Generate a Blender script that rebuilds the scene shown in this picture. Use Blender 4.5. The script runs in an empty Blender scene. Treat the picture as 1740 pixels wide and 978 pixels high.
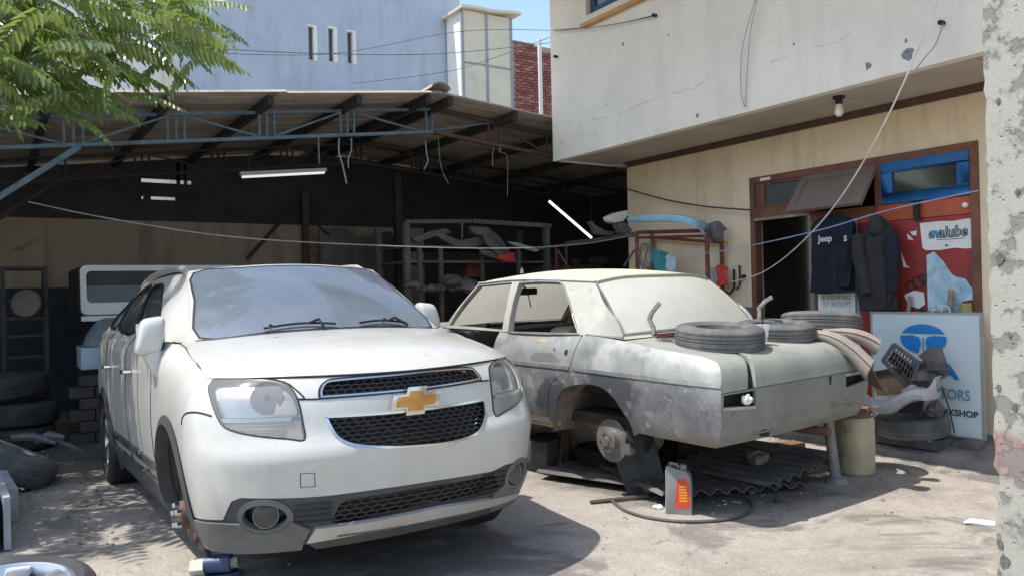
import bpy, bmesh, math, random
import numpy as np
from mathutils import Vector, Matrix
from mathutils.geometry import delaunay_2d_cdt
from math import radians, sin, cos, pi, atan2, sqrt

S = bpy.context.scene
COL = S.collection
rnd = random.Random(7)

# ------------------------------------------------------------------ camera
PW, PH = 1740, 978                       # the photograph's size, for measuring
FPX, CH = 1356.3, 1.418                  # focal length in photo pixels, eye height
CYAW, CPIT, CROL = radians(32.99), radians(.35), radians(-1.29)
_f = Vector((sin(CYAW)*cos(CPIT), cos(CYAW)*cos(CPIT), sin(CPIT)))
_r = Vector((cos(CYAW), -sin(CYAW), 0)); _u = _r.cross(_f)
_r, _u = cos(CROL)*_r + sin(CROL)*_u, -sin(CROL)*_r + cos(CROL)*_u
cam = bpy.data.cameras.new('camera'); camo = bpy.data.objects.new('camera', cam); COL.objects.link(camo)
camo.matrix_world = Matrix(((_r.x, _u.x, -_f.x, 0), (_r.y, _u.y, -_f.y, 0), (_r.z, _u.z, -_f.z, CH), (0, 0, 0, 1)))
cam.sensor_fit = 'HORIZONTAL'; cam.sensor_width = 36; cam.lens = 36*FPX/PW
cam.clip_start = .05; cam.clip_end = 2000
S.camera = camo
# ------------------------------------------------------------------ light
SUN_DIR = Vector((-.48, .12, 1)).normalized()        # towards the sun
w = bpy.data.worlds.new('World'); S.world = w; w.use_nodes = True
nt = w.node_tree; bg = nt.nodes['Background']
sky = nt.nodes.new('ShaderNodeTexSky'); sky.sky_type = 'NISHITA'; sky.sun_disc = False
sky.sun_elevation = math.asin(SUN_DIR.z); sky.sun_rotation = atan2(SUN_DIR.x, SUN_DIR.y)
sky.air_density = 1.2; sky.dust_density = 1.5; sky.ozone_density = 1.0
nt.links.new(sky.outputs[0], bg.inputs[0]); bg.inputs[1].default_value = .15
sl = bpy.data.lights.new('sun', 'SUN'); sl.energy = 3.1; sl.angle = radians(.5); sl.color = (1, .95, .87)
so = bpy.data.objects.new('sun', sl); COL.objects.link(so); so.location = (-8, 2, 14)
so.rotation_euler = (-SUN_DIR).to_track_quat('-Z', 'Y').to_euler()
S.view_settings.view_transform = 'Standard'; S.view_settings.look = 'None'
S.view_settings.exposure = .84; S.view_settings.gamma = 1
S.render.engine = 'CYCLES'
S.cycles.max_bounces = 7; S.cycles.diffuse_bounces = 5; S.cycles.transparent_max_bounces = 8

# ------------------------------------------------------------------ helpers
def pix_ray(px, py):
    return (_f*FPX + _r*(px-PW/2) - _u*(py-PH/2)).normalized()
def at(px, py, ax, v):
    """the point on the plane x=v, y=v or z=v that a measured photo pixel shows"""
    d = pix_ray(px, py); i = 'xyz'.index(ax); c = Vector((0, 0, CH))
    return c + d*((v-c[i])/d[i])

def empty(name, loc=(0, 0, 0), rot=None, label=None, cat=None, group=None):
    o = bpy.data.objects.new(name, None); COL.objects.link(o)
    if rot is None: o.location = loc
    else: o.matrix_world = Matrix.Translation(loc) @ rot
    o.empty_display_size = .1
    tag(o, label, cat, group); return o
def tag(o, label=None, cat=None, group=None, kind=None):
    for k, v in (('label', label), ('category', cat), ('group', group), ('kind', kind)):
        if v: o[k] = v
    return o
def root_matrix(o):
    m = o.matrix_basis.copy()
    while o.parent: o = o.parent; m = o.matrix_basis @ m
    return m
def rot3(yaw=0, pit=0, rol=0):
    return Matrix.Rotation(yaw, 4, 'Z') @ Matrix.Rotation(pit, 4, 'Y') @ Matrix.Rotation(rol, 4, 'X')

class MB:
    def __init__(s): s.v = []; s.f = []
    def add(s, vs, fs):
        n = len(s.v); s.v += [Vector(v) for v in vs]; s.f += [tuple(i+n for i in f) for f in fs]; return s
    def box(s, c, d, rot=None):
        x, y, z = d[0]/2, d[1]/2, d[2]/2
        vs = [Vector((i, j, k)) for i in (-x, x) for j in (-y, y) for k in (-z, z)]
        if rot is not None: vs = [rot.to_3x3() @ v for v in vs]
        c = Vector(c)
        return s.add([v+c for v in vs], [(0,1,3,2),(4,6,7,5),(0,4,5,1),(2,3,7,6),(0,2,6,4),(1,5,7,3)])
    def box2(s, a, b):
        a, b = Vector(a), Vector(b); return s.box((a+b)/2, [abs(b[i]-a[i]) for i in range(3)])
    def bar(s, a, b, wd, ht, up=(0, 0, 1)):
        a, b = Vector(a), Vector(b); t = (b-a).normalized(); u = Vector(up); r = t.cross(u)
        if r.length < 1e-4: r = t.cross(Vector((1, 0, 0)))
        r.normalize(); u = r.cross(t); vs = []
        for p in (a, b):
            vs += [p+r*wd/2+u*ht/2, p-r*wd/2+u*ht/2, p-r*wd/2-u*ht/2, p+r*wd/2-u*ht/2]
        return s.add(vs, [(0,1,2,3),(7,6,5,4),(0,4,5,1),(1,5,6,2),(2,6,7,3),(3,7,4,0)])
    def tube(s, pts, r, n=8, cap=True, closed=False):
        pts = [Vector(p) for p in pts]; m = len(pts); rs = r if isinstance(r, (list, tuple)) else [r]*m
        up = None; vs = []
        for i, p in enumerate(pts):
            if closed: t = pts[(i+1) % m]-pts[i-1]
            else: t = pts[min(i+1, m-1)]-pts[max(i-1, 0)]
            t.normalize()
            if up is None:
                up = Vector((0, 0, 1)) if abs(t.z) < .9 else Vector((1, 0, 0))
            a = t.cross(up); a.normalize(); b = a.cross(t); b.normalize(); up = b
            for k in range(n):
                q = 2*pi*k/n; vs.append(p+(a*cos(q)+b*sin(q))*rs[i])
        fs = []
        for i in range(m if closed else m-1):
            j = (i+1) % m
            for k in range(n):
                l = (k+1) % n; fs.append((i*n+k, j*n+k, j*n+l, i*n+l))
        if cap and not closed: fs += [tuple(range(n))[::1], tuple(range((m-1)*n, m*n))[::-1]]
        return s.add(vs, fs)
    def lathe(s, prof, n=32, mat=None, closed=False):
        """prof: (radius, height) pairs revolved about local z, then mat applied"""
        mat = mat or Matrix(); vs = []; fs = []; m = len(prof)
        for (r, h) in prof:
            for k in range(n):
                q = 2*pi*k/n; vs.append(mat @ Vector((r*cos(q), r*sin(q), h)))
        for i in range(m if closed else m-1):
            j = (i+1) % m
            for k in range(n):
                l = (k+1) % n; fs.append((i*n+k, i*n+l, j*n+l, j*n+k))
        if not closed:
            if prof[0][0] > 1e-6: fs.append(tuple(range(n))[::-1])
            if prof[-1][0] > 1e-6: fs.append(tuple(range((m-1)*n, m*n)))
        return s.add(vs, fs)
    def grid(s, fn, nu, nv, u0=0, u1=1, v0=0, v1=1):
        vs = [fn(u0+(u1-u0)*i/nu, v0+(v1-v0)*j/nv) for i in range(nu+1) for j in range(nv+1)]
        k = nv+1
        return s.add(vs, [(i*k+j, (i+1)*k+j, (i+1)*k+j+1, i*k+j+1) for i in range(nu) for j in range(nv)])
    def prism(s, poly, fn, d):
        """poly of 2-D points mapped by fn(a,b,c) at c=0 and c=d"""
        n = len(poly)
        vs = [fn(a, b, 0) for a, b in poly]+[fn(a, b, d) for a, b in poly]
        return s.add(vs, [tuple(range(n)), tuple(range(2*n-1, n-1, -1))]+[(i, (i+1) % n, n+(i+1) % n, n+i) for i in range(n)])
    def build(s, name, mat, parent=None, world=True, smooth=False, bevel=0, solid=0, angle=40, seg=2, fixn=True):
        me = bpy.data.meshes.new(name)
        vs = s.v
        if parent is not None and world:
            mi = root_matrix(parent).inverted(); vs = [mi @ v for v in vs]
        me.from_pydata([tuple(v) for v in vs], [], s.f)
        bm = bmesh.new(); bm.from_mesh(me)
        bmesh.ops.remove_doubles(bm, verts=bm.verts, dist=1e-5)
        if fixn: bmesh.ops.recalc_face_normals(bm, faces=bm.faces)
        if solid: 
            bmesh.ops.solidify(bm, geom=bm.faces[:], thickness=solid)
        if bevel:
            es = [e for e in bm.edges if len(e.link_faces) == 2 and e.calc_face_angle(0) > .6]
            bmesh.ops.bevel(bm, geom=es, offset=bevel, segments=seg, profile=.5, affect='EDGES', clamp_overlap=True)
        bm.to_mesh(me); bm.free()
        if smooth or bevel:
            me.shade_smooth(); me.set_sharp_from_angle(angle=radians(angle))
        o = bpy.data.objects.new(name, me); COL.objects.link(o)
        if mat: me.materials.append(mat)
        if parent is not None: o.parent = parent
        return o

def copy_tree(o, parent=None):
    c = o.copy(); COL.objects.link(c)
    if parent is not None: c.parent = parent
    for ch in list(o.children): copy_tree(ch, c)
    return c

def spline(pts, n=6, closed=True):
    """Catmull-Rom through 2-D or 3-D points"""
    P = [np.array(p, float) for p in pts]; m = len(P); out = []
    for i in range(m if closed else m-1):
        if closed: a, b, c, d = P[i-1], P[i], P[(i+1) % m], P[(i+2) % m]
        else: a, b, c, d = P[max(i-1, 0)], P[i], P[i+1], P[min(i+2, m-1)]
        for k in range(n):
            t = k/n
            out.append(.5*((2*b)+(c-a)*t+(2*a-5*b+4*c-d)*t*t+(3*b-a-3*c+d)*t**3))
    if not closed: out.append(P[-1])
    return [tuple(p) for p in out]

def inside(p, poly):
    x, y = p; c = False; j = len(poly)-1
    for i in range(len(poly)):
        xi, yi = poly[i]; xj, yj = poly[j]
        if (yi > y) != (yj > y) and x < (xj-xi)*(y-yi)/(yj-yi)+xi: c = not c
        j = i
    return c
def near_poly(p, poly, d):
    px, py = p
    for i in range(len(poly)):
        ax, ay = poly[i]; bx, by = poly[(i+1) % len(poly)]
        dx, dy = bx-ax, by-ay; L = dx*dx+dy*dy
        t = 0 if L == 0 else max(0, min(1, ((px-ax)*dx+(py-ay)*dy)/L))
        if (px-ax-t*dx)**2+(py-ay-t*dy)**2 < d*d: return True
    return False
def densify(poly, st):
    out = []
    for i in range(len(poly)):
        a = np.array(poly[i], float); b = np.array(poly[(i+1) % len(poly)], float)
        n = max(1, int(math.ceil(np.abs((b-a)/np.array(st)).max())))
        out += [tuple(a+(b-a)*k/n) for k in range(n)]
    return out
def region(mb, fn, poly, holes=(), step=.05, off=0.0, thick=0.0, sc=(1, 1), ref=None):
    """triangulate a polygon (minus holes) of a surface's (u,v) plane and map it by fn(u,v)->Vector.
    off pushes it out along the surface normal; thick turns the borders inward as a lip."""
    st = (step/sc[0], step/sc[1])
    poly = densify(poly, st); holes = [densify(h, st) for h in holes]
    pu = [(p[0]*sc[0], p[1]*sc[1]) for p in poly]; hu = [[(p[0]*sc[0], p[1]*sc[1]) for p in h] for h in holes]
    vs = list(pu); es = [(i, (i+1) % len(pu)) for i in range(len(pu))]; loops = [(0, len(pu))]
    for h in hu:
        n = len(vs); vs += h; es += [(n+i, n+(i+1) % len(h)) for i in range(len(h))]; loops.append((n, len(h)))
    x0, x1 = min(p[0] for p in pu), max(p[0] for p in pu); y0, y1 = min(p[1] for p in pu), max(p[1] for p in pu)
    ny = int((y1-y0)/step)+1; nx = int((x1-x0)/step)+1
    for i in range(nx+1):
        for j in range(ny+1):
            p = (x0+(i+.5*(j % 2))*step+1e-4, y0+j*step*.9+1e-4)
            if p[0] > x1 or p[1] > y1 or not inside(p, pu) or any(inside(p, h) for h in hu): continue
            if near_poly(p, pu, step*.45) or any(near_poly(p, h, step*.45) for h in hu): continue
            vs.append(p)
    r = delaunay_2d_cdt([Vector(v) for v in vs], es, [], 0, 1e-6)
    V = r[0]; F = []
    for f in r[2]:
        c = (sum(V[i].x for i in f)/len(f), sum(V[i].y for i in f)/len(f))
        if inside(c, pu) and not any(inside(c, h) for h in hu): F.append(tuple(f))
    def mp(x, y, o):
        u, v = x/sc[0], y/sc[1]; p = fn(u, v)
        if o:
            e = 1e-3; a = fn(u+e, v)-fn(u-e, v); b = fn(u, v+e)-fn(u, v-e); n = a.cross(b)
            if ref is not None and n.dot(p-Vector(ref)) < 0: n = -n
            if n.length > 1e-12: p = p+n.normalized()*o
        return p
    mb.add([mp(v.x, v.y, off) for v in V], F)
    if thick:
        for L in [pu]+hu:
            n = len(L)
            mb.add([mp(x, y, off) for x, y in L]+[mp(x, y, off-thick) for x, y in L],
                   [(i, (i+1) % n, n+(i+1) % n, n+i) for i in range(n)])
    return mb

def trace(fn, M, pts, dom, n=40):
    """(u,v) of a surface where the measured photo pixels see it (nearest of the visible solutions)"""
    u0, u1, v0, v1 = dom
    us = np.linspace(u0, u1, n); vs = np.linspace(v0, v1, n)
    def pj(p):
        q = M @ p; d = q-Vector((0, 0, CH)); z = d.dot(_f)
        return PW/2+FPX*d.dot(_r)/z, PH/2-FPX*d.dot(_u)/z
    G = [(pj(fn(a, b)), a, b) for a in us for b in vs]
    out = []
    for (x, y) in pts:
        g = min(G, key=lambda q: (q[0][0]-x)**2+(q[0][1]-y)**2); a, b = g[1], g[2]
        best = ((g[0][0]-x)**2+(g[0][1]-y)**2, a, b)
        for it in range(12):
            e = 1e-4; p0 = pj(fn(a, b)); pa = pj(fn(a+e, b)); pb = pj(fn(a, b+e))
            J = np.array([[(pa[0]-p0[0])/e, (pb[0]-p0[0])/e], [(pa[1]-p0[1])/e, (pb[1]-p0[1])/e]])
            r = np.array([x-p0[0], y-p0[1]])
            err = r@r
            if err < best[0]: best = (err, a, b)
            try: d = np.linalg.solve(J.T@J+np.eye(2)*1e-3*np.trace(J.T@J)*.01, J.T@r)
            except Exception: break
            a = min(u1, max(u0, a+float(np.clip(d[0], -.1, .1)))); b = min(v1, max(v0, b+float(np.clip(d[1], -.1, .1))))
        out.append((best[1], best[2]))
    return out

# ------------------------------------------------------------------ materials
class NT:
    def __init__(s, name):
        s.m = bpy.data.materials.new(name); s.m.use_nodes = True; s.t = s.m.node_tree; s.n = s.t.nodes
        s.b = s.n['Principled BSDF']; s.o = s.n['Material Output']
        s.tc = s.n.new('ShaderNodeTexCoord')
    def L(s, a, b): s.t.links.new(a, b)
    def noise(s, scale, det=4, ro=.6, vec=None, stretch=None, dist=0):
        n = s.n.new('ShaderNodeTexNoise'); n.inputs['Scale'].default_value = scale; n.inputs['Detail'].default_value = det
        n.inputs['Roughness'].default_value = ro; n.inputs['Distortion'].default_value = dist
        v = vec or s.tc.outputs['Object']
        if stretch:
            mp = s.n.new('ShaderNodeMapping'); mp.inputs['Scale'].default_value = stretch; s.L(v, mp.inputs[0]); v = mp.outputs[0]
        s.L(v, n.inputs['Vector']); return n.outputs['Fac']
    def vor(s, scale, feat='F1', stretch=None):
        n = s.n.new('ShaderNodeTexVoronoi'); n.feature = feat; n.inputs['Scale'].default_value = scale; v = s.tc.outputs['Object']
        if stretch:
            mp = s.n.new('ShaderNodeMapping'); mp.inputs['Scale'].default_value = stretch; s.L(v, mp.inputs[0]); v = mp.outputs[0]
        s.L(v, n.inputs['Vector']); return n.outputs['Distance']
    def ramp(s, fac, a, b, ca=(0, 0, 0, 1), cb=(1, 1, 1, 1)):
        r = s.n.new('ShaderNodeValToRGB'); e = r.color_ramp.elements
        e[0].position = a; e[1].position = b; e[0].color = c4(ca); e[1].color = c4(cb); s.L(fac, r.inputs[0]); return r.outputs[0]
    def mix(s, fac, a, b, mode='MIX'):
        m = s.n.new('ShaderNodeMix'); m.data_type = 'RGBA'; m.blend_type = mode
        for i, v in ((0, fac), (6, a), (7, b)):
            if isinstance(v, (int, float)): m.inputs[i].default_value = v
            elif isinstance(v, (tuple, list)): m.inputs[i].default_value = c4(v)
            else: s.L(v, m.inputs[i])
        return m.outputs[2]
    def math(s, op, a, b=0):
        m = s.n.new('ShaderNodeMath'); m.operation = op
        for i, v in ((0, a), (1, b)):
            if isinstance(v, (int, float)): m.inputs[i].default_value = v
            else: s.L(v, m.inputs[i])
        return m.outputs[0]
    def sep(s):
        n = s.n.new('ShaderNodeSeparateXYZ'); s.L(s.tc.outputs['Object'], n.inputs[0]); return n.outputs
    def rough(s, v):
        if isinstance(v, (int, float)): s.b.inputs['Roughness'].default_value = v
        else: s.L(v, s.b.inputs['Roughness'])
    def color(s, v):
        if isinstance(v, (tuple, list)): s.b.inputs['Base Color'].default_value = c4(v)
        else: s.L(v, s.b.inputs['Base Color'])
    def bump(s, h, strength=.3, dist=.01):
        b = s.n.new('ShaderNodeBump'); b.inputs['Strength'].default_value = strength; b.inputs['Distance'].default_value = dist
        s.L(h, b.inputs['Height']); s.L(b.outputs[0], s.b.inputs['Normal'])
def c4(c): return tuple(c) if len(c) == 4 else (*c, 1)
def sc_(c, k): return tuple(min(1, x*k) for x in c[:3])

def simple(name, col, rough=.6, metal=0, var=.25, scale=6, bump=0, bscale=60, spec=.5, dirt=None, dscale=2.5, dlo=.45, dhi=.7, stretch=None, coat=0):
    """a painted or bare surface with uneven tone, optional dirt patches of their own colour, fine relief"""
    t = NT(name); f = t.noise(scale, 5, .65, stretch=stretch)
    c = t.mix(t.ramp(f, .3, .7), sc_(col, 1-var), sc_(col, 1+var*.6))
    if dirt:
        g = t.noise(dscale, 7, .7, dist=.4); c = t.mix(t.ramp(g, dlo, dhi), c, dirt)
    t.color(c); t.b.inputs['Metallic'].default_value = metal
    h = t.noise(bscale, 3, .5)
    t.rough(t.math('MULTIPLY_ADD', h, .2)) if False else t.rough(rough)
    t.b.inputs['Specular IOR Level'].default_value = spec
    if coat: t.b.inputs['Coat Weight'].default_value = coat; t.b.inputs['Coat Roughness'].default_value = .06
    if bump: t.bump(h, bump, .004)
    return t.m

def text_mesh(txt, size, name, mat, parent, M, extrude=.001, shear=0, align='CENTER', bold=0, sx=1):
    cu = bpy.data.curves.new(name, 'FONT'); cu.body = txt; cu.size = size; cu.extrude = extrude; cu.shear = shear
    cu.align_x = align; cu.align_y = 'CENTER'; cu.offset = bold; cu.resolution_u = 4
    o = bpy.data.objects.new(name, cu); COL.objects.link(o)
    dg = bpy.context.evaluated_depsgraph_get(); dg.update()
    me = bpy.data.meshes.new_from_object(o.evaluated_get(dg)); COL.objects.unlink(o); bpy.data.objects.remove(o)
    me.name = name
    me.transform(Matrix.Diagonal((sx, 1, 1, 1)))
    if parent is not None: M = root_matrix(parent).inverted() @ M
    me.transform(M); me.materials.clear(); me.materials.append(mat)
    ob = bpy.data.objects.new(name, me); COL.objects.link(ob)
    if parent is not None: ob.parent = parent
    return ob
# ================================================================== materials of the setting
def m_ground():
    # worn smooth concrete
    t = NT('yard_concrete')
    a = t.noise(.9, 8, .7, dist=.6); b = t.noise(6, 8, .72); c = t.noise(45, 4, .7); d = t.noise(.35, 5, .6)
    col = t.mix(t.ramp(b, .3, .72), (.315, .285, .25), (.475, .44, .39))
    col = t.mix(t.ramp(a, .5, .72), col, (.225, .20, .178))
    col = t.mix(t.ramp(d, .5, .7), col, (.44, .40, .345))
    col = t.mix(t.math('MULTIPLY', t.ramp(c, .42, .7), .5), col, (.17, .145, .12))
    e = t.noise(3.2, 6, .75, dist=1.2)
    col = t.mix(t.ramp(e, .62, .75), col, (.16, .13, .11))
    sp = t.vor(14); spn = t.noise(9, 3)
    col = t.mix(t.math('MULTIPLY', t.ramp(sp, .05, .09, (1, 1, 1), (0, 0, 0)), t.ramp(spn, .52, .56)), col, (.58, .55, .50))
    sp2 = t.vor(8.3); col = t.mix(t.math('MULTIPLY', t.ramp(sp2, .06, .11, (1, 1, 1), (0, 0, 0)), t.ramp(spn, .40, .44, (1, 1, 1), (0, 0, 0))), col, (.11, .095, .08))
    ol = t.noise(.8, 7, .62, dist=1.5); col = t.mix(t.math('MULTIPLY', t.ramp(ol, .54, .60), .7), col, (.13, .12, .115))
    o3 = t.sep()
    def oil_shade(cx, cy, rx_, ry_):
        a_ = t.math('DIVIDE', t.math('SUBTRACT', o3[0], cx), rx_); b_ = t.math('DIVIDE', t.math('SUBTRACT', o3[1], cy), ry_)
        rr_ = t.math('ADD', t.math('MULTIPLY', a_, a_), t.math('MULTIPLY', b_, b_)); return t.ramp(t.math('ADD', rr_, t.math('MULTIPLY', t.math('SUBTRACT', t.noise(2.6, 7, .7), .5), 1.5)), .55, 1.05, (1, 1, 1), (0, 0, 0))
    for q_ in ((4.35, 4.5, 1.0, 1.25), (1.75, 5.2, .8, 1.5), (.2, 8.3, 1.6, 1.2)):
        col = t.mix(t.math('MULTIPLY', oil_shade(*q_), .72), col, (.085, .078, .072))  # dark oily patches; beneath the cars they also paint shade into the colour
    gr = t.noise(140, 2, .7); col = t.mix(t.math('MULTIPLY', t.ramp(gr, .3, .7), .4), col, t.mix(.6, col, (.16, .14, .12)))
    k = t.noise(1.1, 9, .62, dist=2.2)
    cr = t.math('ABSOLUTE', t.math('SUBTRACT', k, .5))
    col = t.mix(t.math('MULTIPLY', t.ramp(cr, .001, .006, (1, 1, 1), (0, 0, 0)), t.ramp(d, .48, .6)), col, (.15, .125, .10))
    t.color(col); t.rough(.95); t.b.inputs['Specular IOR Level'].default_value = .25
    gv = t.noise(22, 6, .75)
    t.bump(t.math('ADD', t.math('MULTIPLY', c, .5), t.math('ADD', t.math('MULTIPLY', gv, .4), t.math('ADD', b, t.math('MULTIPLY', e, .6)))), .4, .02)
    # trowelled slab with a straight joint every few metres
    return t.m
def m_plaster(name, col, stain, patch=None, rust=None, streak=.35, b=.25):
    t = NT(name)
    f = t.noise(1.3, 7, .68); c = t.mix(t.ramp(f, .32, .7), sc_(col, .88), sc_(col, 1.04))
    s = t.noise(3.0, 6, .65, stretch=(1.6, 1.6, .22)); c = t.mix(t.math('MULTIPLY', t.ramp(s, .5, .78), streak), c, stain)
    if patch:
        p = t.noise(2.1, 8, .75, dist=.8); c = t.mix(t.ramp(p, .61, .66), c, patch)
    g = t.noise(38, 3, .6); c = t.mix(t.math('MULTIPLY', t.ramp(g, .62, .75), .35), c, stain)
    if rust:
        z = t.sep()[2]; lo = t.math('SUBTRACT', 1.0, t.math('MULTIPLY', z, .9)); q = t.math('MULTIPLY', t.noise(4, 6, .7), lo)
        c = t.mix(t.ramp(q, .28, .5), c, rust)
    t.color(c); t.rough(.9); t.b.inputs['Specular IOR Level'].default_value = .25
    t.bump(t.math('ADD', g, t.math('MULTIPLY', f, .8)), b, .006); return t.m
def m_pillar():
    t = NT('chipped_pillar_paint')
    f = t.noise(2.5, 8, .7); pe = t.noise(9, 10, .62); pits = t.vor(26); fine = t.noise(70, 4, .7)
    c = t.mix(t.ramp(f, .3, .7), (.43, .42, .385), (.53, .52, .475))
    peel = t.ramp(pe, .555, .57); c = t.mix(t.math('MULTIPLY', peel, .12), c, (.36, .355, .33))
    c = t.mix(t.ramp(pits, .06, .09, (1, 1, 1), (0, 0, 0)), c, (.22, .215, .20))
    z = t.sep()[2]; zz = t.math('ADD', z, t.math('MULTIPLY', t.math('SUBTRACT', f, .5), .35))
    low1 = t.mix(t.math('MULTIPLY', peel, .3), (.30, .335, .35), (.24, .25, .25)); c = t.mix(t.ramp(zz, 1.43, 1.455, (1, 1, 1), (0, 0, 0)), c, low1)
    low2 = t.mix(t.ramp(pe, .50, .57), (.35, .345, .305), (.21, .21, .19)); c = t.mix(t.ramp(zz, 1.10, 1.16, (1, 1, 1), (0, 0, 0)), c, low2)
    band = t.math('MULTIPLY', t.ramp(zz, .66, .72), t.ramp(zz, .82, .86, (1, 1, 1), (0, 0, 0)))
    c = t.mix(t.math('MULTIPLY', band, t.ramp(pe, .44, .60, (.8, .8, .8), (.15, .15, .15))), c, (.27, .075, .075))
    c = t.mix(t.math('MULTIPLY', t.ramp(fine, .45, .75), .3), c, (.20, .195, .18))
    t.color(c); t.rough(.95); t.b.inputs['Specular IOR Level'].default_value = .2
    t.bump(t.math('ADD', t.math('MULTIPLY', peel, -.35), t.math('ADD', t.math('MULTIPLY', t.ramp(pits, .06, .16), .8), t.math('MULTIPLY', fine, .3))), .9, .008); return t.m
def m_glass(name, tint, rough=.05, dust=.25, dcol=(.5, .5, .48), alpha=.35):
    """window glass: a clear share shows what is behind, the rest mirrors; dust lies on it"""
    t = NT(name); t.color(tint); t.rough(rough); t.b.inputs['Specular IOR Level'].default_value = .9
    tr = t.n.new('ShaderNodeBsdfTransparent'); tr.inputs[0].default_value = (.75, .8, .8, 1)
    df = t.n.new('ShaderNodeBsdfDiffuse'); df.inputs[0].default_value = c4(dcol)
    m1 = t.n.new('ShaderNodeMixShader'); m1.inputs[0].default_value = alpha; t.L(t.b.outputs[0], m1.inputs[1]); t.L(tr.outputs[0], m1.inputs[2])
    m2 = t.n.new('ShaderNodeMixShader'); t.L(t.math('MULTIPLY', t.ramp(t.noise(5, 7, .7), .3, .75), dust*2), m2.inputs[0])
    t.L(m1.outputs[0], m2.inputs[1]); t.L(df.outputs[0], m2.inputs[2]); t.L(m2.outputs[0], t.o.inputs[0]); return t.m
def m_emit(name, col, e):
    t = NT(name); t.color(col); t.b.inputs['Emission Color'].default_value = c4(col); t.b.inputs['Emission Strength'].default_value = e; return t.m

MAT = dict(
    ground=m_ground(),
    walk=simple('walkway_cement', (.23, .21, .21), .9, var=.35, scale=3, bump=.4, bscale=30, dirt=(.10, .09, .09), dscale=2),
    white_wall=m_plaster('white_wall_paint', (.85, .785, .68), (.50, .46, .39), streak=.34, b=.15, patch=(.80, .75, .66)),
    tan_wall=m_plaster('tan_wall_paint', (.84, .69, .49), (.44, .34, .24), streak=.65, patch=(.66, .57, .45)),
    blue_band=simple('blue_band_paint', (.09, .15, .19), .8, var=.4, scale=4, dirt=(.16, .16, .15)),
    soffit=simple('soffit_board', (.50, .45, .38), .85, var=.18, scale=2, dirt=(.33, .28, .22), dlo=.55, dhi=.8),
    brown_trim=simple('brown_trim_paint', (.11, .06, .045), .6, var=.3),
    door_brown=simple('brown_frame_paint', (.22, .085, .05), .55, var=.35, scale=5, dirt=(.10, .05, .04)),
    edge_wood=simple('worn_door_edge', (.34, .26, .19), .8, var=.4, scale=9),
    red_panel=simple('red_board_paint', (.36, .035, .035), .5, var=.35, scale=4, dirt=(.14, .045, .035), dscale=3),
    orange_red=simple('orange_red_paint', (.46, .085, .035), .5, var=.3, scale=4),
    blue_frame=simple('blue_frame_paint', (.015, .13, .36), .5, var=.25, scale=6),
    dark_blue=simple('dark_blue_frame_paint', (.03, .07, .14), .5, var=.2),
    orange_sill=simple('orange_sill_paint', (.56, .33, .14), .7, var=.2),
    pane_dark=m_glass('dark_window_pane', (.02, .025, .022), .06, .12, (.2, .22, .16), .25),
    pane_grey=m_glass('frosted_pane', (.06, .06, .065), .35, .3, (.16, .16, .17), .1),
    pane_sky=m_glass('upper_pane', (.05, .06, .08), .05, .2, (.5, .5, .55), .1),
    awning=simple('awning_board', (.20, .15, .125), .75, var=.2, scale=3),
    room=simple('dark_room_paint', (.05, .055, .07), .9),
    pale_blue=simple('pale_blue_board', (.42, .56, .64), .6, var=.15, scale=3, dirt=(.35, .36, .36), dlo=.58, dhi=.8),
    sheet=None, black=simple('black_rubber_paint', (.02, .02, .022), .7),
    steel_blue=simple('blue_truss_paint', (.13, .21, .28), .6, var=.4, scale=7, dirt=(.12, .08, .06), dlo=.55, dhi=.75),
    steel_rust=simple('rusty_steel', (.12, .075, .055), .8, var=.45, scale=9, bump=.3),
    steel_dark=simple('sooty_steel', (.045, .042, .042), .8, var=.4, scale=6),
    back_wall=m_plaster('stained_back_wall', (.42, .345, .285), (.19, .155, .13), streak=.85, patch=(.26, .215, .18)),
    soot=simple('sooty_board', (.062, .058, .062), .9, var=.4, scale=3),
    blue_house=m_plaster('blue_house_paint', (.48, .555, .64), (.34, .38, .43), streak=.75, patch=(.36, .42, .49), b=.4),
    cream=m_plaster('cream_house_paint', (.86, .85, .78), (.5, .48, .42), streak=.3),
    tower_panel=simple('cream_tower_panel', (.72, .66, .50), .5, var=.08, scale=2, dirt=(.45, .42, .35), dlo=.6, dhi=.85),
    tower_steel=simple('grey_tower_frame', (.30, .33, .36), .5, var=.2),
    mortar=simple('mortar', (.42, .36, .32), .95, var=.25, scale=20),
    wire=simple('grey_wire', (.30, .30, .30), .6), wire_dark=simple('dark_wire', (.05, .05, .055), .6),
    cord_white=simple('white_cord', (.75, .73, .70), .6), cord_blue=simple('blue_cord', (.32, .46, .72), .6),
    paper=simple('white_paper', (.78, .78, .74), .8, var=.1, scale=5, dirt=(.5, .49, .45), dlo=.62, dhi=.8),
    print_black=simple('black_print', (.03, .03, .035), .6, var=.1), print_blue=simple('blue_print', (.03, .25, .62), .5, var=.12),
    print_green=simple('faded_green_print', (.33, .37, .31), .7, var=.3, scale=20),
    tube=m_emit('fluorescent_tube', (.92, .95, .9), .35), tube_on=m_emit('lit_tube', (.86, 1, .88), 1.1),
    lampbody=simple('white_batten', (.5, .47, .42), .5, var=.15), bulb=simple('white_bulb', (.82, .8, .74), .3),
)
def m_sheet():
    t = NT('fibre_cement_sheet'); f = t.noise(2.5, 6, .7, stretch=(.25, 2, 1)); g = t.noise(1.1, 5, .7)
    c = t.mix(t.ramp(f, .3, .7), (.255, .21, .175), (.48, .41, .345)); c = t.mix(t.ramp(g, .5, .75), c, (.15, .115, .10))
    t.color(c); t.rough(.95); t.bump(t.noise(60, 3), .3, .004); return t.m
MAT['sheet'] = m_sheet()

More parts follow.
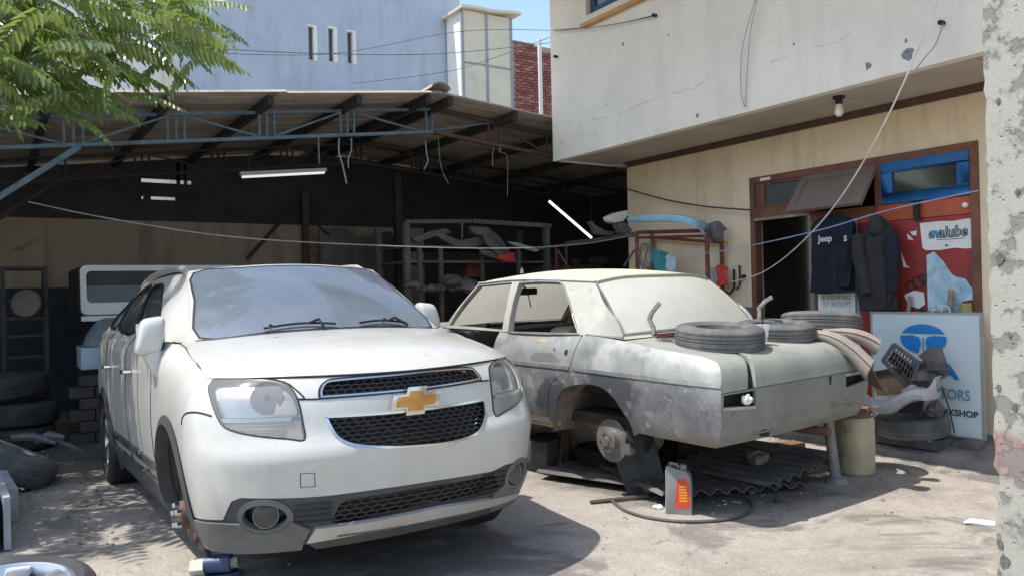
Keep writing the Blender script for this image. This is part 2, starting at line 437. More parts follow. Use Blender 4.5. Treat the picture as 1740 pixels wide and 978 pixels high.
# ================================================================== ground
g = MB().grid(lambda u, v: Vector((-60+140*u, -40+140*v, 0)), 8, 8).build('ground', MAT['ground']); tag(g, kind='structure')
wk = MB(); wk.add([(6.2, -2, -.01), (6.2, 7.72, -.01), (6.205, 7.72, .055), (6.205, -2, .055), (6.24, 7.72, .07), (6.24, -2, .07), (6.99, 7.72, .21), (6.99, -2, .21), (6.99, 7.72, -.01), (6.99, -2, -.01)],
    [(0, 1, 2, 3), (3, 2, 4, 5), (5, 4, 6, 7), (1, 8, 6, 4, 2), (0, 3, 5, 7, 9)])
wk.build('raised_walkway', MAT['walk'])['kind'] = 'structure'

# ================================================================== two-storey building on the right
WX, UX, ZS = 6.8, 5.8, 3.02
bld = empty('workshop_building', (6.8, 4.5, 0), label='two-storey pale plaster building with an overhanging upper floor above a tan ground-floor wall', cat='building')
UY1 = 7.94
def fac(X):                # facade plane facing -X : u along Y, v up
    return lambda u, v: Vector((X, u, v))
m = MB(); region(m, lambda u, v: Vector((UX, u, v)), [(UY1, ZS), (UY1, 5.55), (.4, 5.55), (.4, ZS)], [[(7.23, 4.60), (7.23, 5.4), (5.75, 5.4), (5.75, 4.60)]], .6)
m.add([(UX, UY1, ZS), (10.5, UY1, ZS), (10.5, UY1, 5.55), (UX, UY1, 5.55)], [(0, 1, 2, 3)])
m.add([(UX, 5.75, 4.6), (UX, 7.23, 4.6), (UX+.15, 7.23, 4.6), (UX+.15, 5.75, 4.6)], [(0, 1, 2, 3)])
m.add([(UX, 7.23, 4.6), (UX, 7.23, 5.4), (UX+.15, 7.23, 5.4), (UX+.15, 7.23, 4.6)], [(0, 1, 2, 3)])
m.build('upper_wall', MAT['white_wall'], bld)
MB().box2((UX+.002, .4, ZS-.001), (UX+.10, UY1-.002, ZS+.05)).build('wall_lip', MAT['white_wall'], bld)
MB().grid(lambda u, v: Vector((3.50+2.45*u, .2+8.1*v, 5.50+.16*u+.035*sin(2*pi*8.1*v/.20))), 2, 330).build('roof_eave', MAT['sheet'], bld, smooth=True, solid=.006, angle=60)
MB().box2((UX-.001, .3, 5.56), (10.6, 8.2, 5.75)).build('roof_slab', MAT['white_wall'], bld)
for y in (1.0, 2.7, 4.4, 6.1, 7.7): MB().bar((3.62, y, 5.43), (UX, y, 5.56), .06, .09).build('eave_rafter', MAT['steel_dark'], bld)
wf = MB()
for a, b in (((UX+.06, 7.22, 4.61), (UX+.12, 7.14, 5.39)), ((UX+.06, 5.84, 4.61), (UX+.12, 5.76, 5.39)), ((UX+.06, 7.14, 4.61), (UX+.12, 5.84, 4.69)), ((UX+.06, 7.14, 5.31), (UX+.12, 5.84, 5.39))):
    wf.box2(a, b)
win = wf.build('window_frame', MAT['dark_blue'], bld)
MB().box2((UX+.085, 7.13, 4.70), (UX+.095, 5.85, 5.30)).build('pane', MAT['pane_sky'], win)
MB().box2((UX-.07, 7.27, 4.455), (UX+.0, 5.70, 4.50)).build('window_sill', MAT['orange_sill'], bld, bevel=.006)
# soffit boards with open joints
ys = [.4, 1.75, 3.0, 4.2, 5.45, 6.7, UY1-.01]
for i in range(6):
    MB().box2((UX+.104, ys[i]+.006, ZS+.022), (WX-.034, ys[i+1]-.006, ZS+.04)).build('soffit_panel', MAT['soffit'], bld)
MB().box2((UX+.1, .4, ZS+.045), (10.4, UY1-.02, ZS+.09)).build('floor_slab', MAT['brown_trim'], bld)
MB().box2((WX-.03, .4, ZS-.045), (WX-.001, 7.70, ZS+.02)).build('cornice_trim', MAT['brown_trim'], bld)
# lower wall with the door and window opening
m = MB()
for a, b in (((WX, 7.72, 0), (WX+.18, 5.752, ZS+.02)), ((WX, 5.752, 2.582), (WX+.18, 3.393, ZS+.02)), ((WX, 3.393, 0), (WX+.18, .4, ZS+.02))): m.box2(a, b)
m.build('lower_wall', MAT['tan_wall'], bld)
MB().box2((WX+.2, 7.72, 0), (10.4, 7.55, ZS+.02)).build('end_wall', MAT['back_wall'], bld)
m = MB(); m.box2((WX-.004, 7.716, .13), (WX+.01, 5.76, 1.21)); m.build('painted_band', MAT['blue_band'], bld)
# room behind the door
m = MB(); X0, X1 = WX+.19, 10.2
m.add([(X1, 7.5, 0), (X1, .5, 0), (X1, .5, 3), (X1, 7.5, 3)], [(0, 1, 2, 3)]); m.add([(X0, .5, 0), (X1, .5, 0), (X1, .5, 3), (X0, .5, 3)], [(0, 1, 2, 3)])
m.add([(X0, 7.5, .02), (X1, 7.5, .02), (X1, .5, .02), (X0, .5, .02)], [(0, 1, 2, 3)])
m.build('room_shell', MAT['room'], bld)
# frames
m = MB()
for a, b in (((5.75, .12), (5.685, 2.58)), ((5.685, 2.515), (3.395, 2.58)), ((3.46, .12), (3.395, 2.515)), ((5.005, .12), (4.935, 2.515)), ((4.31, 2.14), (4.235, 2.515)), ((5.685, 2.145), (5.005, 2.245)), ((4.935, 2.05), (4.31, 2.14))):
    m.box2((WX-.02, a[0], a[1]), (WX+.08, b[0], b[1]))
m.build('opening_frame', MAT['door_brown'], bld)
MB().box2((WX-.028, 5.684, 2.118), (WX+.03, 5.006, 2.143)).build('lintel_edge', MAT['edge_wood'], bld)
MB().box2((WX-.024, 5.004, .13), (WX-.018, 4.972, 2.04)).build('jamb_edge', MAT['edge_wood'], bld)
fr = MB()
for a, b in (((5.684, 2.246), (5.006, 2.27)), ((5.684, 2.49), (5.006, 2.514)), ((5.684, 2.27), (5.57, 2.49)), ((5.10, 2.27), (5.006, 2.49))): fr.box2((WX+.0, a[0], a[1]), (WX+.05, b[0], b[1]))
tw = fr.build('transom_window', MAT['door_brown'], bld); MB().box2((WX+.02, 5.57, 2.27), (WX+.03, 5.10, 2.49)).build('pane', MAT['pane_grey'], tw)
aw = empty('awning_pivot') if False else None
R_ = Matrix.Translation((WX-.02, 4.68, 2.50)) @ Matrix.Rotation(radians(36), 4, 'Y')
def awf(lo, hi): 
    mm = MB(); mm.box2(lo, hi); mm.v = [R_ @ v for v in mm.v]; return mm
m = MB()
for lo, hi in (((-.018, -.40, -.44), (.018, .40, -.37)), ((-.018, -.40, -.07), (.018, .40, 0)), ((-.018, -.40, -.37), (.018, -.32, -.07)), ((-.018, .32, -.37), (.018, .40, -.07))):
    q = awf(lo, hi); m.add(q.v, q.f)
aw = m.build('awning_window', MAT['awning'], bld); awf((-.008, -.32, -.37), (.006, .32, -.07)).build('pane', MAT['awning'], aw)
fr = MB()
for a, b in (((4.234, 2.142), (3.461, 2.235)), ((4.234, 2.425), (3.461, 2.514)), ((4.234, 2.235), (4.135, 2.425)), ((3.56, 2.235), (3.461, 2.425))): fr.box2((WX-.035, a[0], a[1]), (WX+.04, b[0], b[1]))
bw = fr.build('blue_window', MAT['blue_frame'], bld, bevel=.006); MB().box2((WX-.01, 4.135, 2.235), (WX+.0, 3.56, 2.425)).build('pane', MAT['pane_dark'], bw)
MB().box2((WX+.0, 4.5, .13), (WX+.03, 3.462, 1.985)).build('board_panel', MAT['red_panel'], bld)
MB().box2((WX-.006, 4.5, 1.99), (WX+.03, 3.462, 2.138)).build('board_rail', MAT['orange_red'], bld)
MB().box2((WX+.004, 4.932, .13), (WX+.03, 4.505, 2.045)).build('side_panel', MAT['pale_blue'], bld)
MB().box2((WX-.11, 4.25, 1.125), (WX-.001, 3.42, 1.15)).build('ledge', MAT['edge_wood'], bld)
m = MB(); m.lathe([(.001, 0), (.022, 0), (.022, .03), (.012, .04), (.001, .042)], 14, Matrix.Translation((WX-.006, 3.50, 2.06)) @ Matrix.Rotation(-pi/2, 4, 'Y')); m.build('doorbell', MAT['bulb'], bld, smooth=True)
MB().box2((WX-.026, 5.60, 2.53), (WX-.021, 5.47, 2.56)).build('name_plate', MAT['paper'], bld)
# holes and broken plaster on the upper wall, with their own edges
def chip(y, z, r, name='plaster_hole', mat='print_black'):
    n = 11; ph = [rnd.uniform(.6, 1.2) for _ in range(n)]
    pl = [(y+r*ph[k]*cos(2*pi*k/n)*.8, z+r*ph[k]*sin(2*pi*k/n)) for k in range(n)]
    MB().prism(pl, lambda a, b, c: Vector((UX-.004+c, a, b)), .005).build(name, MAT[mat], bld)
MAT['chip'] = simple('bare_grey_plaster', (.24, .25, .26), .95, var=.4, scale=40)
for y, z, r in ((5.534, 3.106, .028), (3.715, 3.14, .034), (3.387, 3.15, .06), (3.40, 3.25, .018), (6.6, 4.1, .02), (5.9, 4.0, .012), (7.75, 3.22, .014), (6.9, 3.5, .011), (4.4, 3.5, .012)): chip(y, z, r, mat='chip')
# pipes and hooks on the tan wall by the door
m = MB(); m.tube([(WX-.03, 5.98, 1.62), (WX-.03, 5.98, 1.42), (WX-.05, 6.03, 1.35), (WX-.03, 6.10, 1.38)], .012); m.tube([(WX-.03, 5.90, 1.66), (WX-.03, 5.90, 1.45), (WX-.04, 5.94, 1.40)], .010)
m.build('wall_pipe', MAT['black'], bld, smooth=True)
MB().lathe([(.0, 0), (.03, 0), (.03, .02), (0, .02)], 12, Matrix.Translation((WX, 5.86, 1.53)) @ Matrix.Rotation(-pi/2, 4, 'Y')).build('wall_socket', MAT['black'], bld)
# hair cracks in the white plaster
for pts in (((1005, 205), (1060, 190), (1120, 165), (1180, 150), (1205, 126)), ((1385, 80), (1420, 72), (1445, 58)), ((1310, 106), (1325, 100), (1337, 96)), ((968, 240), (985, 228), (1015, 228))):
    q = [at(x, y, 'x', UX-.0003) for x, y in pts]; q = [Vector(p) for p in spline([tuple(p) for p in q], 9, False)]
    q = [p+Vector((0, rnd.gauss(0, .006), rnd.gauss(0, .008))) for p in q]
    MB().tube(q, [.0006+.0012*rnd.random() for _ in q], 4).build('plaster_crack', MAT['chip'], bld)
# bulb under the soffit
bt = empty('ceiling_bulb', (6.12, 4.2, ZS+.02), label='white bulb in a black socket fixed under the overhanging floor', cat='lamp')
MB().lathe([(.0, 0), (.05, 0), (.05, -.02), (.03, -.03), (.03, -.07), (0, -.07)], 16, Matrix.Translation((6.12, 4.2, ZS+.021))).build('socket', MAT['black'], bt, smooth=True)
MB().lathe([(.0, -.068), (.025, -.07), (.03, -.09), (.038, -.13), (.036, -.15), (.022, -.17), (0, -.175)], 16, Matrix.Translation((6.12, 4.2, ZS+.021))).build('bulb', MAT['bulb'], bt, smooth=True)

# ================================================================== gate pillar at the right edge
pm = MB(); rr = random.Random(3)
nz, PZ = 90, 3.4
cols = [(3.62, 1.57), (3.30, 1.572), (3.2, 1.574), (3.2, 1.55), (3.2, 1.50), (3.2, 1.4), (3.2, 1.1), (3.62, 1.1)]
vs = []
for k in range(nz+1):
    z = PZ*k/nz; e = .0
    n_ = rr.gauss(0, .0025) - (.012 if rr.random() < .10 and z < 1.6 else 0)
    for i, (x, y) in enumerate(cols):
        if i == 2: x, y = x+.006-n_*.6, y-.004+n_
        elif i in (3, 4, 5): x += rr.gauss(0, .0009)
        vs.append((x, y, z))
q = len(cols)
pm.add(vs, [(k*q+i, k*q+(i+1) % q, (k+1)*q+(i+1) % q, (k+1)*q+i) for k in range(nz) for i in range(q)])
gp = pm.build('gate_pillar', m_pillar(), smooth=True, angle=30); tag(gp, 'rough chipped pale plaster pillar with a faded red band, at the right edge of the yard', 'pillar')

# bare patches knocked out of its face, and its chipped edge
for y, z, r in ((1.528, 1.505, .022), (1.552, .42, .02), (1.535, .36, .026), (1.50, 1.22, .012), (1.545, 1.02, .014), (1.46, 1.75, .012), (1.52, 2.1, .012), (1.49, .95, .016)):
    n = 12; ph = [rnd.uniform(.55, 1.25) for _ in range(n)]
    MB().prism([(y+r*ph[k]*cos(2*pi*k/n)*.7, z+r*ph[k]*sin(2*pi*k/n)) for k in range(n)], lambda a, b, c: Vector((3.1955+c, a, b)), .01).build('plaster_hole', simple('pillar_bare_mortar', (.13, .125, .12), .95, var=.5, scale=60), gp)
# ================================================================== open shed
shed = empty('open_shed', (3, 8.5, 0), label='wide open-fronted shed with a corrugated gable roof on blue steel trusses', cat='shed')
RX, RZ = 4.28, 3.72
def roofz(x): return RZ-.124*(RX-x) if x < RX else RZ-.088*(x-RX)
def sheet_piece(x0, x1, y0, y1, lift):
    m = MB(); nw = 40
    def fn(u, v):
        x = x0+(x1-x0)*u; y = y0+(y1-y0)*v
        return Vector((x, y, roofz(x)+lift+.018*sin(2*pi*(y-8.0)/.145)))
    m.grid(fn, 1, nw); return m
yy = [8.0, 8.98, 9.96, 10.94, 11.92, 12.9]
for (xs, side) in (([-4.6, -2.85, -1.05, .72, 2.5, RX], 0), ([RX, 6.1, 7.9, 9.7], 1)):
    for i in range(len(xs)-1):
        for j in range(5):
            lap = .08 if side == 0 else -.08
            a, b = xs[i], xs[i+1]
            lf = (.012*(i % 2))+.006*(j % 2)+rnd.uniform(0, .004)
            sheet_piece(a-.06, b+.02 if side == 0 else b+.06, yy[j]-.02, yy[j+1]+.03, lf).build('roof_sheet', MAT['sheet'], shed, smooth=True, solid=.006, angle=50)
# ridge capping: rounded tile row with a raised front end
m = MB()
for k in range(5):
    y0 = 7.97+k*.97; n = 8
    def fn(u, v, y0=y0):
        a = -1+2*u; y = y0+v*1.02
        return Vector((RX+.13*a, y, RZ+.035+.055*(1-a*a)**.5*1.0-.02*abs(a)+(.012 if v < .5 else 0)))
    mm = MB().grid(fn, 10, 2); mm.build('ridge_cap', MAT['sheet'], shed, smooth=True, solid=.012)
# purlins running back
for px_ in (-3.4, -2.45, -1.5, -.55, .42, 1.4, 2.37, 3.32, RX-.13, RX+.15, 5.32, 6.3, 7.3, 8.4):
    z = roofz(px_)-.075
    MB().box2((px_-.03, 8.03, z-.05), (px_+.03, 12.85, z+.045)).build('purlin', MAT['steel_dark'], shed)
def truss(Y, mats, x0=-3.5, x1=9.3, dz=0):
    def zb(x): return 2.885+dz+.1235*(x-.575) if x < RX+.15 else 2.885+dz+.1235*(RX+.15-.575)-.09*(x-RX-.15)
    D = .27
    xr = RX+.15
    t1 = MB().bar((x0, Y, zb(x0)), (xr, Y, zb(xr)), .05, .035).build('truss_bottom_chord', mats[0], shed)
    MB().bar((x0, Y, zb(x0)+D), (xr, Y, zb(xr)+D), .05, .03).build('truss_top_chord', mats[0], shed)
    MB().bar((xr+.002, Y, zb(xr)), (x1, Y, zb(x1)), .05, .04).build('truss_bottom_chord', mats[1], shed)
    MB().bar((xr+.002, Y, zb(xr)+D), (x1, Y, zb(x1)+D), .05, .03).build('truss_top_chord', mats[1], shed)
    cs = [-2.9, -2.02, -1.14, -.25, .65, 1.555, 2.46, 3.36, 4.35, 5.3, 6.2, 7.1, 8.0]
    for i, c in enumerate(cs):
        mt = mats[0] if c < 4.4 else mats[1]
        for d in (-.08, 0, .078):
            if c == 4.35 and d < 0: continue
            MB().bar((c+d, Y, zb(c+d)+.018), (c+d, Y, zb(c+d)+D-.016), .022, .022, (0, 1, 0)).build('truss_post', mt, shed)
        if i+1 < len(cs):
            a, b = c+.09, cs[i+1]-.09
            up = (i % 2 == 0)
            MB().bar((a, Y+.003, zb(a)+(.02 if up else D-.02)), (b, Y+.003, zb(b)+(D-.02 if up else .02)), .02, .02, (0, 1, 0)).build('truss_diagonal', mt, shed)
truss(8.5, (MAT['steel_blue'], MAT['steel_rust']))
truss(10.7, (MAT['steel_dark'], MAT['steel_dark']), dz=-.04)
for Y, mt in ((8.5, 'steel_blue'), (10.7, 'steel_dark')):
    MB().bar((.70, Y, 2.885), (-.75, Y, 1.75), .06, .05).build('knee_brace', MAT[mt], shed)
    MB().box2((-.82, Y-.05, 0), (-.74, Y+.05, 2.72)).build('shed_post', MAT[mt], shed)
p = at(676, 440, 'y', 10.7); MB().box2((p.x-.05, 10.62, 0), (p.x+.05, 10.72, 3.2)).build('shed_post', MAT['steel_dark'], shed)
p = at(520, 440, 'y', 11.9); MB().box2((p.x-.05, 11.85, 0), (p.x+.05, 11.93, 3.0)).build('shed_post', MAT['steel_rust'], shed)
MB().bar(at(420, 440, 'y', 11.6), at(500, 350, 'y', 11.6), .05, .05).build('shed_strut', MAT['steel_dark'], shed)
MB().bar(at(560, 400, 'y', 11.6), at(525, 370, 'y', 11.6), .03, .03).build('shed_strut', MAT['steel_dark'], shed)
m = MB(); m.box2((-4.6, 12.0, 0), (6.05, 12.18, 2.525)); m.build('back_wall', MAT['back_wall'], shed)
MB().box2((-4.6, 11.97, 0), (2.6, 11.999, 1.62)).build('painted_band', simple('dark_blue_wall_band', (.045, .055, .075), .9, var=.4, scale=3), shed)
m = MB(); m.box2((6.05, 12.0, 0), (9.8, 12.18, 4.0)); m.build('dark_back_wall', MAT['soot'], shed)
# boards above the back wall with a gap that lets daylight through
gx0, gx1 = at(240, 320, 'y', 12.05).x, at(325, 320, 'y', 12.05).x
zs1, zs2 = at(280, 309, 'y', 12.05).z, at(280, 338, 'y', 12.05).z
for a, b, z0, z1 in ((-4.6, gx0, 2.53, 3.25), (gx0, gx1, 2.53, zs2-.02), (gx1, 3.4, 2.53, 3.55), (3.4, 4.8, 2.53, 3.75), (4.8, 6.05, 2.53, 3.6), (gx0, gx1, zs2+.025, zs1-.025), (gx0, gx1, zs1+.03, 3.45), (gx0+.02, gx0+.12, zs2-.02, zs2+.024), (gx1-.22, gx1, zs2-.02, zs2+.024), (gx1-.20, gx1-.15, zs1-.024, zs1+.03), (gx1-.10, gx1-.07, zs1-.024, zs1+.03)):
    t0, t1 = (min(z1, roofz(a)-.09), min(z1, roofz(b)-.09)) if z1 > 3.1 else (z1, z1)
    if z1 > 3.1: t0, t1 = roofz(a)-.05, roofz(b)-.05
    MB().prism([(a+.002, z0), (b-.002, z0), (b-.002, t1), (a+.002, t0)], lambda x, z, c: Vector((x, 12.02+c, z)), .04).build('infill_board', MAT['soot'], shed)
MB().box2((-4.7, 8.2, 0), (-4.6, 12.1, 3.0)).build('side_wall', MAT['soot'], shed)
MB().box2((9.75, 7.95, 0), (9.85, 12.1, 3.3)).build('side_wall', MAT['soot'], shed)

# lamps in the shed
l1 = empty('fluorescent_lamp', at(480, 297, 'y', 9.3), label='white fluorescent batten hanging level under the shed roof above the white car', cat='lamp')
a, b = at(408, 300, 'y', 9.3), at(554, 293, 'y', 9.3)
MB().bar(a+Vector((0, 0, .03)), b+Vector((0, 0, .03)), .05, .04).build('batten', MAT['lampbody'], l1)
MB().tube([a+Vector((.02, 0, -.006)), b+Vector((-.02, 0, -.006))], .014, 10).build('tube', MAT['tube'], l1, smooth=True)
for p in (a.lerp(b, .1), a.lerp(b, .9)): MB().tube([p+Vector((0, 0, .05)), (p.x, p.y, roofz(p.x)-.03)], .004, 5).build('hanging_wire', MAT['wire_dark'], l1)
l2 = empty('slanted_fluorescent_lamp', at(970, 373, 'y', 9.0), label='bare glowing fluorescent tube hanging at a steep slant in the dark right of the shed', cat='lamp')
a, b = at(933, 342, 'y', 9.0), at(1005, 404, 'y', 9.0)
MB().tube([a, b], .017, 10).build('tube', MAT['tube_on'], l2, smooth=True)
MB().bar(a+Vector((.02, .03, .02)), b+Vector((.02, .03, .02)), .03, .03).build('batten', MAT['steel_dark'], l2)
MB().tube([a, Vector((a.x, a.y, roofz(a.x)-.05))], .004, 5).build('hanging_wire', MAT['wire_dark'], l2)
MB().tube([b, Vector((b.x, b.y, roofz(b.x)-.05))], .004, 5).build('hanging_wire', MAT['wire_dark'], l2)

# ================================================================== houses behind
HX0, HX1, HY = 3.15, 9.12, 16.0
hs = empty('blue_house', (6, 19, 0), label='tall pale blue plastered house wall with three slit windows behind the shed', cat='house')
slits = [(at(524, 45, 'y', HY), at(537, 103, 'y', HY)), (at(558, 48, 'y', HY), at(571, 106, 'y', HY)), (at(590, 54, 'y', HY), at(603, 109, 'y', HY))]
holes = [[(a.x, a.z), (b.x, a.z), (b.x, b.z), (a.x, b.z)] for a, b in slits]
m = MB(); region(m, lambda u, v: Vector((u, HY, v)), [(HX0, 0), (HX1, 0), (HX1, 10.5), (HX0, 10.5)], holes, .8)
for x in (HX0, HX1): m.add([(x, HY, 0), (x, HY+7, 0), (x, HY+7, 10.5), (x, HY, 10.5)], [(0, 1, 2, 3)])
m.add([(HX0, HY, 10.5), (HX1, HY, 10.5), (HX1, HY+7, 10.5), (HX0, HY+7, 10.5)], [(0, 1, 2, 3)])
m.build('wall', MAT['blue_house'], hs)
for a, b in slits:
    f = MB()
    f.box2((b.x-.045, HY-.012, b.z-.01), (b.x+.035, HY+.14, a.z+.04)); f.box2((a.x-.03, HY-.012, a.z), (b.x-.047, HY+.14, a.z+.04)); f.box2((a.x-.025, HY+.05, b.z), (a.x-.001, HY+.14, a.z-.002))
    f = f.build('window', MAT['cream'], hs)
    MB().box2((a.x, HY+.10, b.z-.02), (b.x-.046, HY+.11, a.z)).build('pane', MAT['pane_grey'], f)
ch = empty('cream_house', (-1, 19, 0), label='cream house wall half hidden behind the tree at the left of the blue house', cat='house')
m = MB(); m.box2((-8, 16.6, 0), (3.13, 22, 8.4)); m.build('wall', MAT['cream'], ch)
MB().box2((2.83, 16.2, 0), (3.12, 16.58, 5.85)).build('downpipe_box', MAT['tower_panel'], ch)
MB().box2((-8.3, 16.3, 8.41), (3.1, 22.2, 8.6)).build('roof', MAT['sheet'], ch)
# stair tower clad in cream panels
TY = 15.2
st = empty('stair_tower', (9.2, 16, 0), label='narrow tower clad in cream panels in a grey steel frame, beside the blue house', cat='tower')
tx0, tx1 = at(786, 100, 'y', TY).x, at(871, 100, 'y', TY).x; tz1 = at(827, 23, 'y', TY).z
tm = at(827, 100, 'y', TY).x
zz = [tz1-1.12, tz1-2.25, tz1-3.4, tz1-4.5]
zl = [tz1, at(827, 112, 'y', TY).z, at(827, 190, 'y', TY).z-.3, 3.0]
for k in range(3):
    for x0, x1 in ((tx0+.03, tm-.02), (tm+.02, tx1-.06)):
        MB().box2((x0, TY-.01, zl[k+1]+.02), (x1, TY+.01, zl[k]-.02)).build('panel', MAT['tower_panel'], st)
for x in (tx0, tm, tx1-.04): MB().box2((x-.028, TY-.03, 0), (x+.028, TY+.03, tz1)).build('frame_post', MAT['tower_steel'], st)
for k in range(1, 3):
    for x0, x1 in ((tx0+.03, tm-.03), (tm+.03, tx1-.07)): MB().box2((x0, TY-.022, zl[k]-.02), (x1, TY+.02, zl[k]+.02)).build('frame_rail', MAT['tower_steel'], st)
MB().box2((tx0+.03, TY+.06, 0), (tx1-.03, TY+.75, tz1-.01)).build('core', MAT['cream'], st)
mm = MB(); mm.grid(lambda u, v: Vector((tx0-.08+(tx1-tx0+.25)*u, TY-.15+v*1.0, tz1+.03+.09*u+.015*sin(u*9))), 12, 1); mm.build('roof', MAT['tower_panel'], st, solid=.06)
# raw brick wall, brick by brick
BYY = 17.2
bw_ = empty('brick_wall', (12, 17.3, 0), label='raw red brick wall rising between the cream tower and the white building', cat='wall')
bx0, bx1 = at(872, 130, 'y', BYY).x, at(962, 130, 'y', BYY).x; bz1, bz0 = at(890, 72, 'y', BYY).z, at(890, 208, 'y', BYY).z-.2
MB().box2((bx0, BYY+.012, 0), (bx1+1.5, BYY+.3, bz1-.03)).build('mortar', MAT['mortar'], bw_)
bm_ = [simple('brick_red', (.36, .13, .10), .9, var=.3, scale=6, bump=.3), simple('brick_dark', (.27, .09, .075), .9, var=.3, scale=6, bump=.3), simple('brick_pale', (.44, .22, .17), .9, var=.3, scale=6, bump=.3)]
meshes = []
for mt in bm_:
    me = MB().box((0, 0, 0), (.205, .06, .058)).build('brick', mt, bw_, world=False); meshes.append(me.data); bpy.data.objects.remove(me)
def brick(x, y, z):
    o = bpy.data.objects.new('brick', meshes[rnd.choice((0, 0, 0, 1, 1, 2))]); COL.objects.link(o); o.parent = bw_
    o.location = Vector((x, y, z))-bw_.location; o.rotation_euler = (rnd.uniform(-.02, .02), rnd.uniform(-.02, .02), rnd.uniform(-.04, .04))
k = 0; z = bz1-.035
while z > bz0:
    x = bx0+.1+(.11 if k % 2 else 0)
    while x < bx1:
        if z < bz1-.20+.12*((x-bx0)*1.3 % 1) or x < bx0+.7: brick(x, BYY+rnd.uniform(-.006, .006), z)
        x += .222
    z -= .075; k += 1
MB().box2((at(916, 110, 'y', 16.9).x, 16.9, 5), (at(921, 110, 'y', 16.9).x, 16.95, at(918, 66, 'y', 16.9).z)).build('pale_post', MAT['cream'], bw_)
# ================================================================== white crossover car
def m_paint(name, col, dust, ds=.5):
    t = NT(name); f = t.noise(1.7, 6, .7); g = t.noise(9, 5, .7)
    c = t.mix(t.math('MULTIPLY', t.ramp(f, .42, .72), ds), col, dust); c = t.mix(t.math('MULTIPLY', t.ramp(g, .58, .75), ds*.5), c, sc_(dust, .7))
    z = t.math('ADD', t.sep()[2], t.math('MULTIPLY', t.noise(6, 6, .7), -.35)); c = t.mix(t.math('MULTIPLY', t.ramp(z, .05, .42, (1, 1, 1), (0, 0, 0)), .5), c, (.33, .29, .24))
    sp = t.vor(17); c = t.mix(t.math('MULTIPLY', t.ramp(sp, .03, .06, (1, 1, 1), (0, 0, 0)), .6), c, (.30, .28, .25))
    t.color(c); t.rough(.3); t.b.inputs['Coat Weight'].default_value = .5; t.b.inputs['Coat Roughness'].default_value = .12
    return t.m
def m_screen():
    t = NT('dusty_windscreen'); t.color((.11, .14, .18)); t.rough(.05); t.b.inputs['Specular IOR Level'].default_value = 1.0
    df = t.n.new('ShaderNodeBsdfDiffuse'); df.inputs[0].default_value = (.46, .51, .57, 1)
    tr = t.n.new('ShaderNodeBsdfTransparent'); tr.inputs[0].default_value = (.5, .55, .58, 1)
    m0 = t.n.new('ShaderNodeMixShader'); m0.inputs[0].default_value = .22; t.L(t.b.outputs[0], m0.inputs[1]); t.L(tr.outputs[0], m0.inputs[2])
    o = t.sep(); low = t.math('MULTIPLY', t.math('SUBTRACT', 1.34, o[2]), t.math('SUBTRACT', .55, o[1]))    # dust gathers in the lower corner
    f = t.noise(3.5, 6, .65); k = t.math('ADD', t.math('MULTIPLY', t.ramp(f, .3, .8), .10), t.math('MULTIPLY', t.math('MAXIMUM', t.math('MULTIPLY', low, t.noise(7, 6, .75)), 0), 1.0))
    k = t.math('ADD', k, .05)
    k = t.math('ADD', k, t.math('MULTIPLY', t.ramp(t.vor(9), .02, .05, (1, 1, 1), (0, 0, 0)), .3))
    m = t.n.new('ShaderNodeMixShader'); t.L(k, m.inputs[0]); t.L(m0.outputs[0], m.inputs[1]); t.L(df.outputs[0], m.inputs[2]); t.L(m.outputs[0], t.o.inputs[0]); return t.m
CM = dict(
    white=m_paint('white_car_paint', (.54, .54, .515), (.40, .38, .33), .6),
    clad=simple('dark_plastic_cladding', (.055, .058, .062), .55, var=.25, scale=6, bump=.15, bscale=200),
    grey=simple('grey_bumper_plastic', (.115, .12, .12), .5, var=.2, scale=5),
    silver=simple('silver_skid_paint', (.50, .48, .45), .38, metal=.35, var=.15),
    chrome=simple('chrome_trim', (.66, .66, .65), .22, metal=1, var=.08),
    gold=simple('gold_emblem', (.58, .30, .085), .32, metal=.55, var=.2, scale=30),
    black=simple('gloss_black_plastic', (.015, .015, .017), .35, var=.2),
    gap=simple('panel_gap_black', (.012, .012, .013), .8), rubber=simple('tyre_rubber', (.035, .035, .038), .8, var=.35, scale=8, bump=.3, dirt=(.10, .09, .08), dlo=.5, dhi=.8),
    dustrub=simple('dusty_tyre_rubber', (.105, .105, .106), .85, var=.35, scale=7, bump=.25, bscale=40, dirt=(.21, .20, .185), dlo=.48, dhi=.75),
    alloy=simple('alloy_silver', (.55, .56, .58), .3, metal=.9, var=.12),
    liner=simple('muddy_wheel_liner', (.11, .085, .065), .95, var=.45, scale=7, bump=.6, bscale=25, dirt=(.05, .045, .04)),
    rust=simple('rusty_iron', (.125, .075, .055), .8, var=.45, scale=12, bump=.4),
    iron=simple('worn_iron', (.23, .22, .21), .5, metal=.5, var=.35, scale=14, bump=.2),
    screen=m_screen(),
    glass=m_glass('tinted_side_glass', (.03, .03, .035), .06, .10, (.3, .3, .3), .35),
    lens=None, bowl=simple('lamp_bowl_grey', (.20, .205, .21), .3, metal=.5, var=.3, scale=12), foglens=m_glass('fog_lamp_glass', (.05, .05, .05), .08, .10, (.4, .38, .34), .6), reflector=simple('lamp_reflector', (.74, .75, .76), .18, metal=.9, var=.25, scale=9),
    lampin=simple('lamp_housing_grey', (.42, .42, .41), .45, var=.3, scale=9), seat=simple('dark_cabin_cloth', (.05, .047, .045), .9), seat_tan=simple('tan_cabin_trim', (.36, .29, .23), .9, var=.2),
    amber=simple('smoked_lens', (.50, .46, .43), .2, var=.25, scale=20),
)
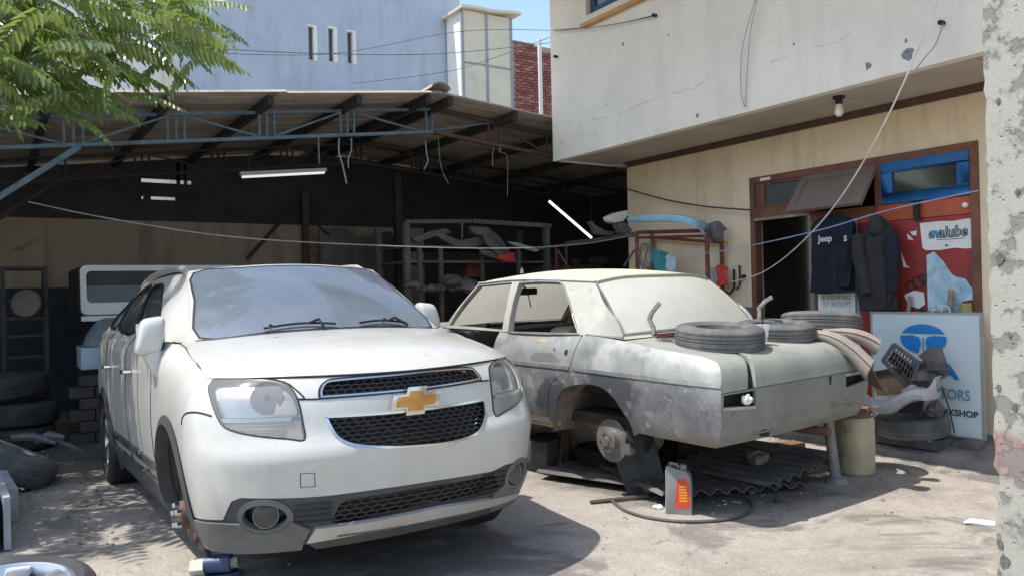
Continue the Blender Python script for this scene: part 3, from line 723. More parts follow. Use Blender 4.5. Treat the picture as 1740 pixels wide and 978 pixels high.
def m_lens():
    t = NT('clear_lamp_lens'); t.color((.45, .46, .46)); t.rough(.08); t.b.inputs['Specular IOR Level'].default_value = .6
    tr = t.n.new('ShaderNodeBsdfTransparent'); tr.inputs[0].default_value = (.9, .9, .88, 1)
    m1 = t.n.new('ShaderNodeMixShader'); m1.inputs[0].default_value = .66; t.L(t.b.outputs[0], m1.inputs[1]); t.L(tr.outputs[0], m1.inputs[2])
    t.L(m1.outputs[0], t.o.inputs[0]); return t.m
CM['lens'] = m_lens()

CARM = Matrix.Translation((1.6306, 4.2734, .0863)) @ rot3(radians(-89.98), radians(-2.0), radians(.2))
suv = empty('crossover_car', (1.6306, 4.2734, .0863), rot3(radians(-89.98), radians(-2.0), radians(.2)),
            label='white crossover car with one front wheel removed and a gold emblem on its grille', cat='car')
CREF = (-1.2, 0, .75)
PV = [0, .10, .22, .40, .58, .75, .86, .94, 1.0]
PY = [.83, .865, .888, .908, .916, .910, .890, .858, .805]
def interp(x, X, Y): return float(np.interp(x, X, Y))
def hermite(x, X, Y):
    i = max(0, min(len(X)-2, int(np.searchsorted(X, x))-1))
    def sl(k):
        if k == 0: return (Y[1]-Y[0])/(X[1]-X[0])
        if k == len(X)-1: return (Y[-1]-Y[-2])/(X[-1]-X[-2])
        return (Y[k+1]-Y[k-1])/(X[k+1]-X[k-1])
    h = X[i+1]-X[i]; t = (x-X[i])/h; a, b = sl(i)*h, sl(i+1)*h
    return (2*t**3-3*t*t+1)*Y[i]+(t**3-2*t*t+t)*a+(-2*t**3+3*t*t)*Y[i+1]+(t**3-t*t)*b
ZB = .20
def zsh(x): return hermite(x, [-3.75, -2.8, -1.5, -.25, .1, .38, .6], [1.20, 1.19, 1.155, 1.115, 1.035, .965, .925])
def ysc(x):                         # plan taper
    if x < -2.9: return 1-.10*((-2.9-x)/.8)**2
    return 1.0
def prof(v, x): 
    y = hermite(min(max(v, 0), 1), PV, PY)
    k = max(0., min(1., (-.1-x)/.3)) if x < -.1 else 0
    if v > .75: y += (k*.045)*(v-.75)/.25
    return y
def side(s): 
    def fn(x, v): return Vector((x, s*prof(v, x)*ysc(x), ZB+v*(zsh(x)-ZB)))
    return fn
XE = .38
def ft(t):                          # top edge height of the fascia by angle
    a = abs(t)/(pi/2); return .945+(zsh(XE)-.945)*min(1, a*1.25)**1.6
FX0 = ([0, .08, .2, .42, .56, .66, .88, 1.0], [.82, .86, .905, .928, .948, .905, .885, .845])
def fascia(t, v):
    a = abs(t); s = 1 if t >= 0 else -1
    n = 2.35-.5*max(0, min(1, (v-.55)/.45))
    x0 = hermite(v, *FX0); xe = XE; b = prof(v, XE)
    c, d = max(0., cos(a))**(2/n), sin(min(a, pi/2))**(2/n)
    z = ZB+v*(ft(t)-ZB)
    return Vector((xe+(x0-xe)*c, s*b*d, z))
def wbase(w): return Vector((-.216+.16*(1-w*w), .745*w, 1.118+.028*(1-w*w)))
def wtop(w): return Vector((-.924+.11*(1-w*w), .616*w, 1.545+.035*(1-w*w)))
def hood(u, w):
    t = (pi/2)*(abs(w)**1.0)*(1 if w >= 0 else -1)
    e = fascia(t, 1.0); b = wbase(w*1.07)
    if abs(w) > 0: 
        k = abs(w)**6; tgt = Vector((XE+(-.216-XE)*u, 0, 0))
    p = e.lerp(b, u)
    p.z += (.045*sin(pi*min(1, max(u, 0)**.62)))*(1-abs(w)**3)+.010*sin(pi*u)
    kk = abs(w)**5
    zs = zsh(p.x); ys_ = prof(1, p.x)*(1 if w > 0 else -1)
    p.z = p.z*(1-kk)+zs*kk; p.y = p.y*(1-kk)+ys_*kk
    return p
def screen(u, w):
    p = wbase(w).lerp(wtop(w), u); nrm = Vector((.51, 0, .86)); return p+nrm*(.030*sin(pi*u)*(1-.5*w*w))
def zroof(x): return hermite(x, [-3.7, -3.3, -2.4, -1.5, -.9], [1.44, 1.535, 1.60, 1.605, 1.577])
def roof(u, w):
    a = wtop(w); x = a.x+(-3.55-a.x)*u
    y = w*(.616+.04*sin(pi*min(1, u*1.2))-.03*u)
    return Vector((x, y, zroof(x)-.035*w*w-.02*abs(w)**8 if u > 0 else a.z))
def roof_edge(x):
    u = max(0, min(1, (x+.924)/(-3.55+.924))); p = roof(max(u, 1e-4), 1); return p
def house(s):
    def fn(u, v):
        xa, xr = -.216-.708*v, -3.66+.11*v
        x = xa+(xr-xa)*u; e = roof_edge(x if x < -.924 else -.924)
        yb = prof(1, x)*ysc(x); zb_ = zsh(x)
        if x > -.924: ez = e.z
        y = yb+(e.y-yb)*v+.020*sin(pi*v); z = zb_+(e.z-zb_)*v
        if u < .12:                                  # blend onto the screen pillar edge
            k = (1-u/.12)**2; q = wbase(1).lerp(wtop(1), v); y = y*(1-k)+q.y*k; z = z*(1-k)+q.z*k
        return Vector((x, s*y, z))
    return fn
def P(name, mat, fn, poly, holes=(), step=.05, off=0, thick=.012, sc=(1, 1), parent=None, smooth=True, angle=35):
    m = MB(); region(m, fn, poly, holes, step, off, thick, sc, CREF)
    return m.build(name, CM[mat], parent or suv, world=False, smooth=smooth, angle=angle, fixn=True)
FSC = (.62, .74)
def ftr(pts, n=4, closed=True): return spline(trace(fascia, CARM, pts, (-1.57, 1.57, 0, 1.0)), n, closed) if n > 1 else trace(fascia, CARM, pts, (-1.57, 1.57, 0, 1.0))
def z1(*p): return [(100+.5519*x, 420+.5519*y) for x, y in p]
def z2(*p): return [(500+.5519*x, 420+.5519*y) for x, y in p]
def mir(p): return [(-a, b) for a, b in p][::-1]
HL = ftr(z1((470, 412), (520, 404), (600, 403), (690, 416), (722, 440), (741, 480), (752, 535), (758, 592), (700, 590), (600, 580), (530, 564), (500, 545), (480, 506), (465, 460)), 3)
def z9(*p): return [(500+.28846*x, 582+.28846*y) for x, y in p]
def ftl(*runs):                      # outline from smooth runs that meet in corners
    out = []
    for r in runs:
        q = trace(fascia, CARM, z9(*r), (-1.57, 1.57, 0, 1.0)); q = spline(q, 4, False) if len(q) > 2 else q; out += q[:-1]
    return out
GLO = ftl(((175, 430), (700, 393), (1120, 328)), ((1120, 328), (1132, 400), (1122, 475), (1062, 545), (900, 592), (700, 613), (450, 617), (330, 602), (255, 565), (208, 500), (175, 430)))
GUP = ftl(((156, 322), (450, 300), (800, 264), (1097, 216)), ((1097, 216), (1064, 168), (1022, 150), (800, 164), (500, 194), (240, 218), (182, 236), (156, 275), (156, 322)))
def inset(poly, d, sc):
    pl = [np.array((p[0]*sc[0], p[1]*sc[1])) for p in poly]; n = len(pl); out = []
    ar = sum(pl[i][0]*pl[(i+1) % n][1]-pl[(i+1) % n][0]*pl[i][1] for i in range(n)); sg = 1 if ar > 0 else -1
    for i in range(n):
        t = pl[(i+1) % n]-pl[i-1]; t = t/(np.linalg.norm(t)+1e-9); nn = np.array((-t[1], t[0]))*sg; q = pl[i]+nn*d; out.append((q[0]/sc[0], q[1]/sc[1]))
    return out
# lower dark zone, fog recess, corner lips, skid plate
BAND = ftr(z1((415, 828), (505, 838), (530, 782), (560, 770), (757, 769)), 1)+ftr(z2((100, 764), (265, 742), (440, 716), (610, 688), (650, 668), (719, 632)), 1)
BOT = [(1.50, .0), (.9, .0), (.0, .0), (-.9, .0), (-1.50, .0)]
tl, vl = BAND[0]; tr_, vr = BAND[-1]
BUMP_LOW = [(-pi/2, vl+.02)]+BAND+[(pi/2, vr+.02)]
def vband(t): return interp(t, [p[0] for p in BUMP_LOW], [p[1] for p in BUMP_LOW])
VS = .70                              # seam between bumper and fenders at the corners
upper = [(-pi/2, VS)]+[]
SEAMV = .80
bumper = BUMP_LOW+[(pi/2, SEAMV), (1.38, SEAMV+.01)]
hlm = mir(HL)
# bumper: everything between dark band and the hood line, with lamps and grilles cut out
top = [(t, 1.0) for t in np.linspace(pi/2, -pi/2, 41)]
print('HL', [(round(a, 2), round(b, 2)) for a, b in HL][::3])
print('GUP', [(round(a, 2), round(b, 2)) for a, b in GUP][::2]); print('GLO', [(round(a, 2), round(b, 2)) for a, b in GLO][::2])
print('BAND', [(round(a, 2), round(b, 2)) for a, b in BAND])
P('front_bumper', 'white', fascia, BUMP_LOW+top, [HL, hlm, GLO, GUP], .035, 0, .02, FSC)
# chrome rings and meshes
def ring(name, mat, poly, w_, off, parent=None, step=.03):
    return P(name, mat, fascia, inset(poly, -.001, FSC), [inset(poly, w_, FSC)], step, off, .014, FSC, parent)
def hexmesh(name, poly, off, pitch=.030, wd=.0045, mat='black', parent=None):
    m = MB(); ins = inset(poly, .004, FSC)
    ts = [p[0] for p in poly]; vs = [p[1] for p in poly]
    dt, dv = pitch/FSC[0], pitch*.62/FSC[1]; r = 0; v = min(vs)
    def q(t, v): return fascia(t, v)+Vector((off, 0, 0))
    def seg(a, b):
        if inside(((a[0]+b[0])/2, (a[1]+b[1])/2), ins): m.bar(q(*a), q(*b), .006, wd, (1, 0, 0))
    while v < max(vs)+dv:
        t = min(ts)+(dt/2 if r % 2 else 0)
        while t < max(ts)+dt:
            c = (t, v); h = dv*.36
            p1, p2 = (t-dt/2, v+h), (t, v+h+dv*.30); p3 = (t+dt/2, v+h); p0 = (t-dt/2, v-h)
            seg(p0, p1); seg(p1, p2); seg(p2, p3); t += dt
        v += dv; r += 1
    return m.build(name, CM[mat], parent or suv, world=False)
for poly, nm in ((GLO, 'lower'), (GUP, 'upper')):
    gb = P('grille', 'gap', fascia, inset(poly, -.01, FSC), [], .05, -.045, 0, FSC)
    hexmesh('grille_mesh', poly, -.02, parent=gb)
    if nm == 'upper': ring('grille_border', 'black', inset(poly, -.007, FSC), .009, .003, parent=gb); ring('grille_surround', 'chrome', inset(poly, .001, FSC), .006, .004, parent=gb)
    else: ring('grille_surround', 'chrome', poly, .009, .004, parent=gb)
# emblem
p0 = trace(fascia, CARM, [(704, 679)], (-1.2, 1.2, 0, 1))[0]; pc = fascia(*p0)
BT = [(-1, -.52), (-.38, -.52), (-.42, -1), (.32, -1), (.36, -.52), (.90, -.52), (1, .52), (.38, .52), (.42, 1), (-.32, 1), (-.36, .52), (-.90, .52)]
em = MB().prism([(-a*.131, b*.066) for a, b in BT], lambda a, b, c: Vector((pc.x+.012+c+.06*b, pc.y-a*-1*-1, pc.z+b)), .012).build('emblem', CM['chrome'], suv, world=False, bevel=.002)
MB().prism([(-a*.104, b*.047) for a, b in BT], lambda a, b, c: Vector((pc.x+.0245+c+.06*b, pc.y-a, pc.z+b)), .005).build('emblem_face', CM['gold'], em, world=False, bevel=.0015)
# headlights
for s, poly in ((-1, HL), (1, hlm)):
    h = P('headlight', 'lens', fascia, inset(poly, .004, FSC), [], .03, .004, 0, FSC)
    P('housing', 'lampin', fascia, inset(poly, -.004, FSC), [], .04, -.05, 0, FSC, h)
    ring('lamp_seal', 'black', poly, .006, .002, h)
    ct = np.mean(poly, axis=0)
    lo = min(p[1] for p in poly); hi = max(p[1] for p in poly); cut = lo+(hi-lo)*.36
    from_ = [p for p in poly]
    def clip(poly, keep):
        out = []
        for i in range(len(poly)):
            a, b = poly[i], poly[(i+1) % len(poly)]
            ka, kb = keep(a[1]), keep(b[1])
            if ka: out.append(a)
            if ka != kb:
                f = (cut-a[1])/(b[1]-a[1]); out.append((a[0]+(b[0]-a[0])*f, cut))
        return out
    up_, lo_ = clip(poly, lambda v: v > cut), clip(poly, lambda v: v <= cut)
    P('reflector', 'reflector', fascia, inset(up_, .014, FSC), [], .03, -.030, .02, FSC, h)
    P('turn_signal', 'amber', fascia, inset(lo_, .010, FSC), [], .03, -.018, .02, FSC, h)
    q = fascia(ct[0]-.10*s, ct[1]+.06)+Vector((-.022, 0, 0)); n = Vector((.8, s*.45, .25)).normalized()
    MM = Matrix.Translation(q) @ n.to_track_quat('Z', 'Y').to_matrix().to_4x4()
    MB().lathe([(0, -.03), (.03, -.026), (.055, -.012), (.070, .004), (.073, .004)], 24, MM).build('bowl', CM['bowl'], h, world=False, smooth=True)
    MB().lathe([(.016, -.03), (.016, .0), (.010, .012), (0, .014)], 12, MM).build('bulb', CM['glass'], h, world=False, smooth=True)
    # side marker block and the bright bar between the upper and lower chambers
    tm = [p[0] for p in up_]; ta = (min(tm) if s > 0 else max(tm)); tb = ta+s*.17
    P('side_marker', 'white', fascia, [(ta+s*.035, cut+.03), (tb, cut+.03), (tb, hi-.11), (ta+s*.085, hi-.13)], [], .03, -.016, .012, FSC, h)
    P('chamber_bar', 'chrome', fascia, [(min(tm)+.05, cut-.012), (max(tm)-.06, cut-.012), (max(tm)-.06, cut+.012), (min(tm)+.05, cut+.012)], [], .03, -.008, .012, FSC, h)
    for k in range(7):
        v0 = lo+.02+(cut-lo-.04)*k/7; P('lens_rib', 'lampin', fascia, [(min(tm)+.10, v0), (max(tm)-.10, v0), (max(tm)-.10, v0+.005), (min(tm)+.10, v0+.005)], [], .04, -.006, .004, FSC, h)
# dark lower band with its intake, fog lamps, grey lip and silver skid
INT = ftr(z2((112, 848), (140, 792), (170, 776), (400, 738), (620, 700), (632, 742), (600, 760), (380, 806), (150, 858)), 1)
LIPT = ftr(z1((415, 828), (505, 842), (560, 862), (610, 890), (690, 892), (757, 868)), 1)
SK = ftr(z2((66, 861), (250, 836), (450, 795), (663, 745), (662, 775), (450, 826), (250, 866), (38, 905)), 1)
SKB = [p for p in SK[4:]][::-1]
low = [(-pi/2, 0), (-pi/2, vl+.02)]+BAND+[(pi/2, vr+.02), (pi/2, 0)]
lowp = [(t, v-.004) for t, v in BUMP_LOW]+[(t, 0) for t in np.linspace(pi/2, -pi/2, 31)]
FOG = trace(fascia, CARM, z1((630, 832)), (-1.57, 0, 0, .6))[0]
def ell(c, a, b, n=28): return [(c[0]+a*cos(2*pi*k/n), c[1]+b*sin(2*pi*k/n)) for k in range(n)]
FE = ell(FOG, .168, .092); FEm = mir(FE)
P('bumper_valance', 'clad', fascia, lowp, [INT, FE, FEm], .035, -.006, .02, FSC)
gi = P('intake', 'gap', fascia, inset(INT, -.01, FSC), [], .05, -.05, 0, FSC); hexmesh('intake_mesh', INT, -.022, pitch=.034, parent=gi)
for c, poly, s in ((FOG, FE, -1), ((-FOG[0], FOG[1]), FEm, 1)):
    f_ = P('fog_lamp', 'black', fascia, inset(poly, -.006, FSC), [], .03, -.05, 0, FSC)
    P('bezel', 'grey', fascia, inset(poly, -.012, FSC), [inset(poly, .012, FSC)], .02, .004, .03, FSC, f_)
    q = fascia(c[0]-.03*s, c[1]+.008)+Vector((-.03, 0, 0)); n = Vector((.93, s*.3, 0)).normalized()
    MM = Matrix.Translation(q) @ n.to_track_quat('Z', 'Y').to_matrix().to_4x4()
    MB().lathe([(0, -.03), (.03, -.025), (.046, .0), (.052, .012), (.056, .012), (.056, -.03)], 24, MM).build('lamp_bowl', CM['bowl'], f_, world=False, smooth=True)
    MB().lathe([(.050, .010), (.03, .018), (0, .021)], 24, MM).build('lens', CM['foglens'], f_, world=False, smooth=True)
    # louvres inboard of the lamp
    for k in range(4):
        vv = c[1]+.055-.035*k; t0, t1 = c[0]-s*.19, c[0]-s*.40
        pts = [fascia(t0+(t1-t0)*i/6, vv)+Vector((.003, 0, 0)) for i in range(7)]; MB().tube(pts, .005, 5).build('louvre', CM['black'], f_, world=False)
def vlip(t): 
    a = abs(t); return interp(a, [0, .75, .80, 1.0, 1.2, 1.57], [0, 0, .055, .10, .15, .17])
lip = [(t, .0) for t in np.linspace(-1.57, -.52, 14)]
lt = [p for p in LIPT if p[0] > -1.56]
lipp = [(-1.565, -.03)]+[(-1.565, lt[0][1])]+lt+[(SK[0][0], SK[0][1]), (SK[-1][0], SK[-1][1]), (SK[-1][0], -.03)]
for pl in (lipp, mir(lipp)): P('bumper_corner_lip', 'grey', fascia, pl, [FE, FEm] if False else [], .035, .008, .02, FSC) if False else None
lip2 = [(-1.565, -.02), (-1.565, vl+.01)]+[(t, v-.004) for t, v in trace(fascia, CARM, z1((415, 832), (505, 846)), (-1.57, 0, 0, .6))]+[(FOG[0]-.17, FOG[1]-.035), (FOG[0]-.10, FOG[1]-.082), (FOG[0], FOG[1]-.100), (FOG[0]+.11, FOG[1]-.082), (FOG[0]+.17, FOG[1]-.03), (SK[0][0]-.03, SK[0][1]-.005), (SK[-1][0]-.02, SK[-1][1]), (SK[-1][0]-.03, -.02)]
for pl in (lip2, mir(lip2)): P('bumper_corner_lip', 'grey', fascia, pl, [], .035, .008, .02, FSC)
P('skid_plate', 'silver', fascia, SK, [], .035, .012, .02, FSC)
under = [(a, b-.006) for a, b in SKB]+[(SK[3][0]+.02, -.03), (SK[0][0]-.0, -.03)]
P('skid_edge', 'clad', fascia, under, [], .04, .004, .02, FSC)
# skid slots
for k, f0 in enumerate((.10, .38, .66)):
    a, b = np.array(SK[0]), np.array(SK[3]); c, d = np.array(SK[7]), np.array(SK[4])
    def bl(u, v): return tuple((a*(1-u)+b*u)*(1-v)+(c*(1-u)+d*u)*v)
    P('skid_slot', 'grey', fascia, [bl(f0, .58), bl(f0+.2, .58), bl(f0+.2, .74), bl(f0, .74)], [], .04, .0135, .001, FSC)
# tow-eye cover
tc = ftr(z2((20, 696), (62, 694), (63, 734), (21, 737)), 1)
P('tow_eye_cover', 'gap', fascia, inset(tc, -.003, FSC), [inset(tc, .0, FSC)], .02, .0015, .001, FSC)
# hood
P('hood', 'white', hood, [(.0, -.93), (.0, .93), (.5, .955), (.985, .93), (.985, -.93), (.5, -.955)], [], .045, .006, .02, (1.0, .82))
for s in (-1, 1):
    P('hood_gap', 'gap', hood, [(.0, s*.93), (.5, s*.955), (.985, s*.93), (.985, s*.945), (.5, s*.97), (.0, s*.945)], [], .05, -.002, 0, (1.0, .82))
    P('fender_cap', 'white', hood, [(.0, s*.945), (.5, s*.97), (.985, s*.945), (1.0, s*1.0), (.0, s*1.0)], [], .03, .0, .01, (1.0, .82))
pts = [fascia(t, 1.0)+Vector((.004, 0, -.002)) for t in np.linspace(-1.2, 1.2, 31)]
MB().tube(pts, .006, 6).build('hood_front_gap', CM['gap'], suv, world=False, smooth=True)
for name_, ln in (('hood_gap', z1((470, 410), (520, 401), (600, 400), (692, 413), (732, 440), (757, 466))+z2((12, 466), (50, 467), (82, 465))), ('hood_gap', z2((574, 411), (586, 410), (598, 408))),
                  ('bumper_seam', z1((368, 548), (376, 524), (392, 510), (420, 507), (448, 512), (470, 519)))):
    q = [fascia(a, b) for a, b in spline(trace(fascia, CARM, ln, (-1.57, 1.57, 0, 1.0)), 3, False)]
    MB().tube([p+(p-Vector(CREF)).normalized()*-.001 for p in q], .0045, 6).build(name_, CM['gap'], suv, world=False)
q = [fascia(-a, b) for a, b in spline(trace(fascia, CARM, z1((368, 548), (376, 524), (392, 510), (420, 507), (448, 512), (470, 519)), (-1.57, 1.57, 0, 1.0)), 3, False)]
MB().tube(q, .0045, 6).build('bumper_seam', CM['gap'], suv, world=False)
# sides
AR = .385
def arch(cx, cz, r, x0=None): return [(cx+r*cos(a), cz+r*sin(a)) for a in np.linspace(-.55, pi+.55, 34)]
def side_poly(pts):                  # (x,z) -> (x,v)
    return [(x, (z-ZB)/(zsh(x)-ZB)) for x, z in pts]
SSC = (1, .93)
for s in (-1, 1):
    F = side(s)
    a1 = arch(0, .335, AR); a2 = arch(-2.76, .335, AR)
    def top_line(x0, x1, n=14): return [(x, zsh(x)) for x in np.linspace(x0, x1, n)]
    fe = [(XE, .22), (XE, zsh(XE))]+top_line(XE, -.42)[1:]+[(-.44, .95), (-.47, .6), (-.46, .42)]
    # cut the arch out of the fender outline
    arcf = [(x, z) for x, z in a1 if z > .34]
    fe = [(XE, .36), (XE, zsh(XE))]+top_line(XE, -.42)[1:]+[(-.445, .95), (-.475, .6), (-.455, .40)]+[(x, z) for x, z in arcf[::-1]]
    P('fender', 'white', F, side_poly(fe), [], .05, 0, .02, SSC)
    fd = [(-.449, .95), (-.479, .6), (-.46, .40)]; 
    fd = [(-.424, zsh(-.424)), (-.449, .95), (-.479, .6), (-.462, .37), (-1.46, .36), (-1.47, .8), (-1.44, zsh(-1.44))]+top_line(-1.44, -.424)[1:-1]
    d1 = P('front_door', 'white', F, side_poly(fd), [], .06, 0, .02, SSC)
    a2t = [(x, z) for x, z in a2 if z > .36]
    rd = [(-1.445, zsh(-1.445)), (-1.475, .8), (-1.465, .36), (-2.36, .36)]+[(x, z) for x, z in a2t if x > -2.62]+[(-2.52, .95), (-2.5, zsh(-2.5))]+top_line(-2.5, -1.445)[1:-1]
    d2 = P('rear_door', 'white', F, side_poly(rd), [], .06, 0, .02, SSC)
    qp = [(-2.505, zsh(-2.505)), (-2.525, .95)]+[(x, z) for x, z in a2t if x < -2.62]+[(-3.16, .30), (-3.70, .34), (-3.72, zsh(-3.7))]+top_line(-3.7, -2.505)[1:-1]
    P('rear_quarter', 'white', F, side_poly(qp), [], .06, 0, .02, SSC)
    sill = [(-.40, .20), (-.46, .355), (-2.36, .355), (-2.42, .20)]
    P('sill_cladding', 'clad', F, side_poly(sill), [], .06, .012, .03, SSC)
    # door mouldings
    P('door_moulding', 'clad', F, side_poly([(-.50, .42), (-.52, .47), (-2.30, .47), (-2.34, .42)]), [], .06, .014, .015, SSC)
    for cx in (0, -2.76):
        aa = arch(cx, .335, AR)
        m = MB(); n = len(aa)
        for i in range(n-1):
            q = []
            for (x, z) in (aa[i], aa[i+1]):
                r = (x-cx, z-.335); k = (AR+.045)/AR; xo, zo = cx+r[0]*k, .335+r[1]*k
                def Y(x, z): 
                    vv = (z-ZB)/(zsh(x)-ZB); return F(min(x, XE), max(vv, 0))
                pi_, po = Y(x, max(z, .2)), Y(xo, max(zo, .2))
                ro, ri = Vector((xo, po.y+s*.006, max(zo, .16))), Vector((x, pi_.y+s*.018, max(z, .16)))
                q.append((ro, ri, Vector((x, pi_.y-s*.05, max(z, .16)))))
            m.add([q[0][0], q[0][1], q[0][2], q[1][0], q[1][1], q[1][2]], [(0, 3, 4, 1), (1, 4, 5, 2)])
        if True: m.build('arch_trim', CM['clad'], suv, world=False, smooth=True)
        # wheel liner
        m = MB(); 
        def lin(u, v, cx=cx): 
            a = -.35+(pi+.7)*u; r = AR+.01; return Vector((cx+r*cos(a), s*(.86-.36*v), .335+r*sin(a)))
        m.grid(lin, 24, 4); m.add([Vector((cx+(AR+.01)*cos(a), s*.50, .335+(AR+.01)*sin(a))) for a in np.linspace(-.35, pi+.35, 25)], [tuple(range(25))])
        m.build('wheel_liner', CM['liner'], suv, world=False, smooth=True)
    # door shut lines, sunk dark
    for ln in ([(-.42, zsh(-.42)), (-.447, .95), (-.477, .6), (-.46, .40)], [(-1.442, zsh(-1.442)), (-1.4725, .8), (-1.4625, .36)], [(-2.502, zsh(-2.5)), (-2.522, .95), (-2.5, .85), (-2.47, .62)]):
        q = [F(x, v) for x, v in side_poly(spline(ln, 5, False))]; MB().tube([p+Vector((0, -s*.0015, 0)) for p in q], .0055, 6).build('shut_line', CM['gap'], suv, world=False)
    # handles
    for par, hx in ((d1, -1.28), (d2, -2.32)):
        q = F(hx, (.93-ZB)/(zsh(hx)-ZB)); MB().tube([q+Vector((-.10, 0, .0)), q+Vector((-.08, s*.035, .004)), q+Vector((.06, s*.035, .008)), q+Vector((.09, 0, .008))], [.011, .014, .014, .010], 8).build('handle', CM['chrome'], par, world=False, smooth=True)
    # upper body with window openings
    G = house(s)
    W1 = spline([(.105, .09), (.20, .085), (.335, .085), (.345, .80), (.30, .86), (.23, .86), (.19, .78), (.14, .45)], 3)
    W2 = spline([(.365, .085), (.62, .085), (.635, .40), (.60, .83), (.50, .87), (.375, .86)], 3)
    W3 = spline([(.665, .09), (.80, .13), (.88, .30), (.87, .60), (.76, .80), (.64, .83), (.655, .40)], 3)
    GSC = (3.4, .45)
    P('upper_body', 'white', G, [(0, 0), (.25, 0), (.5, 0), (.75, 0), (1, 0), (1, 1), (.75, 1), (.5, 1), (.25, 1), (0, 1)], [W1, W2, W3], .06, 0, .03, GSC)
    for k, Wn in enumerate((W1, W2, W3)):
        wn = P('side_window', 'glass', G, inset(Wn, -.008, GSC), [], .08, -.018, 0, GSC)
        P('window_trim', 'black', G, inset(Wn, -.010, GSC), [inset(Wn, .012, GSC)], .05, .003, .016, GSC, wn)
    P('pillar_blackout', 'black', G, [(.348, .09), (.362, .09), (.372, .86), (.348, .86)], [], .06, .002, .002, GSC)
    # wind deflector over the front window
    # mirror
    mc = Vector((-.34, s*.93, 1.155)) if s < 0 else Vector((-.47, .80, 1.185))
    m = MB(); nu, nv = 14, 14
    def sup(u, v):
        a, b = -pi/2+pi*u, 2*pi*v; e = .55
        def p_(q, k): return (abs(q)**k)*(1 if q >= 0 else -1)
        x = .062*p_(cos(a), .7)*p_(cos(b), e); y = .066*p_(cos(a), .4)*p_(sin(b), .5); z = .105*p_(sin(a), .45)
        y += -.018*s*(1 if True else 0)*(z/.1); z2_ = z*(1-.12*(y*s/.1)); return mc+Vector((x+.012*(1-(z/.11)**2), y, z2_))
    m.grid(sup, nu, nv*2); mm = m.build('wing_mirror', CM['white'], suv, world=False, smooth=True, angle=60)
    MB().tube([mc+Vector((.008, -s*.015, -.09)), mc+Vector((.02, -s*.035, -.16)), Vector((-.30, s*.895, .93)) if s < 0 else Vector((-.36, .80, 1.06))], [.058, .046, .010], 10).build('mirror_stalk', CM['white'], mm, world=False, smooth=True)
    MB().box(mc+Vector((-.058, 0, .0)), (.012, .12, .15)).build('mirror_glass', CM['chrome'], mm, world=False, bevel=.005)
    MB().bar(mc+Vector((-.02, -s*.068, .075)), mc+Vector((-.0, -s*.058, -.11)), .016, .05).build('mirror_gasket', CM['black'], mm, world=False)
    # roof rail
    rp = []
    for i in range(15):
        u = .035+.80*i/14; q = roof(u, .95); lift = .035*min(1, sin(pi*i/14)*4); rp.append(q+Vector((0, s*0, lift)))
    rp = [Vector((q.x, abs(q.y)*s, q.z)) for q in rp]
    MB().tube(rp, [.02]+[.022]*13+[.015], 8).build('roof_rail', CM['silver'], suv, world=False, smooth=True)
P('roof', 'white', roof, [(0, -1), (.25, -1), (.5, -1), (.75, -1), (1, -1), (1, 1), (.75, 1), (.5, 1), (.25, 1), (0, 1)], [], .08, .0, .0, (2.6, .62))
# windscreen, cowl, wipers
sc2 = (.78, .66)
wsp = spline([(.03, -.95), (.015, -.5), (.01, 0), (.015, .5), (.03, .95), (.5, .965), (.955, .95), (.965, .5), (.97, 0), (.965, -.5), (.955, -.95), (.5, -.965)], 3)
P('screen_surround', 'white', screen, [(0, -1), (0, 1), (.5, 1), (1, 1), (1, -1), (.5, -1)], [wsp], .06, 0, .01, sc2)
ws = P('windscreen', 'screen', screen, inset(wsp, .008, sc2), [], .06, .002, .0, sc2)
P('screen_seal', 'black', screen, inset(wsp, -.001, sc2), [inset(wsp, .010, sc2)], .05, .004, .006, sc2, ws)
MB().grid(lambda u, v: wbase(-.98+1.96*v)+Vector((.11*(1-u)+.0, 0, -.02*(1-u)+.008)), 3, 20).build('cowl', CM['clad'], suv, world=False, smooth=True)
for y0, y1, dy in ((-.52, .02, 0), (.22, .66, 0)):
    pts = []
    for i in range(9):
        w_ = y0+(y1-y0)*i/8; q = screen(.035+.030*sin(pi*min(1, i/8*.9+.05)), w_); pts.append(q+Vector((.01, 0, .016)))
    MB().tube(pts, .007, 6).build('wiper', CM['black'], suv, world=False, smooth=True)
    q = pts[5]; MB().tube([wbase(y0+.42)+Vector((.03, 0, .02)), pts[6]+Vector((.01, 0, .022)), q], .009, 6).build('wiper_arm', CM['black'], suv, world=False, smooth=True)
MB().tube([wbase(-.55)+Vector((.20, 0, .04)), wbase(-.55)+Vector((.215, 0, .05))], .012, 8).build('washer_jet', CM['black'], suv, world=False)
MB().tube([wbase(.3)+Vector((.19, 0, .04)), wbase(.3)+Vector((.205, 0, .05))], .012, 8).build('washer_jet', CM['black'], suv, world=False)
# tail, floor and cabin
m = MB()
def tail(u, v):
    w_ = -1+2*u
    if v < .62:
        q = v/.62; z = .3+q*(1.19-.3); y = prof(min(1, (z-ZB)/(1.2-ZB)), -3.7)*.9*w_; x = -3.70-.05*(1-w_*w_)
    else:
        q = (v-.62)/.38; z = 1.19+q*(1.45-1.19); y = (.77-.16*q)*w_; x = -3.70+.16*q-.05*(1-w_*w_)
    return Vector((x, y, z))
m.grid(tail, 10, 12); m.build('tailgate', CM['white'], suv, world=False, smooth=True)
m = MB(); m.box2((.30, -.80, .24), (-3.6, .80, .40)); m.box2((.55, -.42, .24), (.30, .42, .62)); m.build('floor_pan', CM['gap'], suv, world=False)
m = MB(); m.box2((.62, -.45, .5), (-.05, .45, .86)); m.build('engine_bay', CM['gap'], suv, world=False)
m = MB(); m.box2((-.12, -.70, .80), (-.62, .70, 1.06)); m.build('dashboard', CM['seat'], suv, world=False, bevel=.06)
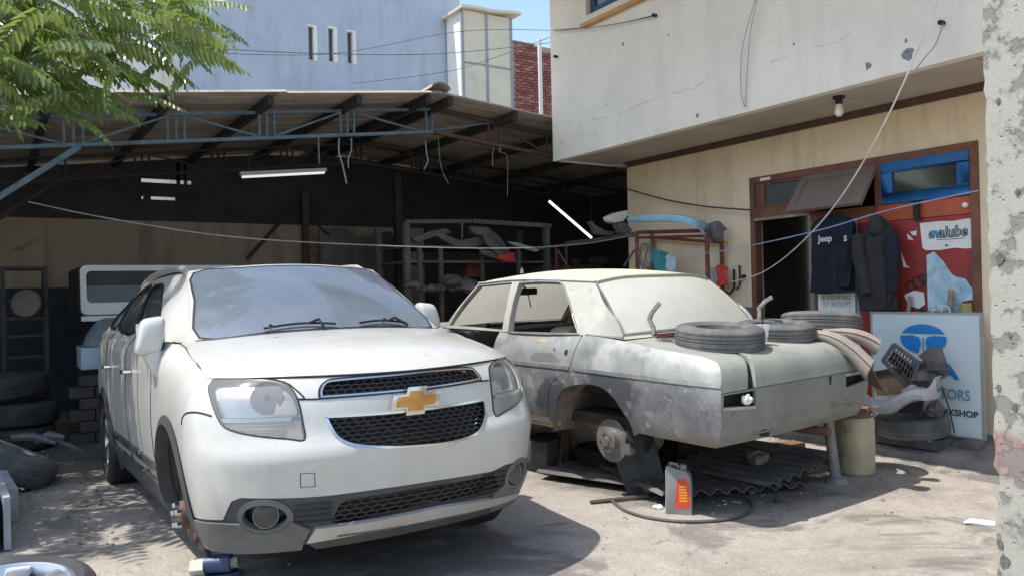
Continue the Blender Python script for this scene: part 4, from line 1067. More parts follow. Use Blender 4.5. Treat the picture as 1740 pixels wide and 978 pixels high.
for y in (-.36, .36):
    m = MB(); m.box((-1.30, y, .62), (.52, .50, .16)); m.box((-1.58, y, .95), (.14, .48, .62), Matrix.Rotation(radians(-12), 3, 'Y')); m.box((-1.66, y, 1.33), (.09, .26, .18), Matrix.Rotation(radians(-12), 3, 'Y'))
    m.build('seat', CM['seat_tan'], suv, world=False, bevel=.05, seg=3)
m = MB(); m.box((-2.35, 0, .62), (.5, 1.2, .16)); m.box((-2.62, 0, .95), (.14, 1.2, .62), Matrix.Rotation(radians(-12), 3, 'Y')); m.build('rear_seat', CM['seat'], suv, world=False, bevel=.05)
MB().lathe([(.165, -.012), (.178, 0), (.165, .012), (.152, 0)], 24, Matrix.Translation((-.72, -.36, 1.02)) @ Matrix.Rotation(radians(65), 4, 'Y'), closed=True).build('steering_wheel', CM['black'], suv, world=False, smooth=True)
MB().box(screen(.90, 0)+Vector((-.10, 0, -.05)), (.03, .22, .07)).build('rear_view_mirror', CM['black'], suv, world=False, bevel=.01)
# wheels
def tyre_prof(R, r, w_):
    h = w_/2
    return [(r, -h*.80), (r+.012, -h*.92), ((R+r)/2, -h*1.0), (R-.03, -h*.93), (R-.012, -h*.82), (R-.002, -h*.66), (R-.002, -h*.50), (R-.005, -h*.48), (R-.005, -h*.44), (R, -h*.40), (R, -h*.12), (R-.005, -h*.10), (R-.005, -h*.05), (R, 0),
            (R, h*.12), (R-.005, h*.14), (R-.005, h*.18), (R, h*.22), (R, h*.42), (R-.005, h*.44), (R-.005, h*.48), (R-.002, h*.52), (R-.002, h*.66), (R-.012, h*.82), (R-.03, h*.93), ((R+r)/2, h*1.0), (r+.012, h*.92), (r, h*.80), (r-.006, h*.4), (r-.006, -h*.4)]
def wheel(parent, M_, R=.335, r=.215, w_=.225, world=False, nsp=5):
    wn = MB().lathe(tyre_prof(R, r, w_), 48, M_, closed=True).build('wheel', CM['rubber'], parent, world=world, smooth=True, angle=35)
    wn.name = 'wheel'
    MB().lathe([(r+.004, -w_*.40), (r+.004, w_*.36), (r-.012, w_*.38), (r-.022, w_*.30), (r-.03, -w_*.38)], 40, M_).build('rim', CM['alloy'], wn, world=world, smooth=True)
    m = MB(); 
    for k in range(nsp):
        a = 2*pi*k/nsp
        for da in (-.16, .16):
            p0 = Vector((.045*cos(a), .045*sin(a), w_*.30)); p1 = Vector(((r-.012)*cos(a+da), (r-.012)*sin(a+da), w_*.34))
            q = MB().bar(p0, p1, .035, .03, (0, 0, 1)); m.add([M_ @ v for v in q.v], q.f)
    q = MB().lathe([(0, w_*.36), (.05, w_*.35), (.065, w_*.24), (.065, w_*.1)], 24); m.add([M_ @ v for v in q.v], q.f)
    m.build('spokes', CM['alloy'], wn, world=world, bevel=.004)
    MB().lathe([(r-.03, -w_*.2), (0, -w_*.2)], 24, M_).build('brake_disc', CM['iron'], wn, world=world)
    return wn
def WM(x, y, z, s): return Matrix.Translation((x, y, z)) @ Matrix.Rotation(-s*pi/2, 4, 'X')
wheel(suv, WM(-2.76, -.805, .335, -1), nsp=5); wheel(suv, WM(-2.76, .805, .335, 1)); wheel(suv, WM(.0, .80, .26, 1))
# bare hub at the missing wheel
hc = CARM.inverted() @ at(322, 872, 'x', CARM.translation.x-.80)
M_ = WM(hc.x, hc.y, hc.z, -1)
m = MB().lathe([(0, -.10), (.05, -.10), (.06, -.03), (.145, -.03), (.147, -.005), (.09, -.003), (.075, .01), (.07, .045), (.04, .05), (0, .05)], 36, M_).build('brake_hub', CM['rust'], suv, world=False, smooth=True, angle=30)
for k in range(5):
    a = 2*pi*k/5+.5; q = M_ @ Matrix.Translation((.055*cos(a), .055*sin(a), .048))
    MB().lathe([(.0, 0), (.0155, 0), (.0155, .022), (.012, .034), (0, .034)], 6, q).build('wheel_nut', CM['chrome'], m, world=False)
MB().tube([M_ @ Vector((0, 0, -.05)), Vector((hc.x-.1, hc.y+.35, hc.z-.03))], .035, 10).build('axle_arm', CM['rust'], suv, world=False)
MB().tube([M_ @ Vector((.0, -.02, -.08)), M_ @ Vector((.05, .18, -.10))], .03, 8).build('damper_strut', CM['rust'], suv, world=False, smooth=True)
# ================================================================== stripped old saloon on stands
def m_bare(name, a, b, c, metal=.35, rough=.45, sc=3.0):
    t = NT(name); f = t.noise(sc, 8, .72, dist=.5); g = t.noise(sc*3.4, 7, .75); h = t.noise(sc*.6, 5, .6)
    col = t.mix(t.ramp(f, .35, .65), a, b); col = t.mix(t.ramp(g, .55, .72), col, c); col = t.mix(t.math('MULTIPLY', t.ramp(h, .5, .65), .6), col, sc_(b, 1.1))
    t.color(col); t.b.inputs['Metallic'].default_value = metal; t.L(t.ramp(g, .2, .8, (rough-.1,)*3, (rough+.2,)*3), t.b.inputs['Roughness']); return t.m
def m_two(name):
    # pale primer above the waist moulding, darker sanded steel below it
    t = NT(name); f = t.noise(3.0, 8, .72, dist=.5); g = t.noise(10, 7, .75); h = t.noise(1.8, 5, .6)
    q = t.noise(5.5, 9, .62, dist=.3)
    lo = t.mix(t.ramp(f, .38, .62), (.125, .13, .137), (.25, .255, .255)); lo = t.mix(t.math('MULTIPLY', t.ramp(q, .54, .62), .7), lo, (.36, .365, .36)); lo = t.mix(t.ramp(h, .53, .60), lo, (.085, .09, .10)); lo = t.mix(t.math('MULTIPLY', t.ramp(g, .57, .66), .7), lo, (.44, .44, .42))
    up = t.mix(t.ramp(f, .35, .65), (.20, .21, .20), (.31, .32, .30)); up = t.mix(t.math('MULTIPLY', t.ramp(q, .56, .66), .55), up, (.135, .14, .14)); up = t.mix(t.ramp(h, .56, .64), up, (.38, .385, .36)); up = t.mix(t.math('MULTIPLY', t.ramp(g, .6, .7), .6), up, (.15, .145, .13))
    dz_ = t.math('ADD', t.sep()[2], t.math('MULTIPLY', t.noise(7, 5, .7), -.16)); lo = t.mix(t.math('MULTIPLY', t.ramp(dz_, .28, .38, (1, 1, 1), (0, 0, 0)), .7), lo, (.22, .18, .14))
    o = t.sep(); z = t.math('ADD', o[2], t.math('MULTIPLY', o[0], -.030))
    col = t.mix(t.ramp(z, .728, .736), lo, up); t.color(col); t.b.inputs['Metallic'].default_value = .25; t.L(t.ramp(g, .2, .8, (.38,)*3, (.62,)*3), t.b.inputs['Roughness']); return t.m
MM_ = dict(
    bare=m_two('sanded_side_metal'), door=m_two('sanded_door_metal'),
    primer=m_bare('dusty_green_primer', (.25, .268, .238), (.325, .34, .30), (.175, .185, .165), .05, .6, 2.2),
    rearp=m_bare('dull_rear_primer', (.185, .19, .175), (.24, .24, .215), (.115, .115, .105), .15, .55, 3),
    roof=m_bare('dusty_cream_roof', (.52, .475, .36), (.58, .54, .43), (.42, .385, .30), 0, .6, 2),
    pillar=m_bare('sanded_pillar', (.36, .355, .32), (.47, .455, .40), (.27, .27, .26), .1, .5, 4),
    dusty=None, mould=simple('dull_moulding', (.30, .30, .29), .4, metal=.5, var=.3, scale=12), cabin=simple('dark_cabin', (.045, .04, .035), .9, var=.4),
    tan=simple('bare_tan_pillar', (.36, .29, .19), .8, var=.3, scale=6), red=simple('red_cloth', (.34, .06, .045), .9, var=.3), wellrust=simple('rusty_wheel_well', (.20, .155, .13), .9, var=.5, scale=4, bump=.3, dirt=(.08, .06, .05)),
    maroon=simple('maroon_ledge', (.20, .05, .05), .8, var=.3), orange=simple('rusty_orange_arm', (.34, .20, .09), .8, var=.4, scale=9),
)
def m_dustglass():
    t = NT('dust_caked_glass'); f = t.noise(2.2, 6, .65); g = t.noise(16, 5, .7)
    c = t.mix(t.ramp(f, .3, .7), (.66, .66, .59), (.76, .76, .69)); c = t.mix(t.math('MULTIPLY', t.ramp(g, .56, .74), .35), c, (.52, .52, .46))
    t.color(c); t.rough(.55); t.b.inputs['Specular IOR Level'].default_value = .3
    tl_ = t.n.new('ShaderNodeBsdfTranslucent'); t.L(c, tl_.inputs[0]); m = t.n.new('ShaderNodeMixShader'); m.inputs[0].default_value = .32
    t.L(t.b.outputs[0], m.inputs[1]); t.L(tl_.outputs[0], m.inputs[2]); t.L(m.outputs[0], t.o.inputs[0]); return t.m
MM_['dusty'] = m_dustglass()
SROT = rot3(radians(94.958), radians(-.32), radians(-.85)); SPOS = Vector((4.247, 4.325, .153))
SALM = Matrix.Translation(SPOS) @ SROT
sal = empty('old_saloon', SPOS, SROT, label='stripped old saloon car of bare grey metal with a cream roof, its wheels off', cat='car')
SREF = (.3, 0, .7)
SZ0 = .29
CP = [(-.27, .962), (-.5, .930), (-.72, .905), (-.88, .885), (-.96, .862), (-1.015, .825), (-1.045, .765), (-1.058, .68), (-1.056, .55), (-1.042, .46), (-1.015, .39), (-.985, .345)]
CS = np.linspace(0, 1, len(CP)); CX = [p[0] for p in CP]; CZ = [p[1] for p in CP]
def C_(s): return hermite(s, CS, CX), hermite(s, CS, CZ)
def ztop(x): 
    if x > -.27: return hermite(x, [-.27, .1, 1., 2.1, 3.3], [.945, .972, .972, .965, .90])
    return float(np.interp(-x, [-p for p in CX[:5]], CZ[:5]))-.018 if x > -.96 else .845
QV = [0, .10, .24, .43, .575, .625, .69, .78, .85, .91, .955, 1.0]
QY = [.80, .838, .868, .884, .888, .888, .885, .872, .854, .836, .815, .79]
def stap(x):
    if x < -.35: return 1-.075*((-.35-x)/.7)**2
    if x > 2.0: return 1-.06*((x-2.0)/1.3)**2
    return 1.0
def sside(s):
    def fn(x, z):
        v = (z-SZ0)/(ztop(x)-SZ0); return Vector((x, s*hermite(min(max(v, 0), 1), QV, QY)*stap(x), z))
    return fn
S1 = sside(1)
def rshell(w, s):
    x, z = C_(s); xe, ze = x+.022, z-.016*(1-s)
    e = S1(xe, max(ze, SZ0+.01)); k = w*w
    return Vector((x+.022*k, w*e.y, z-.016*(1-s)*abs(w)**3+(-.010*(1-k) if s < .3 else 0)))
def SP(name, mat, fn, poly, holes=(), step=.05, off=0, thick=.01, sc=(1, 1), parent=None, smooth=True, angle=35):
    m = MB(); region(m, fn, poly, holes, step, off, thick, sc, SREF); return m.build(name, MM_[mat] if mat in MM_ else CM[mat], parent or sal, world=False, smooth=smooth, angle=angle)
def z3(*p): return [(740+.3782*x, 430+.3782*y) for x, y in p]
def z4(*p): return [(1100+.4296*x, 480+.4293*y) for x, y in p]
def str_(fn, pts, dom): return trace(fn, SALM, pts, dom)
# sides
for s in (1, -1):
    F = sside(s)
    arch_ = str_(S1, z3((560, 800), (548, 760), (545, 690), (552, 640), (580, 605), (630, 590), (690, 588), (750, 605), (800, 650), (840, 710), (870, 755), (905, 815)), (-.6, .6, .28, .75))
    arch_ = spline(arch_, 3, False)
    if s == 1: print('arch', [(round(a, 2), round(b, 2)) for a, b in arch_][::4])
    rear_edge = [(C_(t)[0]+.022, C_(t)[1]-.016*(1-t)) for t in np.linspace(0, 1, 30)]
    rear_edge = [p for p in rear_edge if p[0] < -.30]
    door_rear = str_(S1, z3((655, 372), (640, 400), (625, 432), (610, 480), (602, 512), (588, 532), (545, 555), (522, 580), (510, 605), (504, 660), (505, 735)), (.0, 1.2, .30, .975))
    q_front = [(x-.008, z) for x, z in door_rear]
    topq = [(x, ztop(x)) for x in np.linspace(-.27, door_rear[0][0]-.01, 5)]
    qp = rear_edge[::-1]+topq+q_front[1:]+[(door_rear[-1][0]-.008, .335)]+[(x, z) for x, z in arch_]+[(arch_[-1][0]-.02, .37)]
    SP('quarter_panel', 'bare', F, qp, [], .035, 0, .015)
    DX = 1.10
    dp = [(DX, .375), (DX, ztop(DX))]+[(x, ztop(x)) for x in np.linspace(1.0, door_rear[0][0]+.02, 6)]+[(x+.0, z) for x, z in door_rear]
    dr = SP('rear_door', 'door', F, dp, [], .05, .0, .02)
    for (px, py, r) in ((962, 598, .021), (942, 593, .009)):
        q = str_(S1, [(px, py)], (.0, 1.2, .4, .95))[0]
        SP('handle_hole', 'gap', F, ell(q, r*.8, r), [], .02, .002, .001, parent=dr)
    m1 = str_(S1, z3((450, 382), (515, 384), (500, 400), (448, 398)), (.0, 1.2, .4, .95)); SP('filler_patch', 'tan', F, m1, [], .05, .0012, 0, parent=dr)
    m2 = str_(S1, z3((436, 455), (462, 445), (520, 450), (548, 470), (545, 486), (436, 478)), (.0, 1.2, .4, .95)); MM_['grey'] = MM_.get('grey') or m_bare('dark_sanded_spot', (.15, .15, .155), (.2, .2, .2), (.12, .12, .12), .2, .5, 6); SP('filler_patch', 'grey', F, spline(m2, 3), [], .05, .0012, 0, parent=dr)
    # moulding along the side, door and quarter pieces
    ml = str_(S1, z3((335, 487), (600, 515), (615, 517), (950, 560), (1284, 598)), (-1.06, 1.3, .5, .9))
    for a, b in ((0, 1), (2, 4)):
        pts = ml[a:b+1]; pp = [(x, z+.012) for x, z in pts]+[(x, z-.012) for x, z in pts[::-1]]
        SP('side_moulding', 'mould', F, pp, [], .06, .008, .010, parent=dr if a == 0 else None)
    SP('sill', 'pillar', F, [(.40, .30), (.40, .366), (2.1, .366), (2.1, .30)], [], .06, -.004, .02)
    SP('sill_rail', 'orange', F, [(.38, .292), (.38, .305), (2.1, .305), (2.1, .292)], [], .06, .006, .03)
    SP('front_wing', 'bare', F, [(2.08, .42), (2.08, ztop(2.08)), (2.6, ztop(2.6)), (3.3, ztop(3.3)), (3.5, .8), (3.5, .45), (3.17, .42)]+[(2.78+.38*cos(a), .36+.38*sin(a)) for a in np.linspace(.2, pi-.2, 14)], [], .06, 0, .015)
    # wheel well
    m = MB()
    ap = [(x*1.0, z) for x, z in arch_]
    m.add([Vector((x, s*.865, z)) for x, z in ap]+[Vector((x*.98, s*.45, z-.005)) for x, z in ap], [(i, i+1, len(ap)+i+1, len(ap)+i) for i in range(len(ap)-1)])
    m.add([Vector((x*1.02, s*.45, z)) for x, z in ap], [tuple(range(len(ap)))])
    m.build('wheel_well', MM_['wellrust'], sal, world=False, smooth=True)
# tail
def rt(pts): return trace(rshell, SALM, pts, (-1, 1, 0, 1))
SLID = .0
lidL = rt(z4((372, 300), (395, 340), (415, 385), (426, 414))); sl_ = lidL[-1][1]; wl = lidL[-1][0]
print('lid', lidL)
wL = max(.60, min(.72, wl)); 
SPC = (.8, 1.35)
lid = [(w_, .012) for w_ in np.linspace(-.74, wL+.01, 12)]+[(wL+.01, .2), (wL, sl_)]+[(w_, sl_) for w_ in np.linspace(wL, -.74, 12)][1:]
SP('boot_lid', 'primer', rshell, lid, [], .03, .006, .03, SPC)
SP('lid_gap', 'gap', rshell, [(-.80, .0), (.80, .0), (.84, sl_+.02), (-.80, sl_+.02)], [], .06, -.02, 0, SPC)
for s, a in ((1, wL+.075), (-1, .75)):
    SP('boot_flank', 'primer', rshell, [(s*(a-.05), .0), (s*(a-.04), .25), (s*a, sl_*.8), (s*(a+.01), sl_), (s*1, sl_), (s*1, .3), (s*1, 0)], [], .03, 0, .02, SPC)
TLp = rt(z4((302, 440), (428, 424), (428, 486), (292, 496)))
TL = [(a, b) for a, b in TLp]; print('TL', TL)
t0, t1 = min(p[0] for p in TL), min(.97, max(p[0] for p in TL)); TLm = [(-a, b) for a, b in TL][::-1]
low_ = [(-1, sl_+.004), (1, sl_+.004), (1, .8), (1, 1), (0, 1), (-1, 1), (-1, .8)]
clampw = lambda P_: [(max(-.975, min(.975, a)), max(sl_+.012, b)) for a, b in P_]
TL, TLm = clampw(TL), clampw(TLm)
SP('rear_panel', 'rearp', rshell, low_, [TL, TLm], .03, 0, .02, SPC)
for pl in (TL, TLm):
    th = SP('lamp_opening', 'gap', rshell, inset(pl, -.01, SPC), [], .06, -.06, 0, SPC)
    SP('opening_lip', 'pillar', rshell, [pl[2], pl[3], (pl[3][0], pl[3][1]+.012), (pl[2][0], pl[2][1]+.012)], [], .05, .004, .03, SPC, th)
# pressed ribs and holes of the rear panel
for sv in (.80, .90):
    pts = [rshell(w_, sv)+Vector((.004, 0, 0)) for w_ in np.linspace(-.97, .97, 25)]; MB().tube(pts, .009, 6).build('pressed_rib', MM_['rearp'], sal, world=False, smooth=True)
SP('latch_hole', 'gap', rshell, rt(z4((718, 368), (728, 368), (726, 402), (720, 402))), [], .03, .002, .001, SPC)
SP('torn_hole', 'gap', rshell, spline(rt(z4((440, 590), (470, 578), (482, 590), (478, 606), (448, 606))), 3), [], .03, .002, .001, SPC)
for k in range(9):
    a, b = rt(z4((775+rnd.uniform(0, 55), 452+rnd.uniform(0, 36))))[0]; SP('rust_hole', 'gap', rshell, ell((a, b), .008, .006, 8), [], .02, .002, 0, SPC)
m = MB(); q = rshell(TL[1][0]+.10, (TL[1][1]+TL[2][1])/2)
def crump(u, v):
    a, b = pi*u, 2*pi*v; r = .036*(1+.25*sin(3*b+5*a)+.15*sin(7*b)); return q+Vector((.0+r*cos(a)*.7, r*1.1*sin(a)*cos(b), r*sin(a)*sin(b)*.85))
m.grid(crump, 10, 14).build('crumpled_wrapper', MAT['paper'], sal, world=False, smooth=True, angle=50)
# greenhouse
def gy0(x): return hermite(x, [-.2, .11, 1.0, 2.03], [.735, .79, .80, .705])
def gy1(x): return hermite(x, [.0, .185, 1.0, 1.6], [.600, .611, .650, .632])
def gz1(x): return hermite(x, [.1, .185, 1.0, 1.6], [1.325, 1.341, 1.372, 1.352])
def ghouse(s):
    def fn(u, v):
        xa, xc = 2.03-.44*v, -.195+.38*v; x = xa+(xc-xa)*u
        y = gy0(x)+(gy1(x)-gy0(x))*v+.012*sin(pi*v); z = ztop(x)+(gz1(x)-ztop(x))*v; return Vector((x, s*y, z))
    return fn
G1 = ghouse(1); GS = (2.0, .42)
def gt(pts): return trace(G1, SALM, pts, (0, 1, 0, 1))
RWIN = gt(z3((380, 136), (470, 130), (556, 130), (574, 146), (600, 220), (640, 357), (500, 354), (335, 350)))
FWIN = gt(z3((196, 134), (270, 128), (345, 130), (322, 230), (300, 342), (180, 330), (62, 322), (130, 215)))
print('RWIN', RWIN); print('FWIN', FWIN)
FWIN = [(max(.015, a), max(.02, min(.95, b))) for a, b in FWIN]; RWIN = [(a, max(.01, min(.95, b))) for a, b in RWIN]
for s in (1, -1):
    G = ghouse(s)
    SP('roof_side', 'pillar', G, [(0, 0), (.25, 0), (.5, 0), (.75, 0), (1, 0), (1, 1), (.75, 1), (.5, 1), (.25, 1), (0, 1)], [RWIN, FWIN], .05, 0, .035, GS)
    SP('window_frame', 'mould', G, inset(RWIN, -.020, GS), [inset(RWIN, -.001, GS)], .05, .006, .015, GS)
    pts = [G(u, 1.0) for u in np.linspace(.0, 1.0, 20)]; MB().tube([p+Vector((0, s*.004, 0)) for p in pts], .009, 6).build('rain_gutter', MM_['pillar'], sal, world=False, smooth=True)
    # bare inner A pillar
    pts = [G(.012, v)+Vector((.0, -s*.03, 0)) for v in np.linspace(.02, .97, 8)]; MB().tube(pts, .02, 6).build('front_pillar', MM_['tan'], sal, world=False, smooth=True)
    SP('pillar_joint', 'mould', G, [(.86, .0), (1.0, .0), (1.0, .022), (.86, .022)], [], .05, .004, .01, GS)
def sroof(u, w):
    x = 1.59-1.405*u; x += -.0*w; e = Vector((x, gy1(x)*w, gz1(x)))
    xf = .06*(1-w*w)*(1-u)-.05*(1-w*w)*u
    z = gz1(x)+(.072-.02*abs(2*u-1)**3)*(1-abs(w)**2.2); return Vector((x+xf, e.y, z))
SP('roof', 'roof', sroof, [(0, -1), (0, 0), (0, 1), (.5, 1), (1, 1), (1, 0), (1, -1), (.5, -1)], [], .06, 0, 0, (1.4, .64))
def rwin(u, w):                                    # rear screen
    t_ = sroof(1, w); xb = -.195-.10*(1-w*w); b = Vector((xb, .735*w, ztop(-.195)+.012*(1-w*w))); p = b.lerp(t_, u)
    return p+Vector((-.55, 0, .6))*(.05*sin(pi*u)*(1-.5*w*w))
rws = (.55, .68)
RW = spline(trace(rwin, SALM, z3((836, 362), (790, 270), (745, 180), (722, 142), (745, 124), (850, 110), (1000, 103), (1150, 104)), (0, 1, -1, 1)), 3, False)
RW = [p for p in RW if p[1] > .02]
RWp = RW+[(RW[-1][0], 0)]; RWfull = RWp+[(a, -b) for a, b in RW[::-1]]
RWfull = [(min(.965, max(.03, a)), b) for a, b in RWfull]
SP('rear_screen_frame', 'roof', rwin, [(0, -1), (0, 0), (0, 1), (.5, 1), (1, 1), (1, 0), (1, -1), (.5, -1)], [RWfull], .05, 0, .02, rws)
rg = SP('rear_screen', 'dusty', rwin, inset(RWfull, -.004, rws), [], .06, -.006, 0, rws)
SP('screen_rubber', 'mould', rwin, inset(RWfull, -.016, rws), [inset(RWfull, -.002, rws)], .05, .006, .008, rws, rg)
def fwin(u, w):
    t_ = sroof(0, w); b = Vector((2.03+.14*(1-w*w), .70*w, ztop(2.03)+.01)); p = b.lerp(t_, u); return p+Vector((.5, 0, .6))*(.04*sin(pi*u)*(1-.5*w*w))
SP('front_screen', 'dusty', fwin, [(.0, -.97), (.0, 0), (.0, .97), (.97, .97), (.97, 0), (.97, -.97)], [], .08, 0, 0, rws)
MB().grid(lambda u, v: Vector((2.03+.14*(1-(2*v-1)**2)+1.3*u, (2*v-1)*(.79-.06*u), .965+.03*(1-(2*v-1)**2)-.07*u*u)), 6, 10).build('bonnet', MM_['bare'], sal, world=False, smooth=True)
m = MB(); m.box2((3.45, -.78, .42), (3.5, .78, .90)); m.build('front_panel', MM_['bare'], sal, world=False)
# cabin and floor
m = MB(); m.box2((-.95, -.70, .34), (2.2, .70, .42)); m.box2((-.33, -.45, .42), (-.30, .45, .93)); m.build('floor_pan', MM_['cabin'], sal, world=False)
m = MB(); m.box2((1.75, -.70, .60), (2.05, .70, .94)); m.build('dashboard', MM_['cabin'], sal, world=False, bevel=.04)
m = MB(); m.box2((.95, -.775, .45), (2.0, -.74, .95)); m.build('far_door_card', MM_['cabin'], sal, world=False)
m = MB(); m.box2((.0, -.68, .55), (.5, .68, .70)); m.box((.05, 0, .80), (.16, 1.36, .40), Matrix.Rotation(radians(-18), 3, 'Y')); m.build('rear_bench', MM_['cabin'], sal, world=False, bevel=.04)
m = MB(); m.box((.32, .35, .90), (.22, .26, .20)); m.build('red_cushion', MM_['red'], sal, world=False, bevel=.04)
m = MB(); m.box((.80, .20, .92), (.25, .5, .14)); m.build('seat_padding', MM_['tan'], sal, world=False, bevel=.05)
for k in range(3): MB().box2((-.34-.03*k, -.60, .966-.006*k+.004), (-.325-.03*k, .60, .978-.006*k+.004)).build('parcel_ledge', MM_['maroon'], sal, world=False)
mp_ = SALM.inverted() @ at(897, 495, 'y', SPOS.y+1.45)
mi = MB().box(mp_, (.03, .20, .06)).build('rear_view_mirror', MM_['cabin'], sal, world=False, bevel=.012)
MB().tube([mp_+Vector((.02, .0, .02)), mp_+Vector((.08, .03, .09))], .008, 6).build('mirror_arm', MM_['cabin'], mi, world=False)
MB().tube([mp_+Vector((0, .0, -.02)), mp_+Vector((0, -.03, -.14))], .005, 6).build('mirror_tag', MM_['cabin'], mi, world=False)
# boot hinges standing up
def loc_at(px, py, y):
    Mi = SALM.inverted(); o = Mi @ Vector((0, 0, CH)); d = (Mi.to_3x3() @ pix_ray(px, py)); t_ = (y-o.y)/d.y; return o+d*t_
for pts, y in (([(1113, 576), (1110, 556), (1103, 542), (1108, 530), (1120, 515)], .52), ([(1290, 545), (1291, 530), (1290, 523), (1300, 512), (1311, 505)], -.42)):
    P_ = [loc_at(px, py, y) for px, py in pts]; m = MB()
    if y < 0: P_ = [P_[0]-Vector((0, 0, .12))]+P_
    for i in range(len(P_)-1): m.bar(P_[i], P_[i+1]+(P_[i+1]-P_[i]).normalized()*.006, .018, .030, (1, 0, 0))
    m.build('hinge_arm', MM_['mould'], sal, world=False, bevel=.003)
q = loc_at(887, 458, .40); MB().tube([q-Vector((0, 0, .03)), q+Vector((0, 0, .012))], [.018, .008], 8).build('aerial_stub', MM_['mould'], sal, world=False)
# bare rear hub, disc and trailing arm
for s in (1, -1):
    hx, hz = -.062, .262; M_ = WM(hx, s*.745, hz, s)
    hb = MB().lathe([(0, -.05), (.04, -.05), (.05, -.012), (.142, -.012), (.145, -.005), (.145, .005), (.142, .008), (.088, .008), (.080, .012), (.078, .052), (.070, .056), (.034, .056), (.030, .070), (.014, .072), (0, .072)], 40, M_).build('brake_disc', CM['iron'], sal, world=False, smooth=True, angle=30)
    for k in range(5):
        a = 2*pi*k/5; MB().lathe([(.0, 0), (.007, 0), (.007, .012), (0, .013)], 8, M_ @ Matrix.Translation((.055*cos(a), .055*sin(a), .055))).build('stud', CM['rust'], hb, world=False)
    MB().box((hx-.12, s*.72, hz-.0), (.10, .07, .16)).build('caliper', CM['iron'], hb, world=False, bevel=.012)
    MB().tube([(hx-.13, s*.70, hz+.04), (hx-.26, s*.66, hz+.01)], .07, 14).build('damper', CM['gap'], sal, world=False, smooth=True)
    MB().bar((hx+.02, s*.64, hz+.04), (.42, s*.55, .33), .06, .055).build('trailing_arm', MM_['orange'], sal, world=False, bevel=.008)
    MB().tube([(hx, s*.70, hz), (hx, 0, .33)], .03, 8).build('half_shaft', CM['rust'], sal, world=False)
m = MB(); m.box((hx, 0, .33), (.25, .22, .22)); m.build('axle_casing', CM['rust'], sal, world=False, bevel=.03)
MB().tube([(-.2, -.25, .33), (-.8, -.28, .30), (-1.05, -.30, .30)], .03, 8).build('exhaust', CM['rust'], sal, world=False, smooth=True)
